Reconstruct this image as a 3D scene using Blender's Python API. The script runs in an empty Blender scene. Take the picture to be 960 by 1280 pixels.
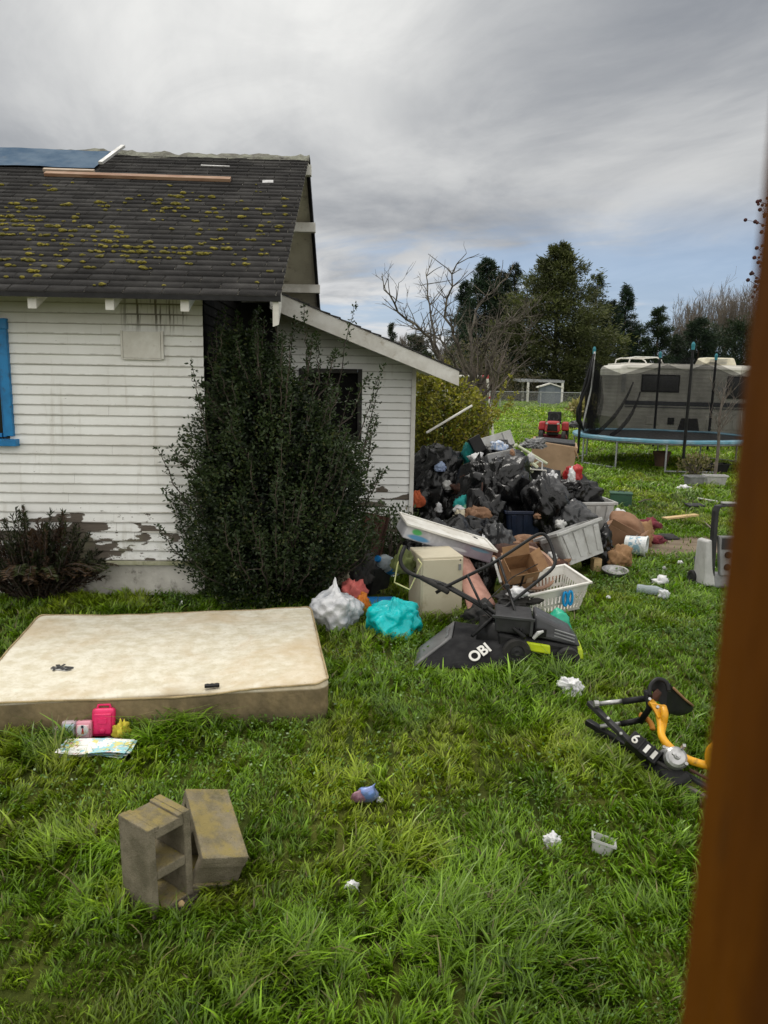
import bpy, math, random
import numpy as np
from mathutils import Vector, Matrix, Euler, noise

random.seed(7)
rng = np.random.default_rng(7)
scene = bpy.context.scene
COL = scene.collection
R = math.radians

# ------------------------------------------------------------------ camera
F, CX, CY, CAMH = 940.0, 480.0, 640.0, 2.0
PITCH, ROLL = R(10.1), R(1.0)
fw = Vector((0, math.cos(PITCH), -math.sin(PITCH)))
r0 = Vector((1, 0, 0)); u0 = Vector((0, math.sin(PITCH), math.cos(PITCH)))
rt = r0 * math.cos(ROLL) + u0 * math.sin(ROLL)
up = u0 * math.cos(ROLL) - r0 * math.sin(ROLL)
CAM = Vector((0, 0, CAMH))
def ray(px, py): return fw + rt * ((px - CX) / F) + up * ((CY - py) / F)
def G(px, py, z=0.0):
    d = ray(px, py); return CAM + d * ((z - CAMH) / d.z)
def P(px, py, Y):
    d = ray(px, py); return CAM + d * (Y / d.y)
def mpp(Y, z=0.3):      # metres per pixel of the photograph at a place
    return (Y * math.cos(PITCH) + (CAMH - z) * math.sin(PITCH)) / F

cam = bpy.data.cameras.new('camera'); camo = bpy.data.objects.new('camera', cam); COL.objects.link(camo)
cam.sensor_fit = 'VERTICAL'; cam.sensor_height = 36.0; cam.lens = F / 1280 * 36.0
cam.clip_start = 0.02; cam.clip_end = 3000
cam.dof.use_dof = True; cam.dof.focus_distance = 8.5; cam.dof.aperture_fstop = 7.2
m3 = Matrix((rt, up, -fw)).transposed()
camo.matrix_world = Matrix.Translation(CAM) @ m3.to_4x4()
scene.camera = camo

# ------------------------------------------------------------------ object helpers
def tag(o, label=None, cat=None, group=None, kind=None):
    if label: o['label'] = label
    if cat: o['category'] = cat
    if group: o['group'] = group
    if kind: o['kind'] = kind
    return o
def thing(name, label, cat, loc=(0, 0, 0), rot=(0, 0, 0), group=None):
    o = bpy.data.objects.new(name, None); COL.objects.link(o)
    o.empty_display_size = 0.1
    o.location = loc; o.rotation_euler = rot
    return tag(o, label, cat, group)
def children(o): return [c for c in bpy.data.objects if c.parent == o]
def copy_tree(o, parent=None):
    c = o.copy(); COL.objects.link(c)
    if parent: c.parent = parent
    for ch in children(o): copy_tree(ch, c)
    return c

class MB:
    def __init__(s): s.v = []; s.f = []; s.mi = []
    def add(s, vs, fs, mi=0, M=None):
        b = len(s.v)
        for v in vs:
            v = Vector(v)
            s.v.append(M @ v if M is not None else v)
        for f in fs: s.f.append([i + b for i in f]); s.mi.append(mi)
        return s
    def quad(s, a, b, c, d, mi=0): return s.add([a, b, c, d], [(0, 1, 2, 3)], mi)
    def box(s, c, size, rot=None, mi=0, M=None, taper=(1, 1)):
        x, y, z = [q / 2 for q in size]; tx, ty = taper
        vs = [Vector(q) for q in ((-x, -y, -z), (x, -y, -z), (x, y, -z), (-x, y, -z),
              (-x * tx, -y * ty, z), (x * tx, -y * ty, z), (x * tx, y * ty, z), (-x * tx, y * ty, z))]
        m = Matrix.Translation(Vector(c))
        if rot is not None: m = m @ Euler(rot).to_matrix().to_4x4()
        if M is not None: m = M @ m
        return s.add(vs, [(3, 2, 1, 0), (4, 5, 6, 7), (0, 1, 5, 4), (1, 2, 6, 5), (2, 3, 7, 6), (3, 0, 4, 7)], mi, m)
    def hexa(s, p, mi=0):     # 8 corners: bottom 4 then top 4
        return s.add(p, [(3, 2, 1, 0), (4, 5, 6, 7), (0, 1, 5, 4), (1, 2, 6, 5), (2, 3, 7, 6), (3, 0, 4, 7)], mi)
    def tube(s, pts, rad, n=8, mi=0, cap=True, M=None):
        pts = [Vector(p) for p in pts]
        rs = rad if isinstance(rad, (list, tuple)) else [rad] * len(pts)
        t = (pts[1] - pts[0]).normalized()
        a = t.orthogonal().normalized(); vs = []; fs = []
        for i, p in enumerate(pts):
            if i == 0: d = pts[1] - pts[0]
            elif i == len(pts) - 1: d = pts[-1] - pts[-2]
            else: d = (pts[i + 1] - pts[i]).normalized() + (pts[i] - pts[i - 1]).normalized()
            if d.length < 1e-9: d = t
            d = d.normalized(); a = (a - d * a.dot(d)).normalized(); b = d.cross(a); t = d
            for k in range(n):
                w = 2 * math.pi * k / n
                vs.append(p + (a * math.cos(w) + b * math.sin(w)) * rs[i])
        for i in range(len(pts) - 1):
            for k in range(n):
                k2 = (k + 1) % n
                fs.append((i * n + k, i * n + k2, (i + 1) * n + k2, (i + 1) * n + k))
        if cap:
            fs.append(tuple(reversed(range(n)))); fs.append(tuple(range((len(pts) - 1) * n, len(pts) * n)))
        return s.add(vs, fs, mi, M)
    def lathe(s, prof, n=20, mi=0, M=None):
        vs = []; fs = []
        for r_, z in prof:
            for k in range(n):
                w = 2 * math.pi * k / n; vs.append((r_ * math.cos(w), r_ * math.sin(w), z))
        for i in range(len(prof) - 1):
            for k in range(n):
                k2 = (k + 1) % n; fs.append((i * n + k, i * n + k2, (i + 1) * n + k2, (i + 1) * n + k))
        return s.add(vs, fs, mi, M)
    def build(s, name, mats, parent=None, smooth=False, bevel=0, segs=2, loc=None):
        me = bpy.data.meshes.new(name)
        me.from_pydata([tuple(v) for v in s.v], [], s.f)
        if not isinstance(mats, (list, tuple)): mats = [mats]
        for m in mats: me.materials.append(m)
        me.polygons.foreach_set('material_index', s.mi)
        if smooth: me.polygons.foreach_set('use_smooth', [True] * len(s.f))
        me.update()
        o = bpy.data.objects.new(name, me); COL.objects.link(o)
        if parent: o.parent = parent
        if loc is not None: o.location = loc
        if bevel:
            b = o.modifiers.new('bevel', 'BEVEL'); b.width = bevel; b.segments = segs; b.limit_method = 'ANGLE'; b.angle_limit = R(35)
            b.harden_normals = False
        return o

def fast_quads(name, V, Q, C, mat, parent=None):
    """V (n,3), Q (m,4), C (n,3) vertex colours"""
    me = bpy.data.meshes.new(name)
    n, m = len(V), len(Q)
    me.vertices.add(n); me.vertices.foreach_set('co', np.ascontiguousarray(V, dtype=np.float32).ravel())
    me.loops.add(m * 4); me.loops.foreach_set('vertex_index', np.ascontiguousarray(Q, dtype=np.int32).ravel())
    me.polygons.add(m); me.polygons.foreach_set('loop_start', np.arange(0, m * 4, 4, dtype=np.int32))
    try: me.polygons.foreach_set('loop_total', np.full(m, 4, dtype=np.int32))
    except Exception: pass
    me.update(calc_edges=True)
    a = me.color_attributes.new('Col', 'FLOAT_COLOR', 'POINT')
    c4 = np.ones((n, 4), dtype=np.float32); c4[:, :3] = C
    a.data.foreach_set('color', c4.ravel())
    me.materials.append(mat)
    o = bpy.data.objects.new(name, me); COL.objects.link(o)
    if parent: o.parent = parent
    return o

def vnoise(x, y, seed=0):
    """smooth value noise, numpy"""
    xi = np.floor(x).astype(np.int64); yi = np.floor(y).astype(np.int64)
    fx = x - xi; fy = y - yi; fx = fx * fx * (3 - 2 * fx); fy = fy * fy * (3 - 2 * fy)
    def h(a, b):
        k = (a * 374761393 + b * 668265263 + seed * 974711) & 0xffffffff
        k = ((k ^ (k >> 13)) * 1274126177) & 0xffffffff
        return ((k ^ (k >> 16)) & 0xffff) / 65535.0
    return (h(xi, yi) * (1 - fx) + h(xi + 1, yi) * fx) * (1 - fy) + (h(xi, yi + 1) * (1 - fx) + h(xi + 1, yi + 1) * fx) * fy

# ------------------------------------------------------------------ material helpers
class NT:
    def __init__(s, mat):
        mat.use_nodes = True; s.t = mat.node_tree; s.n = s.t.nodes; s.l = s.t.links
        s.out = next((q for q in s.n if q.type in ('OUTPUT_MATERIAL', 'OUTPUT_WORLD')), None)
    def new(s, typ, **kw):
        q = s.n.new(typ)
        for k, v in kw.items(): setattr(q, k, v)
        return q
    def set(s, sock, v):
        if hasattr(v, 'is_output') or isinstance(v, bpy.types.NodeSocket): s.l.new(v, sock)
        else: sock.default_value = v
    def math(s, op, a, b=None, c=None, clamp=False):
        q = s.new('ShaderNodeMath', operation=op, use_clamp=clamp)
        s.set(q.inputs[0], a)
        if b is not None: s.set(q.inputs[1], b)
        if c is not None: s.set(q.inputs[2], c)
        return q.outputs[0]
    def mix(s, f, a, b, mode='MIX'):
        q = s.new('ShaderNodeMix', data_type='RGBA', blend_type=mode)
        s.set(q.inputs[0], f); s.set(q.inputs[6], a if not isinstance(a, tuple) else (*a[:3], 1)); s.set(q.inputs[7], b if not isinstance(b, tuple) else (*b[:3], 1))
        return q.outputs[2]
    def noise(s, vec, scale, detail=4, rough=.55, dist=0.0):
        q = s.new('ShaderNodeTexNoise'); q.inputs['Scale'].default_value = scale; q.inputs['Detail'].default_value = detail
        q.inputs['Roughness'].default_value = rough; q.inputs['Distortion'].default_value = dist
        if vec is not None: s.l.new(vec, q.inputs['Vector'])
        return q.outputs['Fac']
    def ramp(s, f, lo, hi, a=0.0, b=1.0):
        q = s.new('ShaderNodeMapRange'); q.interpolation_type = 'SMOOTHSTEP'
        s.set(q.inputs[0], f); q.inputs[1].default_value = lo; q.inputs[2].default_value = hi
        q.inputs[3].default_value = a; q.inputs[4].default_value = b
        return q.outputs[0]
    def coord(s, which='Object'): return s.new('ShaderNodeTexCoord').outputs[which]
    def mapping(s, vec, scale=(1, 1, 1), loc=(0, 0, 0), rot=(0, 0, 0)):
        q = s.new('ShaderNodeMapping'); s.l.new(vec, q.inputs[0])
        q.inputs['Scale'].default_value = scale; q.inputs['Location'].default_value = loc; q.inputs['Rotation'].default_value = rot
        return q.outputs[0]
    def sep(s, vec):
        q = s.new('ShaderNodeSeparateXYZ'); s.l.new(vec, q.inputs[0]); return q.outputs
    def comb(s, x, y, z):
        q = s.new('ShaderNodeCombineXYZ'); s.set(q.inputs[0], x); s.set(q.inputs[1], y); s.set(q.inputs[2], z); return q.outputs[0]
    def bump(s, h, strength=.3, dist=.01, normal=None):
        q = s.new('ShaderNodeBump'); q.inputs['Strength'].default_value = strength; q.inputs['Distance'].default_value = dist
        s.l.new(h, q.inputs['Height'])
        if normal is not None: s.l.new(normal, q.inputs['Normal'])
        return q.outputs[0]
    def bsdf(s): return s.n['Principled BSDF']

def newmat(name):
    m = bpy.data.materials.new(name); return m, None
def pm(name, c1, c2=None, scale=5, rough=.7, bump=.25, bscale=40, bdist=.004, metal=0, spec=.4, detail=5, stretch=(1, 1, 1), dirt=None, coat=0, lo=.35, hi=.65):
    """mottled principled material: two colours mixed by noise, bump, optional dirt colour near edges of noise"""
    m = bpy.data.materials.new(name); t = NT(m); b = t.bsdf()
    v = t.mapping(t.coord(), stretch)
    if c2 is None: c2 = tuple(q * .7 for q in c1)
    f = t.ramp(t.noise(v, scale, detail, .6), lo, hi)
    c = t.mix(f, c1, c2)
    if dirt is not None:
        f2 = t.ramp(t.noise(v, scale * 2.7, 6, .65), .55, .78)
        c = t.mix(f2, c, dirt)
    t.l.new(c, b.inputs['Base Color'])
    rn = t.noise(v, scale * 1.7, 3)
    t.l.new(t.ramp(rn, .3, .7, max(.03, rough - .1), min(1, rough + .1)), b.inputs['Roughness'])
    b.inputs['Metallic'].default_value = metal; b.inputs['Specular IOR Level'].default_value = spec
    if coat: b.inputs['Coat Weight'].default_value = coat
    if bump: t.l.new(t.bump(t.noise(v, bscale, 4), bump, bdist), b.inputs['Normal'])
    return m

def plastic_bag(name, c1, c2, rough=.32, trans=0.0, bs=.34):
    m = bpy.data.materials.new(name); t = NT(m); b = t.bsdf()
    v = t.coord()
    f = t.ramp(t.noise(v, 4, 4, .6), .35, .65)
    t.l.new(t.mix(f, c1, c2), b.inputs['Base Color'])
    t.l.new(t.ramp(t.noise(v, 6, 3), .35, .65, rough - .12, rough + .08), b.inputs['Roughness']); b.inputs['Specular IOR Level'].default_value = .4
    def crease(scale, off):
        wv = t.new('ShaderNodeTexNoise'); wv.inputs['Scale'].default_value = scale * .5; wv.inputs['Detail'].default_value = 2; t.l.new(v, wv.inputs['Vector'])
        q = t.new('ShaderNodeVectorMath', operation='MULTIPLY_ADD'); t.l.new(wv.outputs['Color'], q.inputs[0]); q.inputs[1].default_value = (1.6 / scale,) * 3; t.l.new(t.mapping(v, (1, 1, .6), (off, 0, 0)), q.inputs[2])
        vo = t.new('ShaderNodeTexVoronoi'); vo.inputs['Scale'].default_value = scale; t.l.new(q.outputs[0], vo.inputs['Vector']); return vo.outputs['Distance']
    h = t.math('ADD', crease(6, 0), t.math('MULTIPLY', crease(22, 3), .35))
    t.l.new(t.bump(h, bs, .035), b.inputs['Normal'])
    return m

def leafmat(name, rough=.5, transl=.25, spec=.35):
    m = bpy.data.materials.new(name); t = NT(m); b = t.bsdf()
    a = t.new('ShaderNodeVertexColor'); a.layer_name = 'Col'
    t.l.new(a.outputs['Color'], b.inputs['Base Color'])
    b.inputs['Roughness'].default_value = rough; b.inputs['Specular IOR Level'].default_value = spec
    if transl:
        tr = t.new('ShaderNodeBsdfTranslucent'); t.l.new(t.mix(1.0, a.outputs['Color'], (1.0, 1.25, .5), 'MULTIPLY'), tr.inputs[0])
        mx = t.new('ShaderNodeMixShader'); mx.inputs[0].default_value = transl
        t.l.new(b.outputs[0], mx.inputs[1]); t.l.new(tr.outputs[0], mx.inputs[2]); t.l.new(mx.outputs[0], t.out.inputs[0])
    return m

M_leaf = leafmat('leaf'); M_grass = leafmat('grass_blades', .38, .3, .5); M_needle = leafmat('needles', .6, .12, .25)
M_bark = pm('bark', (.09, .07, .055), (.045, .036, .03), 6, .9, .5, 30, .01, stretch=(1, 1, .3))
M_twig = pm('bare_twigs', (.17, .14, .115), (.10, .085, .075), 4, .9, .2, 30)
M_lichen_twig = pm('lichen_twigs', (.14, .125, .095), (.05, .042, .035), 9, .9, .2, 30)
M_white = pm('white_paint', (.70, .69, .65), (.55, .53, .48), 4, .6, .15, 60, dirt=(.38, .34, .27))
M_black = pm('black_plastic', (.007, .007, .0075), (.014, .014, .014), 8, .45, .15, 80, spec=.22)
M_dark = pm('dark_grey_plastic', (.034, .034, .035), (.022, .022, .023), 8, .5, .15, 80, spec=.25)
M_grey = pm('grey_plastic', (.24, .245, .25), (.17, .17, .17), 7, .5, .15, 60, dirt=(.12, .11, .09))
M_lgrey = pm('light_grey_plastic', (.46, .46, .45), (.36, .36, .345), 6, .5, .12, 60, dirt=(.24, .22, .19))
M_silver = pm('scuffed_metal', (.5, .5, .5), (.32, .32, .31), 12, .42, .1, 60, metal=.8)
M_rubber = pm('rubber', (.015, .015, .015), (.03, .028, .025), 9, .85, .3, 60)
M_yellow = pm('yellow_paint', (.72, .36, .012), (.60, .28, .01), 8, .4, .08, 60, dirt=(.2, .1, .02))
M_bagblack = plastic_bag('black_bag_film', (.003, .003, .0033), (.007, .007, .0075), .30)
M_baggrey = plastic_bag('smoky_bag_film', (.030, .031, .033), (.055, .055, .057), .34)
M_bagwhite = plastic_bag('white_bag_film', (.70, .70, .71), (.33, .35, .38), .36, bs=.7)
M_teal = plastic_bag('teal_bag_film', (.0, .52, .53), (.005, .40, .42), .38, bs=.8)
M_green_film = plastic_bag('green_film', (.02, .42, .26), (.02, .3, .18), .45)
M_card = pm('cardboard', (.30, .175, .085), (.22, .12, .055), 4, .85, .1, 60, dirt=(.12, .065, .03))
M_cardpale = pm('pale_cardboard', (.44, .30, .19), (.34, .23, .14), 3, .85, .1, 60, dirt=(.24, .15, .09))
M_brownpaper = pm('brown_paper', (.26, .145, .085), (.19, .105, .06), 4, .85, .3, 25, .01)
M_rust = pm('rusty_sheet', (.075, .03, .018), (.04, .018, .012), 5, .8, .3, 30, dirt=(.12, .06, .03), stretch=(3, 1, .5))
M_wood = pm('weathered_board', (.22, .13, .075), (.14, .085, .055), 4, .8, .3, 40, .005, stretch=(1, 6, 6))
M_palewood = pm('pale_lumber', (.58, .42, .22), (.46, .32, .16), 4, .8, .2, 40, stretch=(1, 6, 6))
M_red = pm('red_paint', (.42, .03, .03), (.3, .02, .022), 6, .4, .1, 50)
M_darkred = pm('dark_red_cloth', (.17, .02, .03), (.09, .012, .02), 8, .85, .4, 30)
M_salmon = pm('salmon_cloth', (.66, .17, .15), (.5, .11, .1), 7, .85, .4, 30)
M_pinkcarpet = pm('pink_carpet', (.50, .28, .22), (.36, .18, .14), 7, .95, .5, 150, .006, dirt=(.22, .12, .09))
M_olive = pm('olive_cloth', (.10, .12, .035), (.05, .06, .018), 6, .9, .4, 30)
M_beige = pm('beige_enamel', (.52, .47, .35), (.45, .40, .29), 3, .55, .08, 40, dirt=(.33, .28, .18))
M_blue = pm('blue_plastic', (.02, .22, .55), (.015, .16, .42), 6, .4, .1, 60)
M_navy = pm('navy_plastic', (.008, .013, .032), (.012, .02, .045), 6, .45, .15, 50)
M_scrap = pm('white_scrap', (.72, .72, .72), (.5, .5, .52), 8, .7, .4, 40, .01)
M_orange = pm('orange_plastic', (.65, .2, .02), (.5, .14, .015), 6, .6, .15, 40)

def glassy(name, col, rough=.12):
    m = bpy.data.materials.new(name); t = NT(m); b = t.bsdf()
    b.inputs['Base Color'].default_value = (*col, 1); b.inputs['Roughness'].default_value = rough
    b.inputs['Transmission Weight'].default_value = .0; b.inputs['Specular IOR Level'].default_value = .7
    return m
M_pane = glassy('dark_pane', (.012, .013, .014), .1)

# crumpled solid: film bags, cloth heaps, scraps
def blob(sx, sy, sz, seed, wr=1.0, neck=0.0, sub=4, flat=.55, lump=.22, fold=0.0):
    import bmesh
    bm = bmesh.new(); bmesh.ops.create_icosphere(bm, subdivisions=sub, radius=1.0)
    o = Vector((seed * 7.31, seed * 3.77, seed * 1.93)); rg = random.Random(seed * 13 + 1)
    N = noise.noise; VO = noise.voronoi
    planes = []
    for k in range(20):
        a = Vector((rg.gauss(0, 1), rg.gauss(0, 1), rg.gauss(0, .8))).normalized(); planes.append((a, rg.uniform(.72, 1.0)))
    folds = [(Vector((rg.gauss(0, 1), rg.gauss(0, 1), rg.gauss(0, .5))).normalized(), rg.uniform(5, 9), rg.uniform(.5, 1)) for k in range(4)]
    ph = rg.uniform(0, 6.28); kf = rg.choice((7, 9, 11))
    for v in bm.verts:
        n = v.co.normalized()
        q = n * 1.2 + o
        w = Vector((N(q * 1.7), N(q * 1.7 + Vector((9, 0, 0))), N(q * 1.7 + Vector((0, 9, 0))))) * .45
        poly = 1.3
        for a, h in planes:
            c = n.dot(a)
            if c > .3: poly = min(poly, h / c)
        rr = .55 * poly + .45 + N(q * 1.15) * lump
        d1 = VO((n + w * .6) * 2.1 + o)[0]; d2 = VO((n + w) * 4.6 + o)[0]; d3 = VO((n + w * 1.5) * 9.5 + o)[0]
        rr += wr * ((d1[0] - .45) * .13 + (d2[0] - .45) * .075 + (d3[0] - .45) * .034)
        if fold:
            for fd, ff, fa in folds:
                s_ = math.sin(n.dot(fd) * ff + 3.2 * N(n * 1.6 + o + fd)); rr += fold * fa * (.62 - abs(s_) ** 1.3)
            rr += fold * .5 * N(n * 2.3 + o)
        p = n * rr
        if neck:
            az = math.atan2(n.y, n.x); up_ = max(0, n.z - .15)
            f_ = 1 + .07 * wr * up_ * math.sin(az * kf + ph + 2.5 * N(n * 2 + o)); p.x *= f_; p.y *= f_
            if n.z > .66:
                k = (n.z - .66) / .34
                pinch = 1 - .82 * k ** .55
                p.x *= pinch; p.y *= pinch; p.z += neck * k * k
        if p.z < -flat:
            p.z = -flat + (p.z + flat) * .05
            p.x *= 1.06; p.y *= 1.06
        v.co = Vector((p.x * sx, p.y * sy, (p.z + flat) * sz))
    mb = MB(); bm.verts.index_update()
    mb.v = [v.co.copy() for v in bm.verts]; mb.f = [[v.index for v in f.verts] for f in bm.faces]; mb.mi = [0] * len(mb.f)
    bm.free(); return mb
_bs = [0]
def heap(name, label, cat, px, py, Y, w, h, mat, d=None, z=None, wr=1.0, neck=0, sub=4, group=None, rotz=0, flat=.55, lump=.22, tilt=(0, 0)):
    """crumpled thing whose base centre is seen at pixel (px,py) at forward distance Y (None: on the ground); w,h in photo pixels"""
    _bs[0] += 1
    loc = G(px, py) if Y is None else P(px, py, Y)
    if z is not None: loc.z = z
    s = mpp(loc.y, loc.z)
    sx = w * s / 2 / .95; sz = h * s / (.92 + flat + neck * .8)
    soft = cat in ('cloth', 'rag', 'scrap', 'sack', 'leather')
    if cat == 'bag': wr *= .42; lump += .06
    if cat in ('litter', 'wrapper'): wr *= .8; lump = max(lump, .5); sub = max(sub, 3)
    if soft: sub = max(sub, 4); wr *= .6; lump = max(lump, .42)
    mb = blob(sx, (d / 2 if d else sx * .85), sz, _bs[0], wr, neck, sub, flat, lump, .20 if soft else (.12 if cat == 'bag' else .30 if cat in ('litter', 'wrapper') else .14))
    o = mb.build(name, mat, smooth=True); o.location = loc; o.rotation_euler = (tilt[0], tilt[1], rotz)
    return tag(o, label, cat, group)

# open tapered tub: returns outer+inner shell
def tub(w, d, h, wb, db, th=.006, mi=0, nseg=3, r=.03):
    def ring(w_, d_, z, rr):
        pts = []
        for cx, cy, a0 in ((w_ / 2 - rr, d_ / 2 - rr, 0), (-w_ / 2 + rr, d_ / 2 - rr, 90), (-w_ / 2 + rr, -d_ / 2 + rr, 180), (w_ / 2 - rr, -d_ / 2 + rr, 270)):
            for k in range(nseg + 1):
                a = R(a0 + 90 * k / nseg); pts.append((cx + rr * math.cos(a), cy + rr * math.sin(a), z))
        return pts
    rings = [ring(wb, db, 0, r * .8)]
    for k in (0.33, .66): rings.append(ring(wb + (w - wb) * k, db + (d - db) * k, h * k, r))
    rings.append(ring(w, d, h, r))
    rings.append(ring(w - 2 * th, d - 2 * th, h, r)); rings.append(ring(wb - 2 * th, db - 2 * th, th, r * .8))
    n = len(rings[0]); mb = MB(); vs = [p for rg in rings for p in rg]; fs = []
    for i in range(len(rings) - 1):
        for k in range(n): fs.append((i * n + k, i * n + (k + 1) % n, (i + 1) * n + (k + 1) % n, (i + 1) * n + k))
    fs.append(tuple(reversed(range(n)))); fs.append(tuple(range((len(rings) - 1) * n, len(rings) * n)))
    mb.add(vs, fs, mi); return mb
def rim(w, d, z, out=.02, hgt=.025, r=.04, th=.006):
    mb = MB()
    for sx in (-1, 1): mb.box((sx * (w / 2 + out / 2), 0, z), (out, d + 2 * out, hgt))
    for sy in (-1, 1): mb.box((0, sy * (d / 2 + out / 2), z), (w - .001, out, hgt))
    return mb
def card_box(w, d, h, th=.005, flaps=True, fa=(40, 55, 30, 60)):
    mb = MB()
    mb.box((0, 0, th / 2), (w, d, th))
    for sx in (-1, 1): mb.box((sx * (w / 2 - th / 2), 0, h / 2 + .003), (th, d, h - .006))
    for sy in (-1, 1): mb.box((0, sy * (d / 2 - th / 2), h / 2 + .003), (w - 2 * th - .002, th, h - .006))
    if flaps:
        for k, (sx, sy) in enumerate(((-1, 0), (1, 0), (0, -1), (0, 1))):
            a = R(fa[k]); L = min(w, d) * .42
            if sx:
                mb.box((sx * (w / 2 + math.cos(a) * L / 2), 0, h + math.sin(a) * L / 2 + .004), (L, d * .96, th), (0, -sx * a, 0))
            else:
                mb.box((0, sy * (d / 2 + math.cos(a) * L / 2), h + math.sin(a) * L / 2 + .004), (w * .96, L, th), (sy * a, 0, 0))
    return mb
def text_mesh(name, body, size, extrude, offset, mat, parent, M, align=None):
    cu = bpy.data.curves.new(name, 'FONT'); cu.body = body; cu.size = size; cu.extrude = extrude; cu.offset = offset
    if align: cu.align_x = align; cu.align_y = 'CENTER'
    tmp = bpy.data.objects.new(name + '_tmp', cu); COL.objects.link(tmp); bpy.context.view_layer.update()
    me = bpy.data.meshes.new_from_object(tmp.evaluated_get(bpy.context.evaluated_depsgraph_get()))
    bpy.data.objects.remove(tmp); bpy.data.curves.remove(cu)
    me.materials.clear(); me.materials.append(mat)
    o = bpy.data.objects.new(name, me); COL.objects.link(o); o.parent = parent
    o.matrix_basis = M
    return o
# ------------------------------------------------------------------ light
SUN_EL, SUN_AZ = R(58), R(-28)     # azimuth from +Y, negative = left of the view
world = bpy.data.worlds.new("World"); scene.world = world
t = NT(world); bg = t.n['Background']
sky = t.new('ShaderNodeTexSky'); sky.sky_type = 'NISHITA'; sky.sun_disc = False
sky.sun_elevation = SUN_EL; sky.sun_rotation = SUN_AZ; sky.air_density = 1.0; sky.dust_density = 1.5
v = t.coord('Generated'); x, y, z = t.sep(v)[:3]
zz = t.math('ADD', t.math('MAXIMUM', z, 0.0), .10)
cu = t.math('DIVIDE', x, zz); cv = t.math('DIVIDE', y, zz)
pl = t.comb(cu, cv, 0.0)
pl2 = t.mapping(pl, (.75, .42, 1), (2.3, .7, 0), (0, 0, R(24)))
n1 = t.noise(pl2, 1.15, 8, .56, .5)
n2 = t.noise(t.mapping(pl2, (.8, 1.4, 1), (5, 3, 0), (0, 0, R(14))), 2.6, 9, .62, .7)
n3 = t.noise(t.mapping(pl, (.16, .30, 1), (7, 1.6, 0)), 1.7, 5, .55, .2)
# broad brightness: brighter around the veiled sun, upper left
dx = t.math('MULTIPLY', t.math('ADD', x, .22), 1.5); glow = t.math('SUBTRACT', 1.0, t.math('ABSOLUTE', dx))
glow = t.math('MULTIPLY', t.ramp(glow, .2, 1.0), t.ramp(z, .12, .45))
f = t.math('ADD', t.math('MULTIPLY', t.ramp(n1, .33, .68), .45), t.math('MULTIPLY', t.ramp(n2, .36, .68), .15))
f = t.math('ADD', f, t.math('MULTIPLY', glow, .55), clamp=True)
cloud = t.mix(f, (2.7, 2.9, 3.25), (8.9, 8.9, 8.7))
# low pale bank and the blue gaps above the horizon
gap = t.math('MULTIPLY', t.ramp(z, .235, .13), t.ramp(t.math('ADD', n3, t.math('MULTIPLY', n2, .32)), .73, .60))
skyc = t.mix(.6, sky.outputs[0], (5.3, 6.7, 8.2))
skyc = t.mix(1.0, skyc, (.8, .85, .95), 'MULTIPLY')
low = t.math('MULTIPLY', t.ramp(z, .20, .08), t.ramp(n2, .36, .62))
cloud = t.mix(t.math('MULTIPLY', low, .7), cloud, (7.8, 7.9, 8.0))
c = t.mix(t.math('MULTIPLY', gap, .85), cloud, skyc)
# sky out of view, overhead and behind the camera, brightened to light the walls
over = t.math('MAXIMUM', t.ramp(z, .45, .8), t.ramp(y, .1, -.5))
c = t.mix(over, c, (14.0, 13.7, 13.1))
c = t.mix(t.ramp(z, -.02, -.1), c, (1.0, 1.1, .8))
t.l.new(c, bg.inputs[0]); bg.inputs[1].default_value = .1

sun = bpy.data.lights.new('sun', 'SUN'); sun.energy = 1.5; sun.angle = R(18); sun.color = (1, .955, .88)
so = bpy.data.objects.new('sun', sun); COL.objects.link(so)
sd = Vector((math.sin(SUN_AZ) * math.cos(SUN_EL), math.cos(SUN_AZ) * math.cos(SUN_EL), math.sin(SUN_EL)))
so.rotation_euler = (-sd).to_track_quat('-Z', 'Y').to_euler(); so.location = (0, 0, 20)

# ------------------------------------------------------------------ ground
m = bpy.data.materials.new('soil_and_field'); t = NT(m); b = t.bsdf(); v = t.coord()
yy = t.sep(v)[1]
near = t.mix(t.ramp(t.noise(v, 2.2, 6, .65), .35, .65), (.035, .05, .008), (.085, .095, .017))
near = t.mix(t.ramp(t.noise(v, .9, 4, .6), .6, .72), near, (.055, .042, .022))
fld = t.mix(t.ramp(t.noise(t.mapping(v, (.3, 1, 1)), .35, 6, .6), .35, .68), (.075, .13, .02), (.17, .20, .045))
fld = t.mix(t.ramp(t.noise(t.mapping(v, (.5, 1, 1)), 3.0, 5, .7), .5, .75), fld, (.06, .10, .02))
t.l.new(t.mix(t.ramp(yy, 12, 26), near, fld), b.inputs['Base Color'])
b.inputs['Roughness'].default_value = .95; b.inputs['Specular IOR Level'].default_value = .1
t.l.new(t.bump(t.noise(v, 18, 6, .7), .8, .05), b.inputs['Normal'])
mb = MB(); S = 900
mb.quad((-S, -S, 0), (S, -S, 0), (S, S, 0), (-S, S, 0))
tag(mb.build('ground', m), kind='structure')

# trodden bare path across the yard
M_path = pm('trodden_dirt', (.19, .145, .10), (.115, .085, .055), 3, .95, .5, 30, .02, dirt=(.07, .06, .03), stretch=(1, 2, 1))
mb = MB(); pa = []; pb = []
for i in range(24):
    k = i / 23; X = 2.2 + k * 6.5
    pa.append((X, 8.62 + .12 * noise.noise(Vector((X * 1.3, 0, 0))) - .02 * i * .3, .006)); pb.append((X, 9.72 + .16 * noise.noise(Vector((X * 1.1, 5, 0))), .006))
for i in range(23): mb.quad(pa[i], pa[i + 1], pb[i + 1], pb[i])
tag(mb.build('path', M_path), kind='structure')

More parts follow.
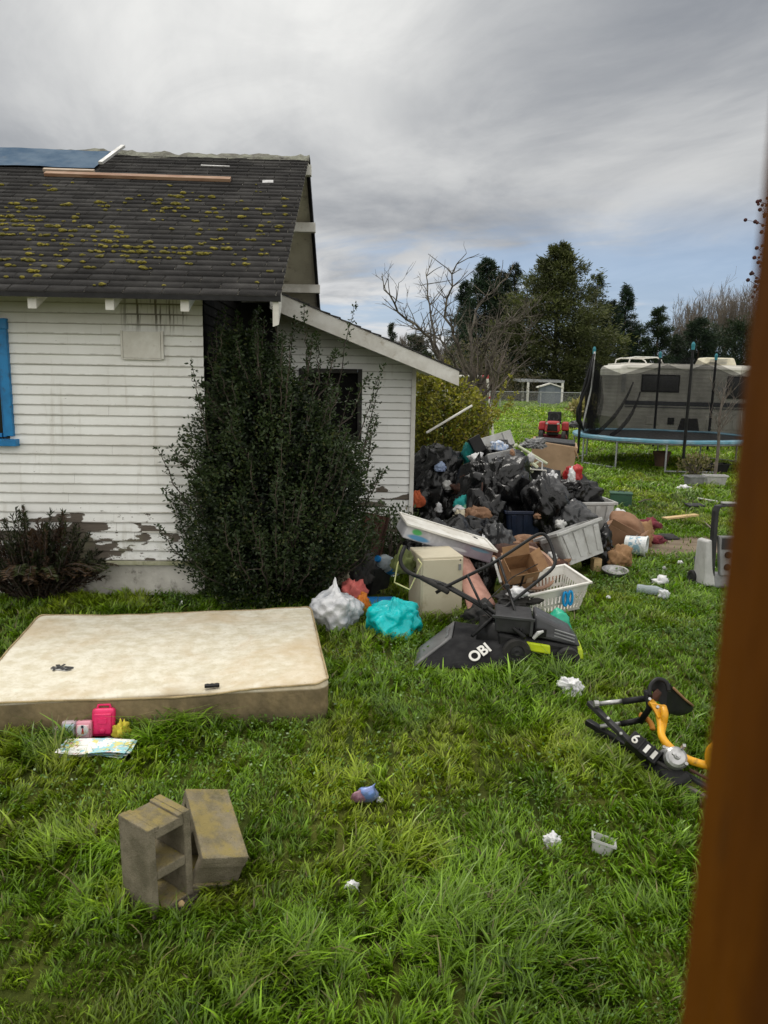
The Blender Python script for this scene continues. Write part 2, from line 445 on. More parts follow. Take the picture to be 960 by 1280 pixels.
# ------------------------------------------------------------------ house
HA = R(2); HO = G(262, 745)
house = thing('house', 'weathered white wooden house with peeling siding, mossy black roof and low lean-to', 'house', HO, (0, 0, HA))
HM = Matrix.Translation(HO) @ Matrix.Rotation(HA, 4, 'Z'); HI = HM.inverted()
EX, Z0 = .0865, .335
SL = 1.93 / 3.4; RY = 2.9; EY = -.5; EZ = 2.625; RZ = EZ + SL * (RY - EY); XR = .712; XL = -5.9; FY = 2 * RY - EY
def roof_z(y): return RZ - SL * abs(y - RY)

def siding_mat(name, dark=False):
    m = bpy.data.materials.new(name); t = NT(m); b = t.bsdf(); v = t.coord(); x, y, z = t.sep(v)[:3]
    row = t.math('FLOOR', t.math('DIVIDE', t.math('SUBTRACT', z, Z0), EX))
    base = t.mix(t.ramp(t.noise(t.mapping(v, (1, 1, .35)), 2.2, 5, .6), .3, .7), (.84, .845, .83), (.76, .765, .74))
    rv = t.noise(t.comb(t.math('MULTIPLY', x, .4), 0.0, t.math('MULTIPLY', row, 3.3)), 2.0, 2)
    base = t.mix(t.ramp(rv, .4, .7, 0, .35), base, (.56, .545, .50))
    # vertical grime
    base = t.mix(t.ramp(t.noise(t.mapping(v, (9, 9, .7)), 1.4, 5, .6), .56, .76, 0, .4), base, (.40, .37, .30))
    # lap shadow painted along the bottom edge of each board, broken by grime
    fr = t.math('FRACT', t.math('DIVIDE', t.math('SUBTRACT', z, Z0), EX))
    lap_shade_grime = t.math('MAXIMUM', t.math('MULTIPLY', t.ramp(fr, .22, .0), t.ramp(t.noise(v, 12, 4), .35, .65)), t.ramp(fr, .10, .03))
    base = t.mix(t.math('MULTIPLY', lap_shade_grime, .75), base, (.17, .15, .115))
    # peeled patches: whole board heights, mostly low on the wall
    pv = t.comb(t.math('MULTIPLY', x, 1.45), 0.0, t.math('ADD', t.math('MULTIPLY', row, 5.37), t.math('MULTIPLY', fr, .25)))
    pn = t.math('ADD', t.noise(pv, 1.6, 2, .5), t.math('MULTIPLY', t.math('SUBTRACT', t.noise(t.mapping(v, (.6, 1, 1.5)), 20, 6, .7), .5), .22))
    lo = t.ramp(z, 1.05, .55)
    thr = t.math('SUBTRACT', .80, t.math('MULTIPLY', lo, .262))
    pn = t.math('ADD', pn, t.math('MULTIPLY', t.math('MULTIPLY', t.ramp(t.math('ABSOLUTE', t.math('ADD', x, .95)), .75, .25), lo), .045))
    peel = t.ramp(t.math('SUBTRACT', pn, thr), 0.0, .012)
    chips = t.ramp(t.math('SUBTRACT', t.math('ADD', t.noise(t.mapping(v, (.5, 1, 1.4)), 34, 4, .7), t.math('MULTIPLY', lo, .075)), .71), 0.0, .02)
    pk = t.math('MAXIMUM', peel, chips)
    wood = t.mix(t.noise(t.mapping(v, (3, 3, 40)), 3, 4), (.15, .125, .10), (.06, .05, .04))
    c = t.mix(pk, base, wood)
    # dark drips under the eave
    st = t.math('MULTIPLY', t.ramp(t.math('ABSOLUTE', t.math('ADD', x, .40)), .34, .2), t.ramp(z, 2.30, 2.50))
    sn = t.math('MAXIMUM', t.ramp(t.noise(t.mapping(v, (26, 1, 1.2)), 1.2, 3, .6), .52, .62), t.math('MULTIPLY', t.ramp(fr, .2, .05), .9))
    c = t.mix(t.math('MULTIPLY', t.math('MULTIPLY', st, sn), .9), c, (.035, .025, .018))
    # eave shade painted darker towards the top, green at the base
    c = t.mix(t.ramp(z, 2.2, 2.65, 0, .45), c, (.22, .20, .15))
    c = t.mix(t.math('MULTIPLY', t.ramp(z, .75, .3), t.ramp(t.noise(v, 5, 5, .6), .45, .7, 0, .5)), c, (.22, .23, .13))
    if dark:
        c = t.mix(.975, c, (.008, .008, .008))  # near-black copy of the boards, deep shade put into the colour
    t.l.new(c, b.inputs['Base Color']); b.inputs['Roughness'].default_value = .68; b.inputs['Specular IOR Level'].default_value = .25
    h = t.math('SUBTRACT', t.math('MULTIPLY', t.noise(t.mapping(v, (2, 2, 14)), 6, 5), .4), t.math('MULTIPLY', pk, .8))
    t.l.new(t.bump(h, .35, .004), b.inputs['Normal'])
    return m
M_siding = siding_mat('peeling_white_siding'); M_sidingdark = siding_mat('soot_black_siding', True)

def siding(mb, x0, x1, z0, z1, holes=(), xb=None, M=None, seed=1):
    rg = random.Random(seed); k = 0; z = z0
    while z < z1 - .001:
        zt = min(z + EX, z1)
        segs = [(x0, x1)]
        for hx0, hx1, hz0, hz1 in holes:
            if zt > hz0 + .01 and z < hz1 - .01:
                ns = []
                for a, b_ in segs:
                    if hx0 > a: ns.append((a, min(b_, hx0)))
                    if hx1 < b_: ns.append((max(a, hx1), b_))
                    if hx1 <= a or hx0 >= b_: pass
                segs = [s_ for s_ in ns if s_[1] - s_[0] > .004]
        for a, b_ in segs:
            cuts = [a]; c = a + rg.uniform(.8, 3.2)
            while c < b_ - .3: cuts.append(c); c += rg.uniform(1.6, 3.2)
            cuts.append(b_)
            for i in range(len(cuts) - 1):
                xa, xc = cuts[i] + (.001 if i else 0), cuts[i + 1]
                n = max(2, int((xc - xa) / .35)); ph = rg.uniform(0, 100); dy = rg.uniform(-.0015, .0015)
                pts = [xa + (xc - xa) * q / n for q in range(n + 1)]
                def dz(q): return .0035 * noise.noise(Vector((q * 1.3 + ph, 0, 0)))
                for q in range(n):
                    p0, p1 = pts[q], pts[q + 1]
                    t0, t1 = p0, p1
                    if xb:
                        p0, p1 = min(p0, xb(z)), min(p1, xb(z)); t0, t1 = min(t0, xb(zt)), min(t1, xb(zt))
                        if p1 - p0 < .002: continue
                    da, db = dz(p0), dz(p1)
                    mb.add([(p0, -.018 + dy, z + da), (p1, -.018 + dy, z + db), (t1, -.003 + dy, zt + .006), (t0, -.003 + dy, zt + .006),
                            (p0, 0, z + da), (p1, 0, z + db)], [(0, 1, 2, 3), (4, 5, 1, 0)], 0, M)
        z += EX; k += 1
    return mb

# front wall
WX0, WX1, WZ0, WZ1 = -2.75, -1.70, 1.42, 2.38
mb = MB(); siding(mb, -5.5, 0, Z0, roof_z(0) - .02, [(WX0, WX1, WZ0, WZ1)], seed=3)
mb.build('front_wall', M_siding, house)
mb = MB()                                   # framing behind the boards
mb.box((-4.13, .06, 1.45), (2.7, .10, 2.3)); mb.box((-.85, .06, 1.45), (1.66, .10, 2.3)); mb.box((-2.225, .06, .86), (1.04, .10, 1.1)); mb.box((-2.225, .06, 2.5), (1.04, .10, .22))
mb.build('wall_framing', M_bark, house)
# foundation and the mossy ledge
M_found = pm('flaking_foundation', (.60, .58, .53), (.42, .40, .36), 3, .85, .5, 30, .01, dirt=(.10, .09, .07))
mb = MB(); mb.box((-2.77, .07, .14), (5.45, .10, .30)); mb.box((.99 , 2.09, .08), (1.92, .1, .18)); mb.build('foundation', M_found, house, bevel=.004)
M_ledge = pm('mossy_ledge', (.42, .41, .30), (.20, .21, .10), 5, .85, .4, 40, .006, dirt=(.08, .09, .03))
mb = MB(); mb.box((-2.77, -.005, .312), (5.50, .07, .036)); mb.build('ledge', M_ledge, house, bevel=.006)
# small boarded-over panel and vent outline
mb = MB(); mb.box((-.52, -.028, 2.245), (.32, .02, .225)); f_ = mb.build('access_panel', M_white, house, bevel=.003); f_['label'] = 'blank white panel screwed to the siding'
mb = MB(); mb.box((-.345, -.030, 2.245), (.022, .026, .235)); mb.box((-.69, -.030, 2.245), (.018, .024, .235)); mb.box((-.52, -.030, 2.125), (.33, .024, .012)); mb.build('panel_trim', M_white, f_, bevel=.002)
mb = MB(); mb.box((-.43, -.0215, .60), (.31, .008, .012)); mb.box((-.28, -.0215, .69), (.012, .008, .17)); mb.box((-.43, -.0215, .78), (.31, .008, .008)); mb.build('patch_trim', M_white, house)
# blue window
M_bluep = pm('blue_window_paint', (.012, .20, .46), (.01, .14, .33), 6, .5, .15, 50, dirt=(.03, .06, .09))
wn = MB()
wn.box(((WX0 + WX1) / 2, -.03, WZ1 + .02), (WX1 - WX0 + .1, .05, .09)); wn.box(((WX0 + WX1) / 2, -.045, WZ0 - .03), (WX1 - WX0 + .16, .09, .06))
wn.box((WX0, -.03, (WZ0 + WZ1) / 2), (.09, .05, WZ1 - WZ0 - .052)); wn.box((WX1 + .01, -.03, (WZ0 + WZ1) / 2), (.07, .05, WZ1 - WZ0 - .052))
win = wn.build('window', M_bluep, house, bevel=.004); win['label'] = 'blue framed window'
mb = MB()
for xx in (WX0 + .062, WX1 - .042): mb.box((xx, .0, (WZ0 + WZ1) / 2), (.03, .03, WZ1 - WZ0 - .03))
for zz_ in (WZ0 + .03, (WZ0 + WZ1) / 2, WZ1 - .05): mb.box(((WX0 + WX1) / 2, .0, zz_), (WX1 - WX0 - .136, .03, .035))
mb.build('sash', M_bluep, win, bevel=.003)
mb = MB(); mb.box(((WX0 + WX1) / 2, .03, (WZ0 + WZ1) / 2), (WX1 - WX0 - .02, .006, WZ1 - WZ0 - .02)); mb.build('pane', M_pane, win)

# gable end wall (local x = 0), coloured near-black for deep eave shade up to the lean-to
Mx = Matrix.Rotation(R(90), 4, 'Z')
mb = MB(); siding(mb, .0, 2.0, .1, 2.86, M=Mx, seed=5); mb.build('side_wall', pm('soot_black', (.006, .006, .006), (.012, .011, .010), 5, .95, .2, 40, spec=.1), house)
mb = MB()
def gz(y): return roof_z(y) - .06
z = 2.5
while z < RZ - .1:
    yy0, yy1 = RY - (RZ - .06 - z) / SL, RY + (RZ - .06 - z) / SL
    yy0b, yy1b = RY - (RZ - .06 - z - EX) / SL, RY + (RZ - .06 - z - EX) / SL
    yy0, yy0b = max(yy0, 2.3), max(yy0b, 2.3)
    if yy1b > yy0b: mb.add([(.018, yy0, z), (.018, yy1, z), (.003, yy1b, z + EX), (.003, yy0b, z + EX)], [(0, 1, 2, 3)])
    z += EX
M_cream = pm('cream_soffit', (.70, .66, .56), (.58, .54, .45), 3, .75, .2, 50, dirt=(.2, .17, .12))
mb.build('gable_wall', M_cream, house)
M_shade_black = bpy.data.materials['soot_black']; mb = MB(); mb.quad((.002, 0, .1), (.002, 2.32, .1), (.002, 2.32, roof_z(2.32) - .05), (.002, 0, roof_z(0) - .05)); mb.quad((.02, -.46, roof_z(-.46) - .041), (.02, 2.3, roof_z(2.3) - .041), (.64, 2.3, roof_z(2.3) - .041), (.64, -.46, roof_z(-.46) - .041)); mb.build('sooty_soffit', M_shade_black, house)  # black sheets paint deep eave shade on gable and soffit
mb = MB(); mb.box((-2.75, 2 * RY, 1.3), (5.5, .1, 2.6)); mb.box((-5.5, RY, 1.3), (.1, 2 * RY - .3, 2.6)); mb.box((-.06, 4, 1.3), (.1, 3.4, 2.6)); mb.build('rear_wall', M_white, house)

# roof: soffit deck, shingle courses, rakes
rf = None
mb = MB(); th = .03
for sgn in (1, -1):
    ya = RY - sgn * (RY - EY)
    mb.add([(XL, ya, EZ - .035), (XR, ya, EZ - .035), (XR, RY, RZ - .035), (XL, RY, RZ - .035),
            (XL, ya, EZ - .006), (XR, ya, EZ - .006), (XR, RY, RZ - .006), (XL, RY, RZ - .006)],
           [(0, 3, 2, 1) if sgn > 0 else (0, 1, 2, 3), (4, 5, 6, 7) if sgn > 0 else (7, 6, 5, 4), (0, 1, 5, 4), (1, 2, 6, 5), (3, 0, 4, 7)])
mb.build('soffit', M_cream, house)
mb = MB(); mb.box(((XL + XR) / 2, EY - .014, EZ - .020), (XR - XL + .02, .022, .044)); mb.build('eave_trim', M_black, house)
m = bpy.data.materials.new('black_shingles'); t = NT(m); b = t.bsdf(); v = t.coord()
a = t.new('ShaderNodeVertexColor'); a.layer_name = 'Col'
c = t.mix(t.ramp(t.noise(v, 3.5, 6, .65), .4, .7), (.022, .021, .021), (.05, .048, .046))
c = t.mix(t.ramp(t.noise(v, 180, 3, .7), .45, .7, 0, .6), c, (.085, .082, .078))
c = t.mix(1.0, c, a.outputs[0], 'MULTIPLY')
c = t.mix(t.ramp(t.noise(t.mapping(v, (1, 1, 1)), 1.3, 6, .7), .60, .80, 0, .35), c, (.075, .07, .035))
t.l.new(c, b.inputs['Base Color']); b.inputs['Roughness'].default_value = .93; b.inputs['Specular IOR Level'].default_value = .2
t.l.new(t.bump(t.noise(v, 140, 4, .7), .6, .006), b.inputs['Normal']); M_shingle = m
ca, sa = math.cos(math.atan(SL)), math.sin(math.atan(SL)); LEN = (RY - EY) / ca
vs = []; qs = []; cs = []; rg = random.Random(4)
def tabs(front, x0, x1, L, base, dirv, nrm, cour=.118, tabw=.30):
    k = 0; s_ = 0.0
    while s_ < L - .01:
        s1 = min(s_ + cour + .012, L); xx = x0 - (k % 2) * tabw / 2 - rg.uniform(0, .06)
        lift = .013 + rg.uniform(-.002, .002)
        while xx < x1:
            a_, b_ = max(x0, xx + .003), min(x1, xx + tabw - .003)
            if b_ - a_ > .01:
                j = rg.uniform(-.004, .004); l0 = lift + rg.uniform(0, .004); col = rg.uniform(.65, 1.25)
                i0 = len(vs)
                for X_, S_, N_ in ((a_, s_ + j - .006, l0), (b_, s_ + j - .006, l0), (b_, s1, .002), (a_, s1, .002), (a_, s_ + j - .006, -.004), (b_, s_ + j - .006, -.004)):
                    p = Vector(base) + Vector((X_, 0, 0)) + Vector(dirv) * S_ + Vector(nrm) * N_
                    vs.append(tuple(p)); cs.append((col,) * 3)
                qs.append((i0, i0 + 1, i0 + 2, i0 + 3)); qs.append((i0 + 4, i0 + 5, i0 + 1, i0))
            xx += tabw
        s_ += cour; k += 1
tabs(1, XL, XR + .012, LEN, (0, EY - .02, EZ), (0, ca, sa), (0, -sa, ca))
tabs(1, XL, XR + .012, LEN, (0, FY + .02, EZ), (0, -ca, sa), (0, sa, ca))
# lean-to roof, along local x
LY0, LY1, LX1, LZT, LS = 1.53, 5.7, 2.43, 3.065, .40
def lz(x_): return LZT - LS * x_
roof = fast_quads('roof', np.array(vs), np.array(qs), np.array(cs), M_shingle, house)
roof['label'] = 'black shingle gable roof'
# ridge: lumpy, lichen covered
M_ridge = pm('lichen_ridge', (.20, .205, .16), (.09, .085, .07), 6, .95, .7, 40, .02, dirt=(.04, .038, .035))
mb = MB(); nx = 120; prof = 7; vs2 = []; fs2 = []
for i in range(nx + 1):
    X = XL + (XR + .02 - XL) * i / nx
    for k in range(prof):
        w = -1 + 2 * k / (prof - 1)
        lump = .050 * noise.noise(Vector((X * 3.1, w, 3))) + .038 * noise.noise(Vector((X * 9, w * 2, 1)))
        edge = .14 * (1 + .35 * noise.noise(Vector((X * 2.3, w * 3, 7))))
        vs2.append((X, RY + w * edge, RZ - abs(w) * edge * SL + .02 + (lump + .02 if abs(w) < .9 else 0)))
for i in range(nx):
    for k in range(prof - 1): fs2.append((i * prof + k, (i + 1) * prof + k, (i + 1) * prof + k + 1, i * prof + k + 1))
mb.add(vs2, fs2); mb.build('ridge_cap', M_ridge, roof, smooth=True)
# moss cushions on the shingles: many small lumps, one part
M_moss = pm('yellow_moss', (.27, .225, .025), (.14, .125, .02), 14, .95, .9, 60, .03, dirt=(.05, .055, .015))
mb = MB(); import bmesh
ib = bmesh.new(); bmesh.ops.create_icosphere(ib, subdivisions=2, radius=1); ib.verts.index_update()
IV = [v_.co.copy() for v_ in ib.verts]; IF = [[v_.index for v_ in f_.verts] for f_ in ib.faces]; ib.free()
rg = random.Random(11); cnt = 0
while cnt < 430:
    X = rg.uniform(-3.2, XR - .05); S_ = LEN * rg.betavariate(1.7, 3.7)
    dens = .38 + .8 * noise.noise(Vector((X * 1.1, S_ * 1.6, 2)))
    if S_ < .10 or S_ > LEN * .72 or rg.random() > dens * (1.25 if X < -.3 else .7): continue
    S_ = round(S_ / .118) * .118 + rg.uniform(-.015, .01)
    for q in range(rg.choice((1, 1, 2, 3))):
        sz = rg.choice((rg.uniform(.007, .018), rg.uniform(.008, .02), rg.uniform(.012, .028))) * (1 if q else 1.15); ph = rg.uniform(0, 99)
        xx = X + rg.uniform(-.05, .05) * (q > 0); ss = S_ + rg.uniform(-.02, .02) * (q > 0)
        pc = Vector((xx, EY - .02 + ca * ss, EZ + sa * ss)) + Vector((0, -sa, ca)) * (.012 + sz * .12)
        mb.add([pc + Vector((p.x * sz * 1.25, p.y * sz * .9, p.z * sz * .6)) * (1 + .45 * noise.noise(p * 2.2 + Vector((ph, 0, 0)))) for p in IV], IF)
    cnt += 1
mo = mb.build('moss', M_moss, roof, smooth=False); mo['kind'] = 'stuff'; mo['label'] = 'yellow moss cushions dotted over the shingles'
# rafter tails, outlookers, barge board ends
for xx in (-3.78, -3.14, -2.5, -1.862, -1.253, -.643, -.049):
    mb = MB(); mb.hexa([(xx - .035, -.46, EZ - .13), (xx + .035, -.46, EZ - .13), (xx + .035, -.02, EZ + .08), (xx - .035, -.02, EZ + .08),
                        (xx - .035, -.46, EZ - .038), (xx + .035, -.46, EZ - .038), (xx + .035, -.02, EZ + .208), (xx - .035, -.02, EZ + .208)])
    mb.build('rafter_tail', M_white, house, bevel=.004)
for yy_ in (RY, 3.75, 4.9, 5.6):
    mb = MB(); mb.box((.37, yy_, roof_z(yy_) - .105 - (.03 if yy_ != RY else .02)), (.76, .09, .12)); mb.build('outlooker', M_white, house, bevel=.004)
mb = MB(); mb.hexa([(.655, -.50, EZ - .24), (.705, -.50, EZ - .22), (.705, -.28, EZ - .06), (.655, -.28, EZ - .06), (.655, -.50, EZ - .037), (.705, -.50, EZ - .037), (.705, -.28, EZ + .087), (.655, -.28, EZ + .087)])
mb.build('barge_board', M_white, house, bevel=.004)
mb = MB(); mb.add([(XR - .03, RY + .05, RZ - .10), (XR + .012, RY + .05, RZ - .10), (XR + .012, FY, EZ - .07), (XR - .03, FY, EZ - .07),
                   (XR - .03, RY + .05, RZ - .037), (XR + .012, RY + .05, RZ - .037), (XR + .012, FY, EZ - .037), (XR - .03, FY, EZ - .037)],
                  [(3, 2, 1, 0), (4, 5, 6, 7), (0, 1, 5, 4), (1, 2, 6, 5), (2, 3, 7, 6), (3, 0, 4, 7)]); mb.build('rake_trim', M_black, house)

# lean-to
LWY = 2.0
mb = MB(); My = Matrix.Translation((0, LWY, 0))
siding(mb, .03, 1.98, .17, 3.0, [(.72, 1.34, 1.32, 2.05)], xb=lambda z_: min(1.98, (LZT - .07 - z_) / LS), M=My, seed=9)
M_siding2 = siding_mat('white_siding_lean_to'); mb.build('lean_to_wall', M_siding2, house)
mb = MB(); Ml = Matrix.Translation((1.98, LWY, 0)) @ Mx
siding(mb, 0, 3.5, .1, lz(1.98) - .03, M=Ml, seed=12); mb.build('lean_to_side_wall', M_siding2, house)
mb = MB(); mb.box((1.975, LWY - .008, 1.22), (.05, .045, 2.1)); mb.build('corner_board', M_white, house, bevel=.003)
mb = MB(); mb.box((.22, LWY - .03, 1.45), (.40, .02, 2.7)); mb.build('soot_panel', pm('soot', (.006, .006, .006), (.01, .01, .01), 5, .9, .1, 40), house)  # added black panel, paints the deep shade beside the side wall
mb = MB(); mb.box((1.36, LWY - .035, 1.685), (.05, .05, .82)); mb.box((.70, LWY - .035, 1.685), (.05, .05, .82)); mb.box((1.03, LWY - .035, 1.30), (.605, .05, .05)); mb.box((1.03, LWY - .035, 2.07), (.605, .05, .05))
w2 = mb.build('window', pm('dark_window_frame', (.05, .048, .044), (.025, .025, .022), 5, .8, spec=.15), house, bevel=.003); w2['label'] = 'dark open window of the lean-to'
mb = MB(); mb.box((1.03, LWY + .03, 1.685), (.66, .006, .76)); mb.build('pane', M_shade_black, w2)
mb = MB()                                  # roof deck and shingles of the lean-to
mb.hexa([(0, LY0, lz(0) - .04), (LX1, LY0, lz(LX1) - .04), (LX1, LY1, lz(LX1) - .04), (0, LY1, lz(0) - .04), (0, LY0, lz(0) - .004), (LX1, LY0, lz(LX1) - .004), (LX1, LY1, lz(LX1) - .004), (0, LY1, lz(0) - .004)])
mb.build('lean_to_soffit', M_white, house)
vs = []; qs = []; cs = []; rg = random.Random(8); cl = math.cos(math.atan(LS)); sl_ = math.sin(math.atan(LS))
k = 0; s_ = 0.0; L = LX1 / cl
while s_ < L:
    yy0 = LY0 - .035 - (k % 2) * .15
    while yy0 < LY1:
        a_, b_ = max(LY0 - .035, yy0 + .003), min(LY1, yy0 + .297); col = rg.uniform(.7, 1.2); i0 = len(vs); l0 = .014 + rg.uniform(0, .006)
        for S_, Y_, N_ in ((s_ - .006, a_, l0), (s_ - .006, b_, l0), (min(L, s_ + .13), b_, .002), (min(L, s_ + .13), a_, .002), (s_ - .006, a_, -.003), (s_ - .006, b_, -.003), (min(L, s_ + .13), a_, -.003)):
            vs.append((LX1 + .02 - S_ * cl + N_ * sl_, Y_, lz(LX1 + .02) + S_ * sl_ + N_ * cl)); cs.append((col,) * 3)
        qs.append((i0 + 3, i0 + 2, i0 + 1, i0)); qs.append((i0, i0 + 1, i0 + 5, i0 + 4)); qs.append((i0 + 3, i0, i0 + 4, i0 + 6))
        yy0 += .30
    s_ += .118; k += 1
fast_quads('lean_to_roof', np.array(vs), np.array(qs), np.array(cs), M_shingle, house)
mb = MB(); y0_, y1_ = LY0 - .022, LY0 + .015
mb.hexa([(.40, y0_, lz(.40) - .205), (LX1, y0_, lz(LX1) - .165), (LX1, y1_, lz(LX1) - .165), (.40, y1_, lz(.40) - .205), (.40, y0_, lz(.40) - .006), (LX1, y0_, lz(LX1) - .006), (LX1, y1_, lz(LX1) - .006), (.40, y1_, lz(.40) - .006)])
mb.build('fascia', M_white, house, bevel=.003)

# things lying on the roof
def RP(x_, y_, off=.02): return HM @ (Vector((x_, y_, roof_z(y_))) + Vector((0, -sa, ca)) * off)
def lie_on_roof(o, x_, y_, off, spin=0):
    o.matrix_world = HM @ Matrix.Translation(Vector((x_, y_, roof_z(y_))) + Vector((0, -sa, ca)) * off) @ Matrix.Rotation(math.atan(SL), 4, 'X') @ Matrix.Rotation(spin, 4, 'Z')
M_tarp = pm('blue_grey_tarp', (.055, .095, .15), (.10, .145, .20), 3, .9, .25, 9, .02, dirt=(.10, .13, .17), spec=.05)
mb = MB(); n = 40; m_ = 12; vs = []; fs = []
for i in range(n + 1):
    for j in range(m_ + 1):
        k = j / m_; x1_ = -1.60 + .0 * k; X = -4.6 + (x1_ + 4.6) * i / n; Yv = 2.24 + .60 * k - .02 * math.sin(X * 3)
        vs.append((X, Yv, roof_z(Yv) + .055 + .010 * noise.noise(Vector((X * 4, Yv * 5, 0)))))
for i in range(n):
    for j in range(m_): a_ = i * (m_ + 1) + j; fs.append((a_, a_ + m_ + 1, a_ + m_ + 2, a_ + 1))
mb.add(vs, fs); o = mb.build('tarp', M_tarp, smooth=True); o.matrix_world = HM
tag(o, 'grey-blue tarp spread along the top of the black roof', 'tarp')
def board(L, W, T, mat): mb = MB(); mb.box((0, 0, T / 2), (L, W, T)); return mb.build('plank', mat, bevel=.003)
o = board(.72, .05, .03, M_lgrey); lie_on_roof(o, -1.50, 2.60, .075, R(84)); tag(o, 'greyish batten holding the right edge of the tarp', 'board')
M_redwood = pm('red_brown_board', (.20, .10, .055), (.30, .19, .12), 3, .8, .3, 40, stretch=(1, 6, 6))
o = board(2.0, .085, .035, M_redwood); lie_on_roof(o, -1.07, 2.05, .02, R(-1)); tag(o, 'long reddish brown board lying across the black shingles', 'board')
o = board(.55, .05, .03, pm('bleached_board', (.42, .34, .26), (.3, .23, .17), 4, .8, stretch=(1, 6, 6))); lie_on_roof(o, -1.84, 2.145, .035, R(-1)); tag(o, 'short bleached stick on top end of the long roof board', 'board')
o = board(.33, .02, .012, M_lgrey); lie_on_roof(o, -.32, 2.50, .02, R(-2)); tag(o, 'thin pale strip lying below the ridge of the roof', 'board')
o = board(.12, .10, .006, M_grey); lie_on_roof(o, .33, 2.05, .018, R(6)); tag(o, 'small square grey patch on the shingles near the gable edge', 'patch')
# ------------------------------------------------------------------ vegetation helpers
def leaf_quads(pos, axis, side, L, W, col, jit=.25):
    """diamond leaves: base, left, tip, right"""
    n = len(pos)
    L = np.asarray(L).reshape(-1, 1) * np.ones((n, 1)); W = np.asarray(W).reshape(-1, 1) * np.ones((n, 1))
    V = np.empty((n, 4, 3)); V[:, 0] = pos; V[:, 1] = pos + axis * L * .5 - side * W * .5; V[:, 2] = pos + axis * L; V[:, 3] = pos + axis * L * .5 + side * W * .5
    C = np.repeat(col[:, None, :], 4, 1) * (1 + jit * (rng.random((n, 1, 1)) - .5))
    Q = np.arange(n * 4).reshape(n, 4)
    return V.reshape(-1, 3), Q, C.reshape(-1, 3)
def unit(a): return a / (np.linalg.norm(a, axis=1, keepdims=True) + 1e-9)
def rand_dirs(n): return unit(rng.normal(size=(n, 3)))
def perp(a):
    b = rand_dirs(len(a)); return unit(np.cross(a, b))

def tree_root(name, label, cat, base, group=None): return thing(name, label, cat, base, group=group)

def conifer(base, h, w, label, name='conifer_tree', col=(.018, .034, .016), tip=(.05, .075, .028), shape='fir', n=1.0, seed=1, group=None, z0=.03, leaf=.34):
    rg = np.random.default_rng(seed)
    root = tree_root(name, label, 'tree', base, group)
    mb = MB(); mb.tube([(0, 0, 0), (.03 * h * rg.uniform(-.3, .3), 0, h * .5), (0, 0, h * .97)], [h * .022, h * .014, h * .003], 7); mb.build('trunk', M_bark, root, smooth=True)
    pos = []; ax = []; cc = []; sc_ = []
    nb = int(74 * n)
    for i in range(nb):
        k = (i + rg.random()) / nb; zz = h * (z0 + (1 - z0) * k)
        vary = rg.choice((.55, .75, .9, 1.0, 1.15)) * rg.uniform(.85, 1.1)
        if shape == 'fir': rr = ((1 - k) ** .8 * w / 2 * .92 + .03 * w) * vary
        elif shape == 'pine': rr = w / 2 * (min(1, .55 + k * 1.6) * min(1, (1 - k) * 1.75 + .05)) * vary
        else: rr = w / 2 * math.sqrt(max(0.05, 1 - (2 * k - 1) ** 2 * .95)) * vary
        az = rg.uniform(0, 2 * math.pi)
        up_ = (.35 - .6 * (1 - k)) if shape == 'fir' else rg.uniform(-.1, .25) + .9 * max(0, k - .6)
        d = np.array([math.cos(az), math.sin(az), up_]); sd = np.array([-math.sin(az), math.cos(az), 0])
        m_ = int((30 + 95 * min(1.2, rr / (w / 2))) * (1 if shape != 'fir' else .8))
        tt = rg.beta(1.6, 1.0, m_)
        lat = rg.normal(size=m_) * .30 * rr * np.sqrt(np.clip(tt * (1.25 - tt), 0, 1)); vert = rg.normal(size=m_) * (.05 * rr + .06)
        p = np.array([0, 0, zz]) + d[None] * (tt * rr)[:, None] + sd[None] * lat[:, None]; p[:, 2] += vert - (tt ** 2) * rr * (.16 if shape == 'fir' else -.06)
        a = unit(d[None] * .9 + sd[None] * (lat / (.3 * rr + .01))[:, None] * .5 + rg.normal(size=(m_, 3)) * .38 + np.array([0, 0, .12]))
        shade = (.25 + .75 * tt) * rg.uniform(.6, 1.15) * (1 + .9 * np.clip(vert / (.05 * rr + .06), -.8, 1) * .5)
        light = np.clip(tt * .9 + rg.random(m_) * .5 - .5, 0, 1)[:, None] * (.35 + .65 * rg.random())
        c = (np.array(col) * (1 - light) + np.array(tip) * light) * (.45 + 1.1 * shade)[:, None]
        pos.append(p); ax.append(a); cc.append(c); sc_.append(np.full(m_, leaf * (.6 + .4 * rg.random())))
    pos = np.concatenate(pos); ax = np.concatenate(ax); cc = np.concatenate(cc); s_ = np.concatenate(sc_)
    Vs, Qs, Cs = [], [], []; off = 0
    for q in range(3):
        a = unit(ax + rng.normal(size=ax.shape) * .35); V, Q, C = leaf_quads(pos + rng.normal(size=pos.shape) * .12, a, perp(a), s_ * (1.1 if q else 1.5), s_ * .26, cc)
        Vs.append(V); Qs.append(Q + off); Cs.append(C); off += len(V)
    fast_quads('crown', np.concatenate(Vs), np.concatenate(Qs), np.concatenate(Cs), M_needle, root)
    return root

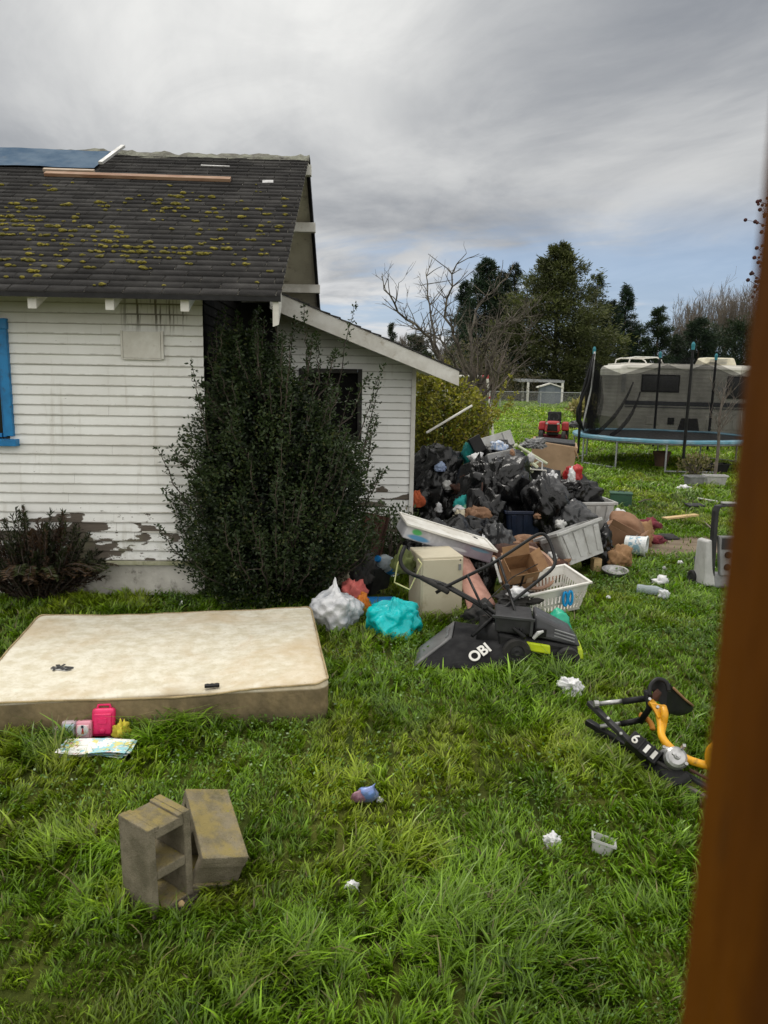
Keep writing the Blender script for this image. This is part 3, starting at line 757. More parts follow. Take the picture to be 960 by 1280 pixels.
GMIN = [.004]
def grow(mb, p, d, L, r, depth, rg, spread=.55, upb=.15, n=4, kids=(2, 3), twig=None):
    pts = [Vector(p)]; rs = [r]; q = Vector(d).normalized(); seg = 4
    for i in range(seg):
        q = (q + Vector((rg.gauss(0, .13), rg.gauss(0, .13), rg.gauss(0, .1) + upb * .25))).normalized()
        pts.append(pts[-1] + q * L / seg); rs.append(r * (1 - .5 * (i + 1) / seg))
    mb.tube(pts, rs, n if depth > 1 else 3, cap=False)
    if depth <= 0: return
    for i in range(rg.randint(*kids) + (1 if depth > 2 else 0)):
        k = rg.uniform(.3, 1.0); idx = min(seg, max(1, int(round(k * seg))))
        nd = (q + Vector((rg.gauss(0, spread), rg.gauss(0, spread), rg.gauss(0, spread * .6) + upb))).normalized()
        grow(mb, pts[idx], nd, L * rg.uniform(.55, .8), max(rs[idx] * .62, GMIN[0]), depth - 1, rg, spread, upb, n, kids)

def bare_tree(base, h, label, seed, name='bare_tree', group=None, mat=None, spread=.42, upb=.35, depth=4, r=None):
    rg = random.Random(seed); root = tree_root(name, label, 'tree', base, group); r = r or h * .016
    mb = MB(); pts = [(0, 0, 0), (rg.uniform(-.1, .1), 0, h * .2), (rg.uniform(-.2, .2), 0, h * .42)]
    mb.tube(pts, [r, r * .85, r * .7], 6); mb.build('trunk', mat or M_twig, root, smooth=True)
    mb = MB()
    GMIN[0] = .022 if h > 5 else .004
    for i in range(13 if h > 5 else 9):
        k = rg.uniform(.35, 1.0); p = Vector(pts[1]).lerp(Vector(pts[2]), k)
        a = rg.uniform(0, 6.28)
        grow(mb, p, (math.cos(a) * spread, math.sin(a) * spread, 1), h * rg.uniform(.20, .30), r * .55, depth, rg, spread, upb, 4, (2, 3))
    GMIN[0] = .004
    mb.build('crown', mat or M_twig, root)
    return root

# ------------------------------------------------------------------ trees far behind the field
conifer(P(690, 490, 78) * Vector((1, 1, 0)), 15.0, 13.5, 'tall broad olive-green pine, the largest tree behind the field', 'pine_tree', (.030, .038, .014), (.085, .088, .030), 'pine', 3.6, 21, leaf=.42)
conifer(P(602, 490, 82) * Vector((1, 1, 0)), 14.2, 10.5, 'dark blue-green fir left of the broad pine, behind the bare fruit tree', 'fir_tree', (.013, .025, .015), (.03, .046, .025), 'fir', 3.4, 22, leaf=.36)
conifer(P(637, 490, 88) * Vector((1, 1, 0)), 14.6, 6.5, 'thin dark fir tip between the dark fir and the broad pine', 'fir_tree', (.011, .022, .014), (.026, .040, .022), 'fir', 1.4, 23)
conifer(P(738, 490, 90) * Vector((1, 1, 0)), 14.0, 9.0, 'dark fir peeking out along the right edge of the broad pine', 'fir_tree', (.012, .022, .013), (.03, .044, .022), 'fir', 1.6, 24)
conifer(P(775, 492, 86) * Vector((1, 1, 0)), 12.4, 6.2, 'slim dark fir with pointed top above the left end of the motorhome', 'fir_tree', (.011, .024, .013), (.03, .05, .024), 'fir', 1.7, 25)
conifer(P(757, 492, 84) * Vector((1, 1, 0)), 10.4, 7.0, 'short dark fir squeezed between the broad pine and the slim fir', 'fir_tree', (.010, .02, .012), (.024, .04, .02), 'fir', 1.4, 26)
conifer(P(816, 492, 84) * Vector((1, 1, 0)), 9.8, 7.5, 'mid green fir above the motorhome side window', 'fir_tree', (.014, .026, .013), (.04, .056, .024), 'fir', 1.5, 27)
conifer(P(868, 493, 82) * Vector((1, 1, 0)), 8.6, 10.5, 'low wide dark conifer behind the motorhome roof unit', 'fir_tree', (.010, .02, .013), (.028, .04, .02), 'fir', 1.8, 28)
conifer(P(922, 493, 84) * Vector((1, 1, 0)), 7.8, 10.0, 'low dark conifer at the right end of the motorhome roof', 'fir_tree', (.012, .022, .013), (.03, .042, .02), 'round', 1.5, 29)
conifer(P(577, 490, 86) * Vector((1, 1, 0)), 12.4, 7.0, 'dark fir at the left end of the big evergreens behind the fruit tree', 'fir_tree', (.012, .024, .015), (.03, .044, .024), 'fir', 1.8, 33)
conifer(P(622, 490, 84) * Vector((1, 1, 0)), 13.2, 7.0, 'dark fir pressed against the left side of the broad pine', 'fir_tree', (.012, .023, .014), (.03, .044, .024), 'fir', 1.8, 34)
conifer(P(795, 492, 92) * Vector((1, 1, 0)), 8.2, 7.0, 'low fir between the slim fir and the mid green fir', 'fir_tree', (.011, .021, .013), (.03, .044, .022), 'fir', 1.2, 35)
conifer(P(842, 493, 94) * Vector((1, 1, 0)), 7.6, 7.5, 'low fir between the mid green fir and the wide dark conifer', 'fir_tree', (.012, .022, .014), (.034, .044, .022), 'fir', 1.2, 36)
conifer(P(489, 478, 110) * Vector((1, 1, 0)), 9.6, 3.0, 'tiny dark fir far away just above the lean-to roof', 'fir_tree', (.02, .03, .02), (.04, .055, .03), 'fir', .8, 30)
conifer(P(521, 478, 105) * Vector((1, 1, 0)), 7.4, 4.6, 'small rounded dark tree far away beside the leaning fruit tree limb', 'conifer_tree', (.022, .032, .02), (.05, .06, .03), 'round', .9, 31)
conifer(P(540, 480, 80) * Vector((1, 1, 0)), 3.4, 4.6, 'low yellowish bush far away over the end of the lean-to roof', 'bush', (.13, .12, .02), (.30, .26, .05), 'round', .6, 32)
for i, (px_, h_, Y_) in enumerate(((505, 8.6, 108), (560, 7.0, 104), (781, 11.5, 112), (838, 12.6, 118), (850, 14.2, 124), (868, 13.4, 112), (884, 15.2, 121), (900, 14.6, 115), (914, 15.4, 126), (930, 14.4, 114), (946, 15.6, 119), (962, 15.0, 112), (978, 16.0, 122))):
    lab = 'pale leafless tree, one of the grey bare row behind the motorhome' if i > 1 else ('pale leafless tree far away between the tiny fir and the lean-to roof' if i == 0 else 'pale leafless tree far behind the leaning fruit tree')
    bare_tree(P(px_, 492, Y_) * Vector((1, 1, 0)), h_ * (1.08 if i > 3 else 1), lab, 40 + i, group='bare grey trees behind the motorhome' if i > 1 else None, mat=M_twig, spread=.36, upb=.5, r=h_ * .013)
# brown leafless brush at the foot of the trees
def brush(base, w, h, label, seed, col=(.075, .06, .032), col2=(.12, .10, .05), n=3500, name='bush', cat='bush', leaf=.14, d=None):
    rg = np.random.default_rng(seed); root = thing(name, label, cat, base)
    mb = MB(); rr = random.Random(seed)
    for i in range(26):
        a = rr.uniform(0, 6.28); k = rr.random() ** .5
        tip = Vector((math.cos(a) * w * .5 * k, math.sin(a) * (d or w) * .5 * k, h * rr.uniform(.55, 1.02) * math.sqrt(1 - .6 * k * k)))
        mb.tube([(tip.x * .1, tip.y * .1, 0), tip * .5 + Vector((0, 0, .08 * h)), tip], [.02 * h ** .5, .012 * h ** .5, .004], 4)
    mb.build('stems', M_twig, root)
    u = rand_dirs(n) * (rg.random((n, 1)) ** .33); lump = 1 + .3 * (vnoise(u[:, 0] * 3 + 9, u[:, 2] * 3 + seed, 3) - .5)[:, None]
    p = u * lump * np.array([w / 2, (d or w) / 2, h * .52]) + np.array([0, 0, h * .5]); p[:, 2] = np.maximum(p[:, 2], .03)
    a = unit(rg.normal(size=(n, 3)) + np.array([0, 0, .7])); k = np.clip(u[:, 2:3] * .5 + .5 + rg.normal(size=(n, 1)) * .25, 0, 1)
    c = np.array(col) * (1 - k) + np.array(col2) * k
    V, Q, C = leaf_quads(p, a, perp(a), leaf * (.6 + .8 * rg.random(n)), leaf * .5, c, .6)
    fast_quads('foliage', V, Q, C, M_leaf, root); return root
brush(P(800, 497, 72) * Vector((1, 1, 0)), 6.0, 3.4, 'brown leafless brush under the firs, seen above the motorhome roof', 61, n=3000)
brush(P(640, 492, 74) * Vector((1, 1, 0)), 9.0, 2.6, 'low brown brush at the foot of the pine left of the small sheds', 62, n=3500)
brush(P(592, 493, 60) * Vector((1, 1, 0)), 6.5, 5.0, 'tangled grey-brown thicket behind the goal frame', 63, (.05, .043, .026), (.11, .095, .05), n=4200, leaf=.18)
brush(P(742, 515, 42) * Vector((1, 1, 0)), 2.6, 1.1, 'clump of tall straw-coloured grass left of the trampoline', 64, (.24, .2, .09), (.34, .29, .13), n=1800, leaf=.3, name='grass_clump', cat='grass')

# ------------------------------------------------------------------ bare fruit tree behind the lean-to
rg = random.Random(5)
base = P(606, 560, 14.2); base.z = 0
ft = tree_root('fruit_tree', 'gnarled leafless fruit tree sprawling behind the lean-to roof', 'tree', base)
def FT(px, py, Y=14.2): return P(px, py, Y) - base
mb = MB(); mb.tube([(0, 0, 0), FT(604, 530), FT(600, 500), FT(592, 478)], [.13, .115, .10, .085], 9); mb.build('trunk', M_lichen_twig, ft, smooth=True)
mb = MB()
limbs = [([(600, 500, 14.2), (560, 470, 14.1), (538, 425, 14.0), (508, 398, 13.8), (480, 362, 13.6)], .062),
         ([(560, 470, 14.1), (545, 430, 14.3), (540, 395, 14.4), (533, 345, 14.6)], .045),
         ([(592, 478, 14.2), (572, 430, 14.0), (556, 385, 13.9), (571, 330, 13.7)], .055),
         ([(592, 478, 14.2), (588, 430, 14.6), (597, 380, 14.8), (634, 348, 15.0)], .05),
         ([(595, 490, 14.2), (618, 440, 14.0), (632, 405, 13.8), (662, 396, 13.6)], .048),
         ([(600, 500, 14.2), (625, 470, 14.0), (650, 440, 13.8), (665, 405, 13.7)], .035),
         ([(597, 490, 14.2), (606, 440, 13.6), (615, 412, 13.3), (640, 398, 13.1)], .04),
         ([(588, 480, 14.2), (565, 445, 14.5), (545, 420, 14.7), (520, 412, 14.9)], .04)]
for pts, r_ in limbs:
    q = [FT(*p) for p in pts]; fine = []
    for i in range(len(q) - 1):
        for k in range(4): fine.append(q[i].lerp(q[i + 1], k / 4) + Vector((rg.gauss(0, .022), rg.gauss(0, .03), rg.gauss(0, .022))))
    fine.append(q[-1]); nn = len(fine)
    mb.tube(fine, [r_ * .74 * (1 - .75 * i / (nn - 1)) for i in range(nn)], 6, cap=False)
    for i in range(3, nn):
        for j in range(rg.choice((2, 3, 3))):
            d = (fine[i] - fine[i - 1]).normalized() * .6 + Vector((rg.gauss(0, .6), rg.gauss(0, .6), rg.gauss(.25, .5)))
            grow(mb, fine[i], d, rg.uniform(.12, .55), .011, rg.choice((0, 1, 1, 2)), rg, .7, .1, 3, (1, 3))
mb.build('branches', M_lichen_twig, ft)
mb = MB()                                       # pale straight suckers
for i in range(24):
    a = rg.uniform(570, 640); top = a + rg.uniform(-22, 34); yt = rg.uniform(380, 460)
    q0, q1 = FT(a * .4 + 603 * .6, rg.uniform(490, 525)), FT(top, yt, rg.uniform(13.4, 15))
    mb.tube([q0, q0.lerp(q1, .5) + Vector((rg.gauss(0, .05), rg.gauss(0, .05), .05)), q1], [.014, .010, .003], 4)
    for j in range(3):
        k = q0.lerp(q1, rg.uniform(.4, .95)); grow(mb, k, (q1 - q0).normalized() + Vector((rg.gauss(0, .5), rg.gauss(0, .4), .1)), rg.uniform(.15, .4), .006, 1, rg, .6, .1, 3, (1, 2))
mb.build('suckers', M_twig, ft)

# yellow-green shrub behind the lean-to
def shrub(name, label, base, profile, n, leaf, cols, stems, seed, clip=None, depth=.8, stemmat=None, shell=.45, upw=.4, jit=.5):
    rg = np.random.default_rng(seed); root = thing(name, label, 'shrub', base)
    zs = np.array([p[0] for p in profile]); rs = np.array([p[1] for p in profile]); cx = np.array([p[2] if len(p) > 2 else 0 for p in profile])
    N2 = int(n * 1.6); wts = rs + .05
    zz = np.interp(rg.random(N2), np.concatenate([[0], np.cumsum((wts[1:] + wts[:-1]) * np.diff(zs)) / np.sum((wts[1:] + wts[:-1]) * np.diff(zs))]), zs)
    az = rg.uniform(0, 2 * np.pi, N2); k = np.where(rg.random(N2) < .75, 1 - shell * rg.random(N2) ** 1.5, rg.random(N2) ** .5)
    lump = 1 + .55 * (vnoise(az * 2.2 + 20, zz * 3.4 + seed, 5) - .58) + .30 * (vnoise(az * 6 + 3, zz * 9 + seed, 8) - .5)
    rr = np.interp(zz, zs, rs) * k * lump
    p = np.stack([np.interp(zz, zs, cx) + rr * np.cos(az), rr * np.sin(az) * depth, zz + rg.normal(size=N2) * .03], 1)
    cl = vnoise(az * 5 + 7, zz * 6 + 2 + seed, 11)                    # light and dark clumps
    keep = (cl + rg.random(N2) * .5) > .33
    if clip is not None: keep &= ~clip(p)
    p, cl, k, zz, az = p[keep][:n], cl[keep][:n], k[keep][:n], zz[keep][:n], az[keep][:n]; m_ = len(p)
    out = np.stack([np.cos(az), np.sin(az) * depth, np.full(m_, upw)], 1); a = unit(out + rg.normal(size=(m_, 3)) * .8)
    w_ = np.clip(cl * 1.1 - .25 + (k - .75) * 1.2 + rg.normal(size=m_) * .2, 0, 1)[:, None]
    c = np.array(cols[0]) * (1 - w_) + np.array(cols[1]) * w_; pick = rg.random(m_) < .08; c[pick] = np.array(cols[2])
    V, Q, C = leaf_quads(p, a, perp(a), leaf * (.6 + .8 * rg.random(m_)), leaf * .55, c, jit)
    # stems and free sprays with their own leaves
    mb = MB(); rr_ = random.Random(seed); LP = []; LA = []
    for s_ in stems:
        pts = [Vector(q) for q in s_]; fine = []
        for i in range(len(pts) - 1):
            for q in range(6): fine.append(pts[i].lerp(pts[i + 1], q / 6) + Vector((rr_.gauss(0, .006), rr_.gauss(0, .006), 0)))
        fine.append(pts[-1]); nn = len(fine)
        mb.tube(fine, [.009 * (1 - .8 * i / nn) for i in range(nn)], 4, cap=False)
        for i in range(nn // 4, nn):
            kk = i / nn
            for q in range(7):
                dd = Vector((rr_.gauss(0, 1), rr_.gauss(0, 1), rr_.gauss(.5, .7))).normalized()
                LP.append(fine[i] + dd * rr_.uniform(.0, .05) * (1.3 - kk)); LA.append(dd)
            if rr_.random() < .75:
                dd = Vector((rr_.gauss(0, 1), rr_.gauss(0, 1), rr_.gauss(.6, .5))).normalized(); e = fine[i] + dd * rr_.uniform(.06, .16) * (1.25 - kk)
                mb.tube([fine[i], e], [.003, .0015], 3, cap=False)
                for q in range(5): LP.append(fine[i].lerp(e, q / 5)); LA.append((dd + Vector((rr_.gauss(0, .8), rr_.gauss(0, .8), rr_.gauss(0, .8)))).normalized())
    for i in range(24):
        a_ = rr_.uniform(0, 6.28); zt = rr_.uniform(.4, .9) * zs[-1]; r_ = float(np.interp(zt, zs, rs)) * .7
        mb.tube([(rr_.gauss(0, .1), rr_.gauss(0, .08), 0), (math.cos(a_) * r_ * .5, math.sin(a_) * r_ * .5 * depth, zt * .6), (math.cos(a_) * r_, math.sin(a_) * r_ * depth, zt)], [.016, .010, .004], 4, cap=False)
    mb.build('stems', stemmat or M_twig, root)
    if LP:
        LP = np.array([tuple(q) for q in LP]); LA = np.array([tuple(q) for q in LA]); c2 = np.array(cols[0]) * .5 + np.array(cols[1]) * .6
        V2, Q2, C2 = leaf_quads(LP, LA, perp(LA), leaf * (.6 + .7 * rg.random(len(LP))), leaf * .5, np.repeat(c2[None], len(LP), 0), .6)
        V, Q, C = np.concatenate([V, V2]), np.concatenate([Q, Q2 + len(V)]), np.concatenate([C, C2])
    fast_quads('foliage', V, Q, C, M_leaf, root); return root
sb = P(553, 560, 12.3); sb.z = 0
rg_ = random.Random(3)
stems = []
for i in range(26):
    a = rg_.uniform(0, 6.28); r_ = rg_.uniform(.5, 1.05); stems.append([(math.cos(a) * .2, math.sin(a) * .2, .5), (math.cos(a) * r_ * .7, math.sin(a) * r_ * .6, 1.2), (math.cos(a) * r_ * 1.15, math.sin(a) * r_, rg_.uniform(1.45, 2.05))])
shrub('shrub', 'yellow-green leafy shrub growing against the far end of the lean-to', sb,
      [(.1, .4), (.5, .7), (1.0, .82), (1.4, .78), (1.75, .6), (2.0, .25)], 11000, .065, ((.09, .095, .012), (.34, .31, .035), (.26, .18, .03)), stems, 71, shell=.8, jit=.7, clip=lambda p: (p[:, 0] + sb.x < .48) & (p[:, 1] + sb.y < 12.3))

# big dark cotoneaster against the house corner
bb = Vector((-.98, 6.72, 0))
def clip_house(p):
    wx = p[:, 0] + bb.x - HO.x; wy = p[:, 1] + bb.y - HO.y
    lx = wx * math.cos(HA) + wy * math.sin(HA); ly = -wx * math.sin(HA) + wy * math.cos(HA)
    return ((lx < .04) & (ly > -.05)) | (ly > 1.93) | ((lx < .72) & (ly > -.5) & (p[:, 2] > 2.52 + .55 * np.maximum(ly + .5, 0)))
stems = []
def SB(px, py, Y): return P(px, py, Y - .6) - bb
for (x0_, y0_, x1_, y1_, Y0, Y1) in ((262, 560, 238, 455, 7.0, 6.8), (258, 600, 213, 575, 7.0, 6.75), (255, 630, 214, 560, 7.0, 6.8), (275, 470, 282, 388, 7.2, 7.2), (300, 460, 300, 402, 7.3, 7.3), (322, 460, 318, 408, 7.5, 7.4), (345, 470, 352, 420, 7.5, 7.5),
                                     (362, 470, 368, 398, 7.6, 7.6), (385, 480, 380, 384, 7.6, 7.5), (400, 480, 396, 420, 7.6, 7.6), (420, 500, 442, 384, 7.7, 7.7), (445, 560, 480, 458, 7.7, 7.8), (455, 560, 474, 482, 7.7, 7.9), (458, 590, 470, 520, 7.6, 7.7), (330, 480, 333, 430, 7.6, 7.6),
                                     (452, 640, 476, 590, 7.4, 7.4), (258, 655, 205, 612, 6.9, 6.8), (410, 480, 420, 440, 7.5, 7.5), (350, 450, 340, 385, 7.8, 7.8), (290, 440, 272, 410, 7.4, 7.4), (310, 430, 325, 385, 7.7, 7.7), (272, 520, 246, 500, 7.0, 6.8), (440, 520, 462, 470, 7.7, 7.8), (265, 500, 252, 480, 7.1, 7.0)):
    A_, B_ = SB(x0_, y0_, Y0), SB(x1_, y1_, Y1); mid = A_.lerp(B_, .5) + Vector((0, -.03, .05)); stems.append([A_ * Vector((.7, .7, .9)), A_, mid, B_])
rs_ = random.Random(77)
prof_ = [(0, .62), (.6, .98), (.95, 1.04), (1.3, 1.0), (1.7, .82), (2.1, .62), (2.5, .45)]
for i in range(130):
    a = rs_.uniform(0, 6.28); zt = rs_.uniform(.45, 2.38); r_ = float(np.interp(zt, [q[0] for q in prof_], [q[1] for q in prof_])) * rs_.uniform(.72, 1.08)
    tip = Vector((math.cos(a) * r_ - .1 * max(0, zt - 1.3), math.sin(a) * r_ * .8, zt)); st0 = Vector((tip.x * .45, tip.y * .45, max(.1, zt - rs_.uniform(.5, .8)))); md = st0.lerp(tip, .55) + Vector((tip.x * .10, tip.y * .10, -.02))
    if clip_house(np.array([tuple(tip)]))[0]: continue
    stems.append([st0, md, tip])
for i in range(16):
    px_ = rs_.uniform(268, 345); A_ = P(px_, rs_.uniform(470, 520), 6.6) - bb; B_ = P(px_ + rs_.uniform(-10, 14), rs_.uniform(392, 450), 6.75) - bb; stems.append([A_, A_.lerp(B_, .5) + Vector((rs_.gauss(0, .02), 0, 0)), B_])
shrub('shrub', 'tall dark green small-leaved bush filling the corner of the white house', bb,
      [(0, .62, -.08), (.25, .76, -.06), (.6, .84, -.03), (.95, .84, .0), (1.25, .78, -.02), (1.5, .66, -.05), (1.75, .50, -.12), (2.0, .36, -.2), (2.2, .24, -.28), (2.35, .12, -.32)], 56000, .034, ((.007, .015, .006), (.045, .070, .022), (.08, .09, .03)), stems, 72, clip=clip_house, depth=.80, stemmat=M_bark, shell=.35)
# dark depth inside the bush: added near-black leaves paint its inner shade
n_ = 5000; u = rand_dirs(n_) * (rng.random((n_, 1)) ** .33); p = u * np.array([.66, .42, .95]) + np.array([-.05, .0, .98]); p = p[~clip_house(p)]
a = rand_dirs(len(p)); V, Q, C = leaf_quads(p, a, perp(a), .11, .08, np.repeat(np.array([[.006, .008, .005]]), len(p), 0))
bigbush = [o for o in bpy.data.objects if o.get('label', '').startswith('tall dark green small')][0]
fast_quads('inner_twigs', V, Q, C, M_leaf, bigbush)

# browning spiky shrub at the left edge
fb = G(30, 760); fb.y += .25
root = thing('shrub', 'low half-dead spiky shrub, brown and dark green, against the wall under the blue window', 'shrub', fb)
rr_ = random.Random(17); mb = MB(); LP = []; LA = []; LC = []
for i in range(170):
    a = rr_.uniform(0, 6.28); k = rr_.random() ** .6; tip = Vector((math.cos(a) * .62 * k, math.sin(a) * .38 * k, rr_.uniform(.35, .86) * (1.05 - .5 * k * k)))
    if tip.y > .3: tip.y = .3
    b0 = Vector((tip.x * .25, tip.y * .25, 0)); mid = b0.lerp(tip, .5) + Vector((tip.x * .12, tip.y * .1, .05)); pts = [b0, b0.lerp(mid, .5), mid, mid.lerp(tip, .5) + Vector((0, 0, .02)), tip]
    mb.tube(pts, [.008, .007, .006, .004, .002], 4, cap=False)
    dead = rr_.random() < .42; seg = 30
    for j in range(seg):
        kk = .15 + .85 * j / seg; f_ = kk * 4; i0 = min(3, int(f_)); q = pts[i0].lerp(pts[i0 + 1], f_ - i0); dr = (pts[min(4, i0 + 1)] - pts[i0]).normalized()
        for m_ in range(3):
            d = (dr * .9 + Vector((rr_.gauss(0, .55), rr_.gauss(0, .55), rr_.gauss(0, .55)))).normalized(); LP.append(tuple(q)); LA.append(tuple(d))
            s_ = rr_.uniform(.5, 1.2); dk = .35 + .65 * q.z / .8
            LC.append(tuple(c * s_ * dk for c in ((.075, .042, .024) if dead or (q.z < .3 and rr_.random() < .6) else (.034, .044, .014))))
for i in range(60):
    a = rr_.uniform(0, 6.28); Lf_ = rr_.uniform(.5, .85); dr0 = Vector((math.cos(a), math.sin(a) * .7 - .15, 0)); q = Vector((rr_.gauss(0, .12), rr_.gauss(0, .06), .02)); d_ = (dr0 * .35 + Vector((0, 0, 1))).normalized(); dead = rr_.random() < .5; pts = [q.copy()]
    for j in range(26):
        d_ = (d_ + dr0 * .05 + Vector((0, 0, -.035 * (j / 10)))).normalized(); q = q + d_ * Lf_ / 26; q.y = min(q.y, .3); pts.append(q.copy())
        if j > 4:
            sd_ = d_.cross(Vector((0, 0, 1)))
            if sd_.length < .05: sd_ = Vector((1, 0, 0))
            sd_.normalize()
            for s_ in (-1, 1):
                for m_ in range(2): LP.append(tuple(q + d_ * .008 * m_)); LA.append(tuple((sd_ * s_ + d_ * .45 + Vector((0, 0, rr_.gauss(-.1, .15)))).normalized())); b_ = rr_.uniform(.6, 1.2) * (.4 + .6 * j / 26); LC.append(tuple(c * b_ for c in ((.10, .058, .032) if dead else (.050, .062, .020))))
    mb.tube(pts, .004, 3, cap=False)
mb.build('stems', M_bark, root)
LP, LA, LC = np.array(LP), np.array(LA), np.array(LC)
V, Q, C = leaf_quads(LP, LA, perp(LA), .05, .012, LC, .5); fast_quads('foliage', V, Q, C, M_leaf, root)

# twigs with dark red buds reaching in at the right edge
rb = P(1003, 560, 11.0); rb.z = 0
root = tree_root('budding_tree', 'bare tree with dark red buds at the right edge of the view', 'tree', rb)
rg = random.Random(23); mb = MB(); mb.tube([(0, 0, 0), (.05, 0, 1.6), (.02, .05, 3.6), (.1, 0, 5.2)], [.09, .08, .06, .025], 8); mb.build('trunk', M_bark, root, smooth=True)
mb = MB(); buds = MB()
for (x1_, y1_) in ((947, 252), (950, 262), (944, 277), (952, 290), (946, 310), (943, 322), (948, 328), (939, 342), (935, 350), (948, 352), (944, 358), (955, 340), (958, 318), (956, 268)):
    A_ = Vector((.03, 0, 2.4 + (380 - y1_) * .013)); B_ = P(x1_, y1_, 11.0) - rb; mid = A_.lerp(B_, .6) + Vector((0, 0, rg.uniform(-.05, .08)))
    mb.tube([A_, A_.lerp(mid, .5), mid, B_], [.012, .010, .007, .003], 4)
    for j in range(7):
        q = mid.lerp(B_, rg.uniform(0, 1)); e = q + Vector((rg.gauss(-.03, .05), rg.gauss(0, .05), rg.gauss(.02, .06))); mb.tube([q, e], [.004, .002], 3); s_ = rg.uniform(.014, .026)
        buds.add([e + v_ * s_ for v_ in IV], IF)
    buds.add([B_ + v_ * .028 for v_ in IV], IF)
mb.build('branches', pm('red_twig', (.07, .03, .03), (.04, .02, .02), 5, .8), root); bo = buds.build('buds', pm('red_buds', (.06, .012, .016), (.03, .01, .012), 5, .7), root); bo['kind'] = 'stuff'
# ------------------------------------------------------------------ background things
def flat(v): return Vector((v.x, v.y, 0))
# trampoline
TC = Vector((6.95, 18.9, 0)); TR, TZ = 2.15, .72
tr = thing('trampoline', 'round trampoline with sagging black safety net and teal pole caps in front of the motorhome', 'trampoline', TC)
M_tealpad = pm('faded_teal_pad', (.10, .27, .36), (.20, .34, .42), 4, .6, .2, 20, dirt=(.05, .09, .11))
M_galv = pm('galvanised', (.34, .35, .36), (.24, .25, .26), 9, .5, .1, 60, metal=.4)
def ringpt(a, r_=TR, z_=TZ): return Vector((math.cos(a) * r_, math.sin(a) * r_, z_))
mb = MB(); NSEG = 48; prof = ((TR - .20, .0), (TR - .19, .02), (TR + .03, .022), (TR + .05, .0), (TR + .05, -.05), (TR + .03, -.05), (TR + .03, -.008), (TR - .20, -.012))
vs = []; fs = []
for i in range(NSEG):
    a = 2 * math.pi * i / NSEG; dz = .018 * noise.noise(Vector((math.cos(a) * 3, math.sin(a) * 3, 1)))
    for r_, z_ in prof: vs.append(ringpt(a, r_, TZ + z_ + dz))
np_ = len(prof)
for i in range(NSEG):
    for k in range(np_): fs.append((i * np_ + k, i * np_ + (k + 1) % np_, ((i + 1) % NSEG) * np_ + (k + 1) % np_, ((i + 1) % NSEG) * np_ + k))
mb.add(vs, fs); mb.build('pad', M_tealpad, tr)
mb = MB(); mb.lathe([(0.001, TZ - .04), (1.2, TZ - .035), (TR - .17, TZ - .02), (TR - .17, TZ - .03), (0.001, TZ - .05)], 48); mb.build('mat', M_black, tr)
mb = MB(); mb.tube([ringpt(2 * math.pi * i / 48, TR + .0, TZ - .07) for i in range(49)], .025, 6, cap=False); mb.build('frame', M_galv, tr)
for i in range(12):
    a = 2 * math.pi * (i + .42) / 12
    mb = MB(); mb.tube([ringpt(a, TR, TZ - .07), ringpt(a, TR, .02)], .021, 8); mb.build('leg', M_galv, tr)
for i in range(6):
    a0, a1 = 2 * math.pi * (2 * i + .42) / 12, 2 * math.pi * (2 * i + 1.42) / 12
    mb = MB(); mb.tube([ringpt(a0, TR, .04), ringpt(a1, TR, .04)], .019, 6); mb.build('foot_bar', M_galv, tr)
m = bpy.data.materials.new('safety_net'); t = NT(m); b = t.bsdf(); b.inputs['Base Color'].default_value = (.010, .010, .011, 1); b.inputs['Roughness'].default_value = .9; b.inputs['Specular IOR Level'].default_value = .1
v = t.coord(); tp = t.new('ShaderNodeBsdfTransparent'); mx = t.new('ShaderNodeMixShader')
t.set(mx.inputs[0], t.ramp(t.noise(v, 1.7, 3), .3, .7, .50, .66)); t.l.new(tp.outputs[0], mx.inputs[1]); t.l.new(b.outputs[0], mx.inputs[2]); t.l.new(mx.outputs[0], t.out.inputs[0]); M_net = m
poles = []; M_cap = pm('teal_cap', (.03, .22, .27), (.02, .15, .19), 6, .5)
for px_, py_, Y_ in ((743, 437, 18.6), (827, 442, 20.75), (863, 432, 16.95), (935, 440, 18.0), (908, 446, 20.6), (775, 434, 17.05)):
    top = P(px_, py_, Y_) - TC; poles.append(top)
poles = [p for i, p in enumerate(poles) if i != 5]
for i_, p in enumerate(poles):
    a = math.atan2(p.y, p.x)
    if i_: p = Vector((math.cos(a) * (TR + .07), math.sin(a) * (TR + .07), p.z))
    bt = ringpt(a, TR + .06, .25)
    mb = MB(); mb.tube([bt, ringpt(a, TR + .06, TZ + .1), ringpt(a, TR + .07, TZ + .9), Vector((p.x, p.y, p.z - .08))], [.03, .034, .034, .028], 10)
    po = mb.build('pole', M_black, tr)
    mb = MB(); mb.tube([p - Vector((0, 0, .10)), p + Vector((0, 0, .02)), p + Vector((0, 0, .07))], [.036, .042, .016], 10); mb.build('pole_cap', M_cap, po)
# a second, bent white pole on the left and a loose hanging strap
q = poles[0]; mb = MB(); mb.tube([q + Vector((.0, -.04, -.05)), q + Vector((-.02, -.05, -.9)), q + Vector((-.16, -.05, -1.7)), q + Vector((-.20, -.05, -1.95))], .022, 8); mb.build('bent_pole', M_lgrey, tr, smooth=True)
mb = MB(); mb.tube([q + Vector((-.02, -.09, -.1)), q + Vector((-.12, -.1, -.8)), q + Vector((-.34, -.1, -1.45)), q + Vector((-.30, -.08, -1.7)), q + Vector((-.16, -.1, -1.95))], [.02, .025, .04, .06, .02], 6); mb.build('strap', M_black, tr, smooth=True)
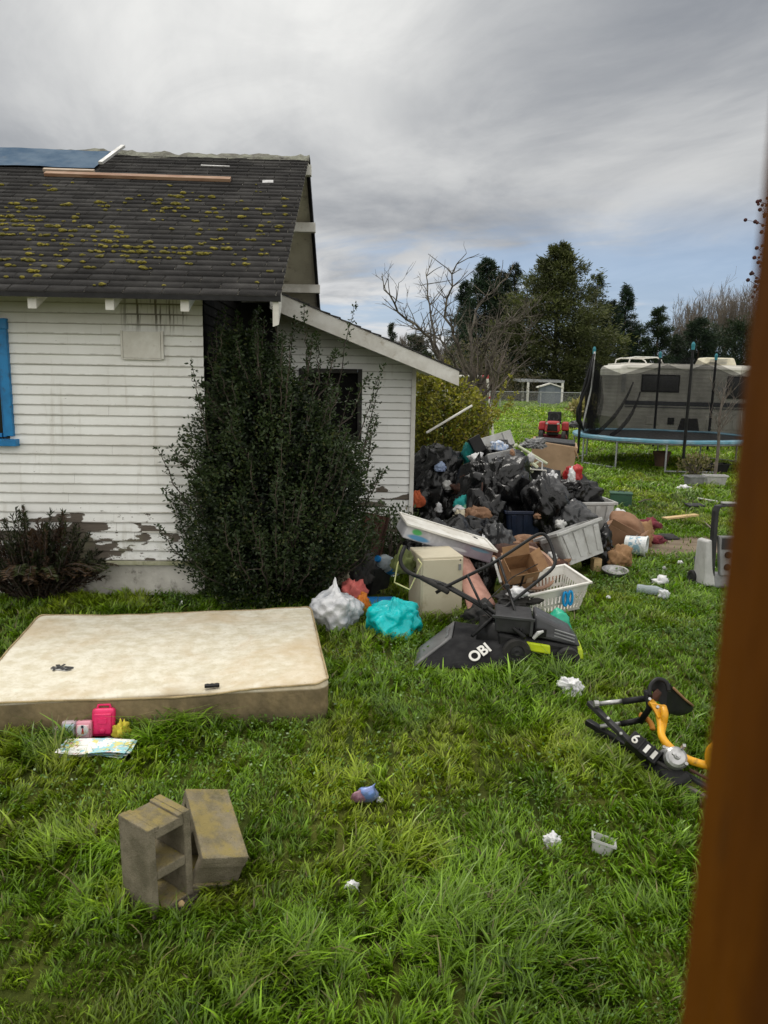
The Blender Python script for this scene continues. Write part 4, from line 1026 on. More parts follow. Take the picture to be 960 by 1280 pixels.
# net: cylinder from mat to a scalloped top edge sagging between the poles
mb = MB(); vs = []; fs = []; NA, NZ = 90, 14
pa_ = sorted([math.atan2(p.y, p.x) % (2 * math.pi) for p in poles])
for i in range(NA + 1):
    a = 2 * math.pi * i / NA
    dmin = min(min(abs(a - q), 2 * math.pi - abs(a - q)) for q in pa_)
    sag = .05 + .42 * min(1, dmin / .55) ** .8
    topz = 2.66 - sag
    for j in range(NZ + 1):
        k = j / NZ; r_ = TR - .14 - .10 * math.sin(math.pi * k) * min(1, dmin / .5) + .05 * noise.noise(Vector((a * 3, k * 2.5, 0)))
        vs.append(ringpt(a, r_, TZ + .0 + (topz - TZ) * k))
for i in range(NA):
    for j in range(NZ): a_ = i * (NZ + 1) + j; fs.append((a_, a_ + NZ + 1, a_ + NZ + 2, a_ + 1))
mb.add(vs, fs)
net = mb.build('safety_net', M_net, tr, smooth=True)
# gathered dark bunch of netting at the left poles, and long slack folds
mb = MB(); vs = []; fs = []
for i in range(30):
    k = i / 29; a0 = math.pi + .12 - .30 * (.5 + .5 * math.sin(k * 9)) * 1.0
for f_ in range(5):
    a = math.pi + .05 + f_ * .07; q0 = ringpt(a, TR - .20, TZ + .02); q1 = ringpt(a, TR - .22, 2.34 - .05 * f_)
    n0 = len(vs)
    for i in range(13):
        k = i / 12; c_ = q0.lerp(q1, k) + Vector((.04 * math.sin(k * 7 + f_), 0, 0)); vs += [c_ + Vector((-.07, .05, 0)), c_ + Vector((.0, -.06, 0)), c_ + Vector((.09, .05, 0))]
    for i in range(12):
        for k in range(2): a_ = n0 + i * 3 + k; fs.append((a_, a_ + 1, a_ + 4, a_ + 3))
mb.add(vs, fs); mb.build('net_bunch', M_net, tr, smooth=True)
for e0, e1 in (((-1.85, -.55, TZ + .03), (-.55, .9, 2.0)), ((-1.55, -.9, TZ + .03), (-.35, .9, 1.75))):
    A_, B_ = Vector(e0), Vector(e1); mid = A_.lerp(B_, .5) + Vector((.15, 0, -.25)); mb = MB()
    pts = [A_.lerp(mid, k / 5).lerp(mid.lerp(B_, k / 5), k / 5) for k in range(6)]; mb.tube(pts, [.06, .05, .05, .04, .03, .02], 6); mb.build('net_fold', M_net, tr, smooth=True)

# motorhome: local x runs to the right along the visible side, y away
RVO = P(766, 545, 24); RVO.z = 0
rv = thing('motorhome', 'old cream motorhome with dark stripe parked beyond the trampoline', 'motorhome', RVO, (0, R(.5), R(-1)))
M_rv = pm('cream_aluminium', (.60, .58, .52), (.50, .48, .43), 2, .5, .12, 30, dirt=(.30, .27, .2), stretch=(1, 1, .3))
M_rvdark = pm('dark_stripe', (.04, .045, .055), (.06, .065, .075), 5, .5)
m = bpy.data.materials.new('ribbed_cream'); t = NT(m); b = t.bsdf(); v = t.coord(); z_ = t.sep(v)[2]
c = t.mix(t.ramp(t.noise(t.mapping(v, (1, 1, .3)), 1.6, 5, .6), .35, .7), (.60, .58, .52), (.49, .475, .43))
w_ = t.math('SINE', t.math('MULTIPLY', z_, 2 * math.pi / .12)); c = t.mix(t.ramp(w_, .6, 1, 0, .22), c, (.25, .22, .17))
t.l.new(c, b.inputs['Base Color']); b.inputs['Roughness'].default_value = .5; t.l.new(t.bump(w_, .3, .005), b.inputs['Normal']); M_ribs = m
mb = MB(); Lr, W_ = 7.6, 2.3
side = [(.18, .42), (.02, .9), (.03, 2.42), (.10, 2.54), (.3, 2.57), (Lr - .15, 2.57), (Lr, 2.45), (Lr + .05, .9), (Lr - .1, .42)]
vs = [(x_, 0, z_) for x_, z_ in side] + [(x_, W_, z_) for x_, z_ in side]; ns = len(side)
mb.add(vs, [tuple(range(ns)), tuple(reversed(range(ns, 2 * ns)))] + [(i + ns, (i + 1) % ns + ns, (i + 1) % ns, i) for i in range(ns)])
mb.build('body', M_ribs, rv, bevel=.07, segs=3)
mb = MB(); mb.box((Lr / 2, W_ / 2, 2.585), (Lr - .5, W_ - .25, .05)); mb.box((Lr / 2 + .05, -.012, 2.47), (Lr - .45, .024, .055)); mb.build('roof', M_rv, rv, bevel=.02)
mb = MB(); mb.box((Lr / 2 + .12, -.010, 1.375), (Lr - .35, .02, .13)); mb.build('stripe', M_rvdark, rv)
mb = MB(); mb.box((Lr / 2 + .12, -.008, 1.255), (Lr - .35, .016, .035)); mb.build('stripe', pm('grey_stripe', (.16, .16, .165), (.12, .12, .12)), rv)
def rvwin(x0_, x1_, z0_, z1_):
    mb = MB(); mb.box(((x0_ + x1_) / 2, -.015, (z0_ + z1_) / 2), (x1_ - x0_, .03, z1_ - z0_)); f_ = mb.build('window', M_black, rv, bevel=.03, segs=3)
    mb = MB(); mb.box(((x0_ + x1_) / 2, -.034, (z0_ + z1_) / 2), (x1_ - x0_ - .10, .006, z1_ - z0_ - .10)); mb.box(((x0_ + x1_) / 2, -.036, (z0_ + z1_) / 2), (.02, .008, z1_ - z0_ - .10)); mb.build('pane', M_pane, f_)
rvwin(.75, 1.95, 1.72, 2.27); rvwin(3.42, 4.1, 1.58, 2.27); rvwin(5.6, 6.9, 1.6, 2.2)
mb = MB(); mb.box((.20, -.012, 1.98), (.13, .024, .56)); mb.build('vent_panel', M_lgrey, rv, bevel=.02)
for x0_, x1_, z0_, z1_ in ((1.0, 1.45, .70, .96), (2.9, 3.62, .60, .92), (3.72, 4.42, .60, .92), (5.2, 6.3, .58, .95)):
    mb = MB(); mb.box(((x0_ + x1_) / 2, -.010, (z0_ + z1_) / 2), (x1_ - x0_, .02, z1_ - z0_)); mb.build('locker_door', M_rv, rv, bevel=.012)
mb = MB(); mb.box((1.78, -.012, .83), (.20, .024, .22)); mb.build('vent', M_black, rv, bevel=.006)
mb = MB(); mb.box((3.3, -.008, 1.85), (.28, .016, .16)); mb.build('vent', M_lgrey, rv, bevel=.006)
mb = MB(); mb.hexa([(1.97, -.014, .415), (2.73, -.014, .415), (2.73, .5, .415), (1.97, .5, .415), (2.11, -.014, .93), (2.61, -.014, .93), (2.61, .5, .93), (2.11, .5, .93)]); mb.build('wheel_arch', M_rubber, rv)
def wheel(parent, c, r_, w__, axis='y', name='wheel', rimm=None):
    Mw = Matrix.Translation(Vector(c)) @ (Matrix.Rotation(R(90), 4, 'X') if axis == 'y' else Matrix.Rotation(R(90), 4, 'Y'))
    mb = MB(); mb.lathe([(r_ * .55, -w__ / 2), (r_ * .92, -w__ / 2), (r_, -w__ * .3), (r_, w__ * .3), (r_ * .92, w__ / 2), (r_ * .55, w__ / 2), (r_ * .55, -w__ / 2)], 24, 0, Mw); t_ = mb.build(name, M_rubber, parent, smooth=False)
    mb = MB(); mb.lathe([(.001, -w__ * .3), (r_ * .2, -w__ * .42), (r_ * .5, -w__ * .25), (r_ * .56, -w__ * .45), (r_ * .56, w__ * .45), (r_ * .5, w__ * .25), (r_ * .2, w__ * .42), (.001, w__ * .3)], 20, 0, Mw); mb.build('rim', rimm or M_lgrey, t_)
    return t_
for x_ in (2.35, 6.7):
    for y_ in (.22, W_ - .22): wheel(rv, (x_, y_, .36), .36, .24)
mb = MB(); mb.box((Lr / 2, W_ / 2, .40), (Lr - 1.0, 1.6, .12)); mb.build('chassis', M_black, rv)
mb = MB(); mb.box((3.45, 1.1, 2.735), (1.1, .75, .25), taper=(.84, .86)); ac = mb.build('roof_unit', pm('yellowed_cover', (.62, .58, .44), (.52, .48, .36), 5, .5), rv, bevel=.05, segs=3)
mb = MB()
for k in range(4): mb.box((3.38 + k * .0, .70, 2.67 + k * .045), (.55, .02, .014))
mb.build('grille', M_grey, ac)
mb = MB(); zr = 2.60
for y_ in (.35, 1.9):
    mb.tube([(.42, y_, zr), (.45, y_, zr + .15), (.60, y_, zr + .20), (1.3, y_, zr + .20), (1.42, y_, zr + .13), (1.5, y_, zr)], .022, 8)
for x_ in (.65, 1.0, 1.3): mb.tube([(x_, .35, zr + .2), (x_, 1.9, zr + .2)], .016, 6)
mb.build('roof_rack', M_white, rv)

# thin sapling wrapped in pale bark in front of the trampoline net
sp = P(893, 600, 15.6); sp.z = 0
root = tree_root('sapling', 'thin pale leafless sapling standing in front of the right part of the trampoline', 'tree', sp)
rg = random.Random(31); mb = MB(); mb.tube([(0, 0, 0), (.02, 0, .7), (-.02, 0, 1.3), (.01, 0, 1.75)], [.035, .03, .024, .012], 6); mb.build('trunk', M_twig, root)
mb = MB()
for i in range(16): a = rg.uniform(0, 6.28); grow(mb, Vector((0, 0, rg.uniform(.9, 1.7))), Vector((math.cos(a) * .5, math.sin(a) * .5, 1)), rg.uniform(.2, .45), .008, 2, rg, .5, .2, 3, (2, 3))
mb.build('crown', M_twig, root)

# far fence of wire mesh
A_, B_ = flat(P(470, 506, 56)), flat(P(1010, 512, 60))
fn = thing('chain_link_fence', 'low grey chain link fence along the far end of the field', 'fence', A_, (0, 0, math.atan2(B_.y - A_.y, B_.x - A_.x)))
Lf = (B_ - A_).length; HF = 1.15
n_ = int(Lf / 3)
for i in range(n_ + 1):
    mb = MB(); mb.tube([(i * Lf / n_, 0, 0), (i * Lf / n_, 0, HF + .08)], .045, 6); mb.build('post', M_galv, fn)
mb = MB(); mb.tube([(0, 0, HF), (Lf, 0, HF)], .028, 6); mb.build('rail', M_galv, fn)
m = bpy.data.materials.new('wire_mesh'); t = NT(m); b = t.bsdf(); b.inputs['Base Color'].default_value = (.30, .30, .30, 1); b.inputs['Roughness'].default_value = .6
v = t.coord(); x_, y_, z_ = t.sep(v)[:3]
def wire(s_): return t.math('ABSOLUTE', t.math('SUBTRACT', t.math('FRACT', t.math('DIVIDE', t.math('ADD', x_, t.math('MULTIPLY', z_, s_)), .085)), .5))
wv = t.math('LESS_THAN', t.math('MINIMUM', wire(1.0), wire(-1.0)), .05)
tp = t.new('ShaderNodeBsdfTransparent'); mx = t.new('ShaderNodeMixShader'); t.set(mx.inputs[0], wv); t.l.new(tp.outputs[0], mx.inputs[1]); t.l.new(b.outputs[0], mx.inputs[2]); t.l.new(mx.outputs[0], t.out.inputs[0])
mb = MB(); mb.quad((0, .03, .02), (Lf, .03, .02), (Lf, .03, HF), (0, .03, HF)); mb.build('wire_mesh', m, fn)

# small grey shed with white roof edge, and the open shelter behind it
so_ = flat(P(687, 505, 66))
sh = thing('garden_shed', 'small blue-grey gabled shed with white roof edge beyond the wire fence', 'shed', so_, (0, 0, R(-8)))
M_shed = pm('blue_grey_wall', (.13, .15, .18), (.10, .12, .15), 3, .7, .2, 20)
mb = MB(); w_ = .92; mb.add([(-w_, 0, 0), (w_, 0, 0), (w_, 0, 1.42), (0, 0, 1.72), (-w_, 0, 1.42), (-w_, 2, 0), (w_, 2, 0), (w_, 2, 1.42), (0, 2, 1.72), (-w_, 2, 1.42)], [(0, 1, 2, 3, 4), (9, 8, 7, 6, 5), (1, 6, 7, 2), (5, 0, 4, 9)]); mb.build('wall', M_shed, sh)
mb = MB()
for s_ in (-1, 1): mb.add([(0, -.15, 1.74), (s_ * 1.12, -.15, 1.38), (s_ * 1.12, 2.1, 1.38), (0, 2.1, 1.74), (0, -.15, 1.84), (s_ * 1.12, -.15, 1.48), (s_ * 1.12, 2.1, 1.48), (0, 2.1, 1.84)], [(0, 1, 2, 3), (7, 6, 5, 4), (0, 4, 5, 1), (1, 5, 6, 2), (3, 2, 6, 7)])
mb.build('roof', M_white, sh)
mb = MB(); mb.box((0, -.02, .72), (.8, .03, 1.4)); mb.build('door', pm('shed_door', (.15, .17, .2), (.12, .14, .16)), sh)
oo = flat(P(676, 503, 71))
sh = thing('open_shelter', 'open flat-roofed shelter on white posts behind the small grey shed', 'shelter', oo)
mb = MB(); mb.hexa([(-2.2, 0, 1.88), (2.1, 0, 1.85), (2.1, 3, 1.95), (-2.2, 3, 1.98), (-2.2, 0, 2.08), (2.1, 0, 2.05), (2.1, 3, 2.15), (-2.2, 3, 2.18)]); mb.build('roof', M_galv, sh)
for x_, y_ in ((-1.25, .1), (1.95, .1), (-1.25, 2.8), (1.95, 2.8)): mb = MB(); mb.box((x_, y_, .94), (.22, .12, 1.88)); mb.build('post', M_white, sh)
mb = MB(); mb.box((.3, 2.9, .9), (4.6, .08, 1.8)); mb.build('back_wall', pm('shelter_back', (.05, .055, .04), (.03, .035, .03)), sh)

# goal frame of white pipe with red joints
gp = flat(P(612, 541, 26))
go = thing('goal_frame', 'white pipe goal frame with red corner bands behind the yellow-green shrub', 'goal', gp)
T_ = P(609, 471, 26) - gp; L_ = P(560, 470, 27.5) - gp; Bt = P(617, 541, 26) - gp; Bt.z = 0
mb = MB(); mb.tube([Bt, T_], .045, 8); pst = mb.build('post', M_white, go)
mb = MB()
for k in (.25, .45, .65, .97): c_ = Bt.lerp(T_, k); c2 = Bt.lerp(T_, k + .035); mb.tube([c_, c2], .049, 8)
bd = mb.build('bands', M_red, pst)
mb = MB(); mb.tube([T_, L_], .045, 8); mb.build('crossbar', M_white, go)
mb = MB(); mb.tube([L_, (L_.x - .15, L_.y, 0)], .045, 8); mb.build('post', M_white, go)
mb = MB(); mb.tube([T_ + Vector((.03, .0, .02)), T_ + (L_ - T_) * .12], .052, 8); mb.build('corner_joint', M_red, go)

# leaning white stick in the shrub
mb = MB(); A_, B_ = P(533, 541, 11.3), P(590, 507, 11.5); mid = A_.lerp(B_, .5); mb.tube([A_ - mid, B_ - mid], .018, 8); o = mb.build('stick', M_white); o.location = mid; tag(o, 'straight white stick caught slanting in the yellow-green shrub', 'stick')

# red ride-on mower far across the grass
mo_ = flat(P(690, 552, 25)); mw = thing('riding_mower', 'red ride-on lawn mower parked in the field behind the rubbish pile', 'lawn mower', mo_, (0, 0, R(-15)))
mb = MB(); mb.box((0, .05, .52), (.50, .75, .34), taper=(.78, .9)); mb.build('hood', M_red, mw, bevel=.05, segs=3)
mb = MB(); mb.box((0, -.325, .50), (.34, .03, .22), taper=(.85, 1)); mb.build('grille', M_black, mw, bevel=.01)
for s_ in (-1, 1):
    mb = MB(); mb.box((s_ * .18, -.335, .63), (.08, .03, .05)); mb.build('headlight', M_lgrey, mw, bevel=.01)
    mb = MB(); mb.box((s_ * .38, .75, .50), (.26, .62, .28), taper=(.8, .9)); mb.build('fender', M_red, mw, bevel=.05, segs=3)
    wheel(mw, (s_ * .36, -.10, .19), .19, .13, 'x'); wheel(mw, (s_ * .40, .85, .25), .25, .2, 'x')
mb = MB(); mb.box((0, .72, .62), (.48, .45, .10)); mb.box((0, .94, .80), (.46, .12, .34), (R(-10), 0, 0)); mb.build('seat', M_black, mw, bevel=.04, segs=3)
mb = MB(); mb.tube([(0, .35, .6), (0, .48, .78)], .02, 8); mb.tube([(math.cos(a) * .17, .48 + math.sin(a) * .10, .80 + math.sin(a) * .12) for a in [k * math.pi / 8 for k in range(17)]], .018, 6); mb.build('steering_wheel', M_black, mw)
mb = MB(); mb.box((0, .3, .18), (.98, .62, .12), taper=(.9, .9)); mb.build('cutting_deck', M_darkred, mw, bevel=.03)
mb = MB(); mb.box((0, .3, .33), (.36, 1.1, .14)); mb.build('chassis', M_black, mw)
o = heap('scrap_heap', 'low dark heap of machine scrap right of the red ride-on mower', 'scrap', 722, 536, None, 30, 9, M_dark, wr=1.6, lump=.5)

# planters and pots on the grass before the trampoline
def trough(px, py, w, d, h, rz, label, mat, name='planter', Y=None):
    g = G(px, py); t_ = thing(name, label, 'planter', g, (0, 0, R(rz))); tub(w, d, h, w * .85, d * .8, .012, r=.03).build('body', mat, t_)
    mb = rim(w, d, h - .012, .015, .024); mb.build('rim', mat, t_)
    mb = MB(); mb.box((0, 0, h * .8), (w * .9, d * .86, .01)); mb.build('soil', M_bark, t_); return t_
trough(867, 607, .34, .26, .2, 8, 'grey square planter on the grass, left of the pair before the trampoline', M_grey)
trough(893, 606, .42, .24, .2, -6, 'longer pale grey planter beside the square one before the trampoline', M_lgrey)
trough(892, 590, .62, .3, .2, 5, 'low black planter behind the two grey planters', M_black)
g = G(826, 584); t_ = thing('flower_pot', 'brown clay pot standing under the trampoline', 'pot', g); mb = MB(); mb.lathe([(.001, 0), (.13, 0), (.19, .32), (.21, .32), (.21, .38), (.19, .38), (.17, .30), (.001, .28)], 20); mb.build('body', pm('clay', (.14, .08, .05), (.09, .055, .04), 6, .85), t_, smooth=False)
mb = MB(); mb.box((0, 0, .03), (.06, .10, .50)); mb.build('panel', M_dark, t_)
bpy.data.objects.remove([c for c in children(t_) if c.name.startswith('panel')][0])
brush(flat(P(868, 592, 16.2)), .8, .5, 'dry twiggy plants sprouting beside the planters', 66, (.10, .085, .04), (.2, .17, .08), 260, 'weeds', 'plant', .09)

# brown porch post close to the camera, right edge
M_post = pm('stained_post', (.120, .039, .001), (.070, .021, .001), 9, .8, .4, 60, spec=.08, dirt=(.05, .02, .004), stretch=(3, 3, .6))
po = thing('porch_post', 'brown stained wooden post very close at the right edge, out of focus', 'post', (.1005 + .07, .22 - .07, 0))
mb = MB(); mb.box((0, 0, 1.6), (.14, .14, 3.2)); mb.build('shaft', M_post, po, bevel=.006)
mb = MB(); mb.box((0, 0, .10), (.19, .19, .20)); mb.build('foot', M_post, po, bevel=.008)
MAT_C = Vector((-1.42, 4.74, 0)); MAT_A = R(9.6); MAT_L, MAT_W, MAT_H = 2.0, 1.53, .235
GRASS_Q = 1.5
# ------------------------------------------------------------------ mattress
M_ticking = None
m = bpy.data.materials.new('stained_ticking'); t = NT(m); b = t.bsdf(); v = t.coord(); x_, y_, z_ = t.sep(v)[:3]
c = t.mix(t.ramp(t.noise(v, 9, 6, .7), .35, .65), (.56, .51, .385), (.70, .665, .56))
c = t.mix(t.ramp(t.noise(v, 1.6, 5, .6, .6), .46, .72, 0, .6), c, (.50, .375, .22))
c = t.mix(t.ramp(t.noise(v, 3.1, 6, .7, 1.0), .60, .80, 0, .5), c, (.50, .36, .22))
sp_ = t.noise(v, 38, 4, .75); c = t.mix(t.ramp(sp_, .60, .70, 0, .6), c, (.40, .32, .2))
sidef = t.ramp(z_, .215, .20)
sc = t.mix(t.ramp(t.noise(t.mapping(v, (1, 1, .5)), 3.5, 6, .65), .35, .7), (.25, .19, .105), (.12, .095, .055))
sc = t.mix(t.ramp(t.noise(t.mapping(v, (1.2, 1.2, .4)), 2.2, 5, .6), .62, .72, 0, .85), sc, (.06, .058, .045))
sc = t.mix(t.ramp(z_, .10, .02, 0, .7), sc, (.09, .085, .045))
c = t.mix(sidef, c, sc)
t.l.new(c, b.inputs['Base Color']); b.inputs['Roughness'].default_value = .9; b.inputs['Specular IOR Level'].default_value = .15
h1 = t.noise(v, 7, 4, .6); h2 = t.noise(v, 60, 3, .6)
q = t.math('ABSOLUTE', t.math('SUBTRACT', t.noise(v, 8, 2, .5, .8), .5))
t.l.new(t.bump(t.math('ADD', t.math('ADD', t.math('ADD', h1, t.math('MULTIPLY', h2, .15)), t.math('MULTIPLY', q, .9)), t.math('MULTIPLY', t.math('MULTIPLY', t.math('SINE', t.math('MULTIPLY', t.math('ADD', x_, t.math('ADD', y_, z_)), 52)), t.math('SINE', t.math('MULTIPLY', t.math('ADD', t.math('SUBTRACT', x_, y_), z_), 52))), .10)), .6, .02), b.inputs['Normal'])
ma = thing('mattress', 'stained cream double mattress lying flat on the grass', 'mattress', MAT_C, (0, 0, MAT_A))
mb = MB(); nx, ny = 72, 56; vs = []; idx = {}; fs = []
def rr_pt(a, b_, z_, r_=.09):        # rounded-rectangle outline point for unit square coordinates
    x__, y__ = a * MAT_L / 2, b_ * MAT_W / 2; cx, cy = MAT_L / 2 - r_, MAT_W / 2 - r_
    if abs(x__) > cx and abs(y__) > cy:
        dx, dy = abs(x__) - cx, abs(y__) - cy; d = math.hypot(dx, dy); mx_ = max(dx, dy)
        if d > 1e-9: k = mx_ / d; dx *= k; dy *= k
        x__, y__ = math.copysign(cx + dx, x__), math.copysign(cy + dy, y__)
    return x__, y__
def topz(x__, y__):
    e = min(MAT_L / 2 - abs(x__), MAT_W / 2 - abs(y__)); edge = -.014 * math.exp(-max(0, e) / .018)
    sag = -.014 * math.cos(min(1, abs(x__) / 1.0) * math.pi / 2) * (1 if y__ < 0 else .6)
    return MAT_H + .016 * noise.noise(Vector((x__ * 2, y__ * 2, 4))) + .005 * noise.noise(Vector((x__ * 6, y__ * 6, 2))) + edge + sag + (.02 * math.exp(-((x__ - .95) ** 2 + (y__ + .7) ** 2) / .1))
for i in range(nx + 1):
    for j in range(ny + 1):
        x__, y__ = rr_pt(-1 + 2 * i / nx, -1 + 2 * j / ny, 0); idx[i, j] = len(vs); vs.append((x__, y__, topz(x__, y__)))
for i in range(nx):
    for j in range(ny): fs.append((idx[i, j], idx[i + 1, j], idx[i + 1, j + 1], idx[i, j + 1]))
loop = [(i, 0) for i in range(nx)] + [(nx, j) for j in range(ny)] + [(i, ny) for i in range(nx, 0, -1)] + [(0, j) for j in range(ny, 0, -1)]
prev = [idx[q] for q in loop]; NS = 9
for s_ in range(1, NS + 1):
    cur = []
    for q_, (i, j) in enumerate(loop):
        x__, y__, zt = vs[idx[i, j]]; k = s_ / NS; z__ = zt * (1 - k); bul = .012 * math.sin(math.pi * k) + .010 * noise.noise(Vector((x__ * 5, y__ * 5, z__ * 12)))
        l_ = math.hypot(x__, y__); cur.append(len(vs)); vs.append((x__ + x__ / l_ * bul, y__ + y__ / l_ * bul, z__))
    for q_ in range(len(loop)): q2 = (q_ + 1) % len(loop); fs.append((prev[q_], cur[q_], cur[q2], prev[q2]))
    prev = cur
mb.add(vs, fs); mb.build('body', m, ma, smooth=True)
mb = MB(); pts = []
for (i, j) in loop: x__, y__, z__ = vs[idx[i, j]]; pts.append((x__ * 1.003, y__ * 1.003, z__ + .002))
pts.append(pts[0]); mb.tube(pts, .0065, 6, cap=False); mb.build('piping', pm('yellowed_piping', (.40, .31, .17), (.25, .19, .10), 12, .9, .3, 60), ma, smooth=True)
mb = MB()
for k in range(3): mb.tube([(.985 + .012 * math.sin(q * .9 + k), .32 + k * .02 + q * .006, .20 - q * .022) for q in range(8)], .004, 4)
mb.build('loose_thread', M_scrap, ma)
MT = Matrix.Translation(MAT_C) @ Matrix.Rotation(MAT_A, 4, 'Z')
g = G(265, 857, MAT_H); o = thing('remote_control', 'small black remote-like piece lying on the mattress top', 'remote', g + Vector((0, 0, -.012)), (0, 0, R(14)))
mb = MB(); mb.box((0, 0, .012), (.085, .03, .018)); mb.build('body', M_black, o, bevel=.005)
mb = MB()
for k in range(3): mb.box((-.025 + k * .025, 0, .0225), (.012, .014, .003))
mb.build('buttons', M_dark, o)
g = G(77, 835, MAT_H); o = thing('torn_label', 'torn grey printed label stuck on the left of the mattress top', 'label', g + Vector((0, 0, -.008)), (0, 0, R(-12)))
mb = MB(); rg = random.Random(2)
for k in range(9): mb.box((rg.uniform(-.06, .06), rg.uniform(-.03, .03), .004 + k * .0007), (rg.uniform(.02, .05), rg.uniform(.012, .03), .0015), (rg.gauss(0, .1), rg.gauss(0, .1), rg.uniform(0, 3)))
mb.build('scraps', M_dark, o); mb = MB(); mb.box((0, 0, .0025), (.11, .05, .002)); mb.build('backing', M_lgrey, o)

# ------------------------------------------------------------------ cinder blocks
m = bpy.data.materials.new('mossy_concrete'); t = NT(m); b = t.bsdf(); v = t.coord()
c = t.mix(t.ramp(t.noise(v, 9, 6, .65), .35, .65), (.27, .235, .17), (.16, .14, .095)); c = t.mix(t.ramp(t.noise(v, 170, 3, .7), .55, .72, 0, .7), c, (.06, .05, .03))
gn = t.new('ShaderNodeNewGeometry'); nz = t.sep(gn.outputs['Normal'])[2]
c = t.mix(t.math('MULTIPLY', t.ramp(nz, .5, .9), t.ramp(t.noise(v, 14, 5, .6), .38, .62, .15, .8)), c, (.34, .27, .10))
c = t.mix(t.math('MULTIPLY', t.ramp(nz, .5, .9), t.ramp(t.noise(v, 22, 4, .6), .64, .72)), c, (.34, .30, .02))
c = t.mix(t.ramp(t.noise(t.mapping(v, (1, 1, 1), (3, 1, 0)), 6, 5, .7), .56, .76, 0, .6), c, (.07, .075, .03))
t.l.new(c, b.inputs['Base Color']); b.inputs['Roughness'].default_value = .95; b.inputs['Specular IOR Level'].default_value = .15
t.l.new(t.bump(t.math('ADD', t.noise(v, 160, 3, .7), t.math('MULTIPLY', t.noise(v, 30, 4), .8)), .9, .012), b.inputs['Normal']); M_block = m
def block_bm(L=.39, W=.19, H=.19):
    """hollow block: x long, y wide, cells run along z; ends grooved"""
    mb = MB(); t_ = .032; g_ = .012; c_ = .055
    for s_ in (-1, 1):                                 # face shells along x, with flanged ends
        mb.box((0, s_ * (W / 2 - t_ / 2), 0), (L, t_, H))
    for x_ in (-L / 2 + g_ + .019, 0, L / 2 - g_ - .019):
        mb.box((x_, 0, 0), (.038, W - 2 * t_ + .001, H - .002))
    for sx in (-1, 1):                                 # corner ribs of the end flanges
        for s_ in (-1, 1): mb.box((sx * (L / 2 - .016), s_ * (W / 2 - t_ - .010), 0), (.029, .022, H - .004))
    return mb
def place_block(label, M):
    o = block_bm().build('cinder_block', M_block, bevel=.005, segs=2); o.matrix_world = M; tag(o, label, 'cinder block', 'cinder blocks in the grass')
    return o
# upright block: long axis vertical, cells open to the right-front
cb = G(190, 1150)
def basis(X, Y, Z, c): return Matrix.Translation(c) @ Matrix((Vector(X).normalized(), Vector(Y).normalized(), Vector(Z).normalized())).transposed().to_4x4()
# edge between the two visible faces stands at cb; shell faces left-front, cells face right-front
th_ = R(38); sh_n = Vector((-math.sin(th_), -math.cos(th_), 0)); ce_n = Vector((math.cos(th_), -math.sin(th_), 0))
B1 = place_block('hollow concrete block standing on end in the grass, cells facing right', basis((0, 0, 1), sh_n, Vector((0, 0, 1)).cross(sh_n), Vector((cb.x, cb.y, .16)) - sh_n * .095 - ce_n * .095) @ Matrix.Rotation(R(2), 4, 'Y'))
cb2 = G(275, 1105)
up2 = Vector((.33, -.09, .94)).normalized(); lx2 = Vector((.44, -.86, -.05)); lx2 = (lx2 - up2 * lx2.dot(up2)).normalized(); zz2 = lx2.cross(up2)
B2 = place_block('tilted concrete block leaning against the upright one, mossy broad face up', basis(lx2, up2, zz2, G(268, 1032, .19) + Vector((.0, .03, 0)) - up2 * .095))
rg = random.Random(9)
mb = MB(); cg = G(222, 1135)
for k in range(80):
    s_ = rg.uniform(.004, .012); c_ = Vector((rg.gauss(0, .045), rg.gauss(.02, .035), s_ * .6)); mb.add([c_ + Vector((v_.x * s_ * rg.uniform(.7, 1.3), v_.y * s_, v_.z * s_ * .7)) for v_ in IV], IF)
o = mb.build('gravel', pm('dark_gravel', (.10, .085, .06), (.03, .026, .02), 60, .9)); o.location = cg; tag(o, None, None, None, 'stuff')
o = heap('stone', 'small pale yellow stone on the gravel in front of the upright block', 'stone', 227, 1133, None, 9, 8, M_palewood, wr=.4, sub=2)

# ------------------------------------------------------------------ toys and papers by the mattress
def hardcase(name, label, px, py, w, h, d, rz, tilt, c1, c2, inner, cat, extra=None):
    g = G(px, py); o = thing(name, label, cat, g + Vector((0, 0, .015)), (R(tilt), 0, R(rz)))
    m_ = pm('case_' + name, c1, c2, 10, .4, .1, 60); mb = MB(); mb.box((0, 0, h / 2), (w, d, h)); mb.build('shell', m_, o, bevel=min(w, h) * .16, segs=4)
    mb = MB(); mb.box((0, -d / 2 - .004, h * .47), (w * .76, .012, h * .72)); mb.build('front_panel', inner, o, bevel=.005, segs=2)
    return o
M_pinkhi = pm('hot_pink', (.74, .02, .13), (.58, .012, .10), 8, .35, .1, 40)
c_ = hardcase('toy_case', 'hot pink toy case leaning upright against the mattress, largest of the toys', 130, 923, .125, .155, .05, 6, -12, (.76, .025, .14), (.6, .015, .10), M_pinkhi, 'toy')
mb = MB(); mb.tube([(-.035, 0, .155), (-.03, 0, .172), (.03, 0, .172), (.035, 0, .155)], .007, 8); mb.build('handle', M_pinkhi, c_)
mb = MB(); mb.lathe([(.001, 0), (.018, 0), (.014, .006), (.001, .008)], 16, 0, Matrix.Translation((0, -.036, .035)) @ Matrix.Rotation(R(90), 4, 'X')); mb.box((0, -.037, .09), (.05, .006, .03)); mb.build('badge', M_pinkhi, c_, bevel=.002)
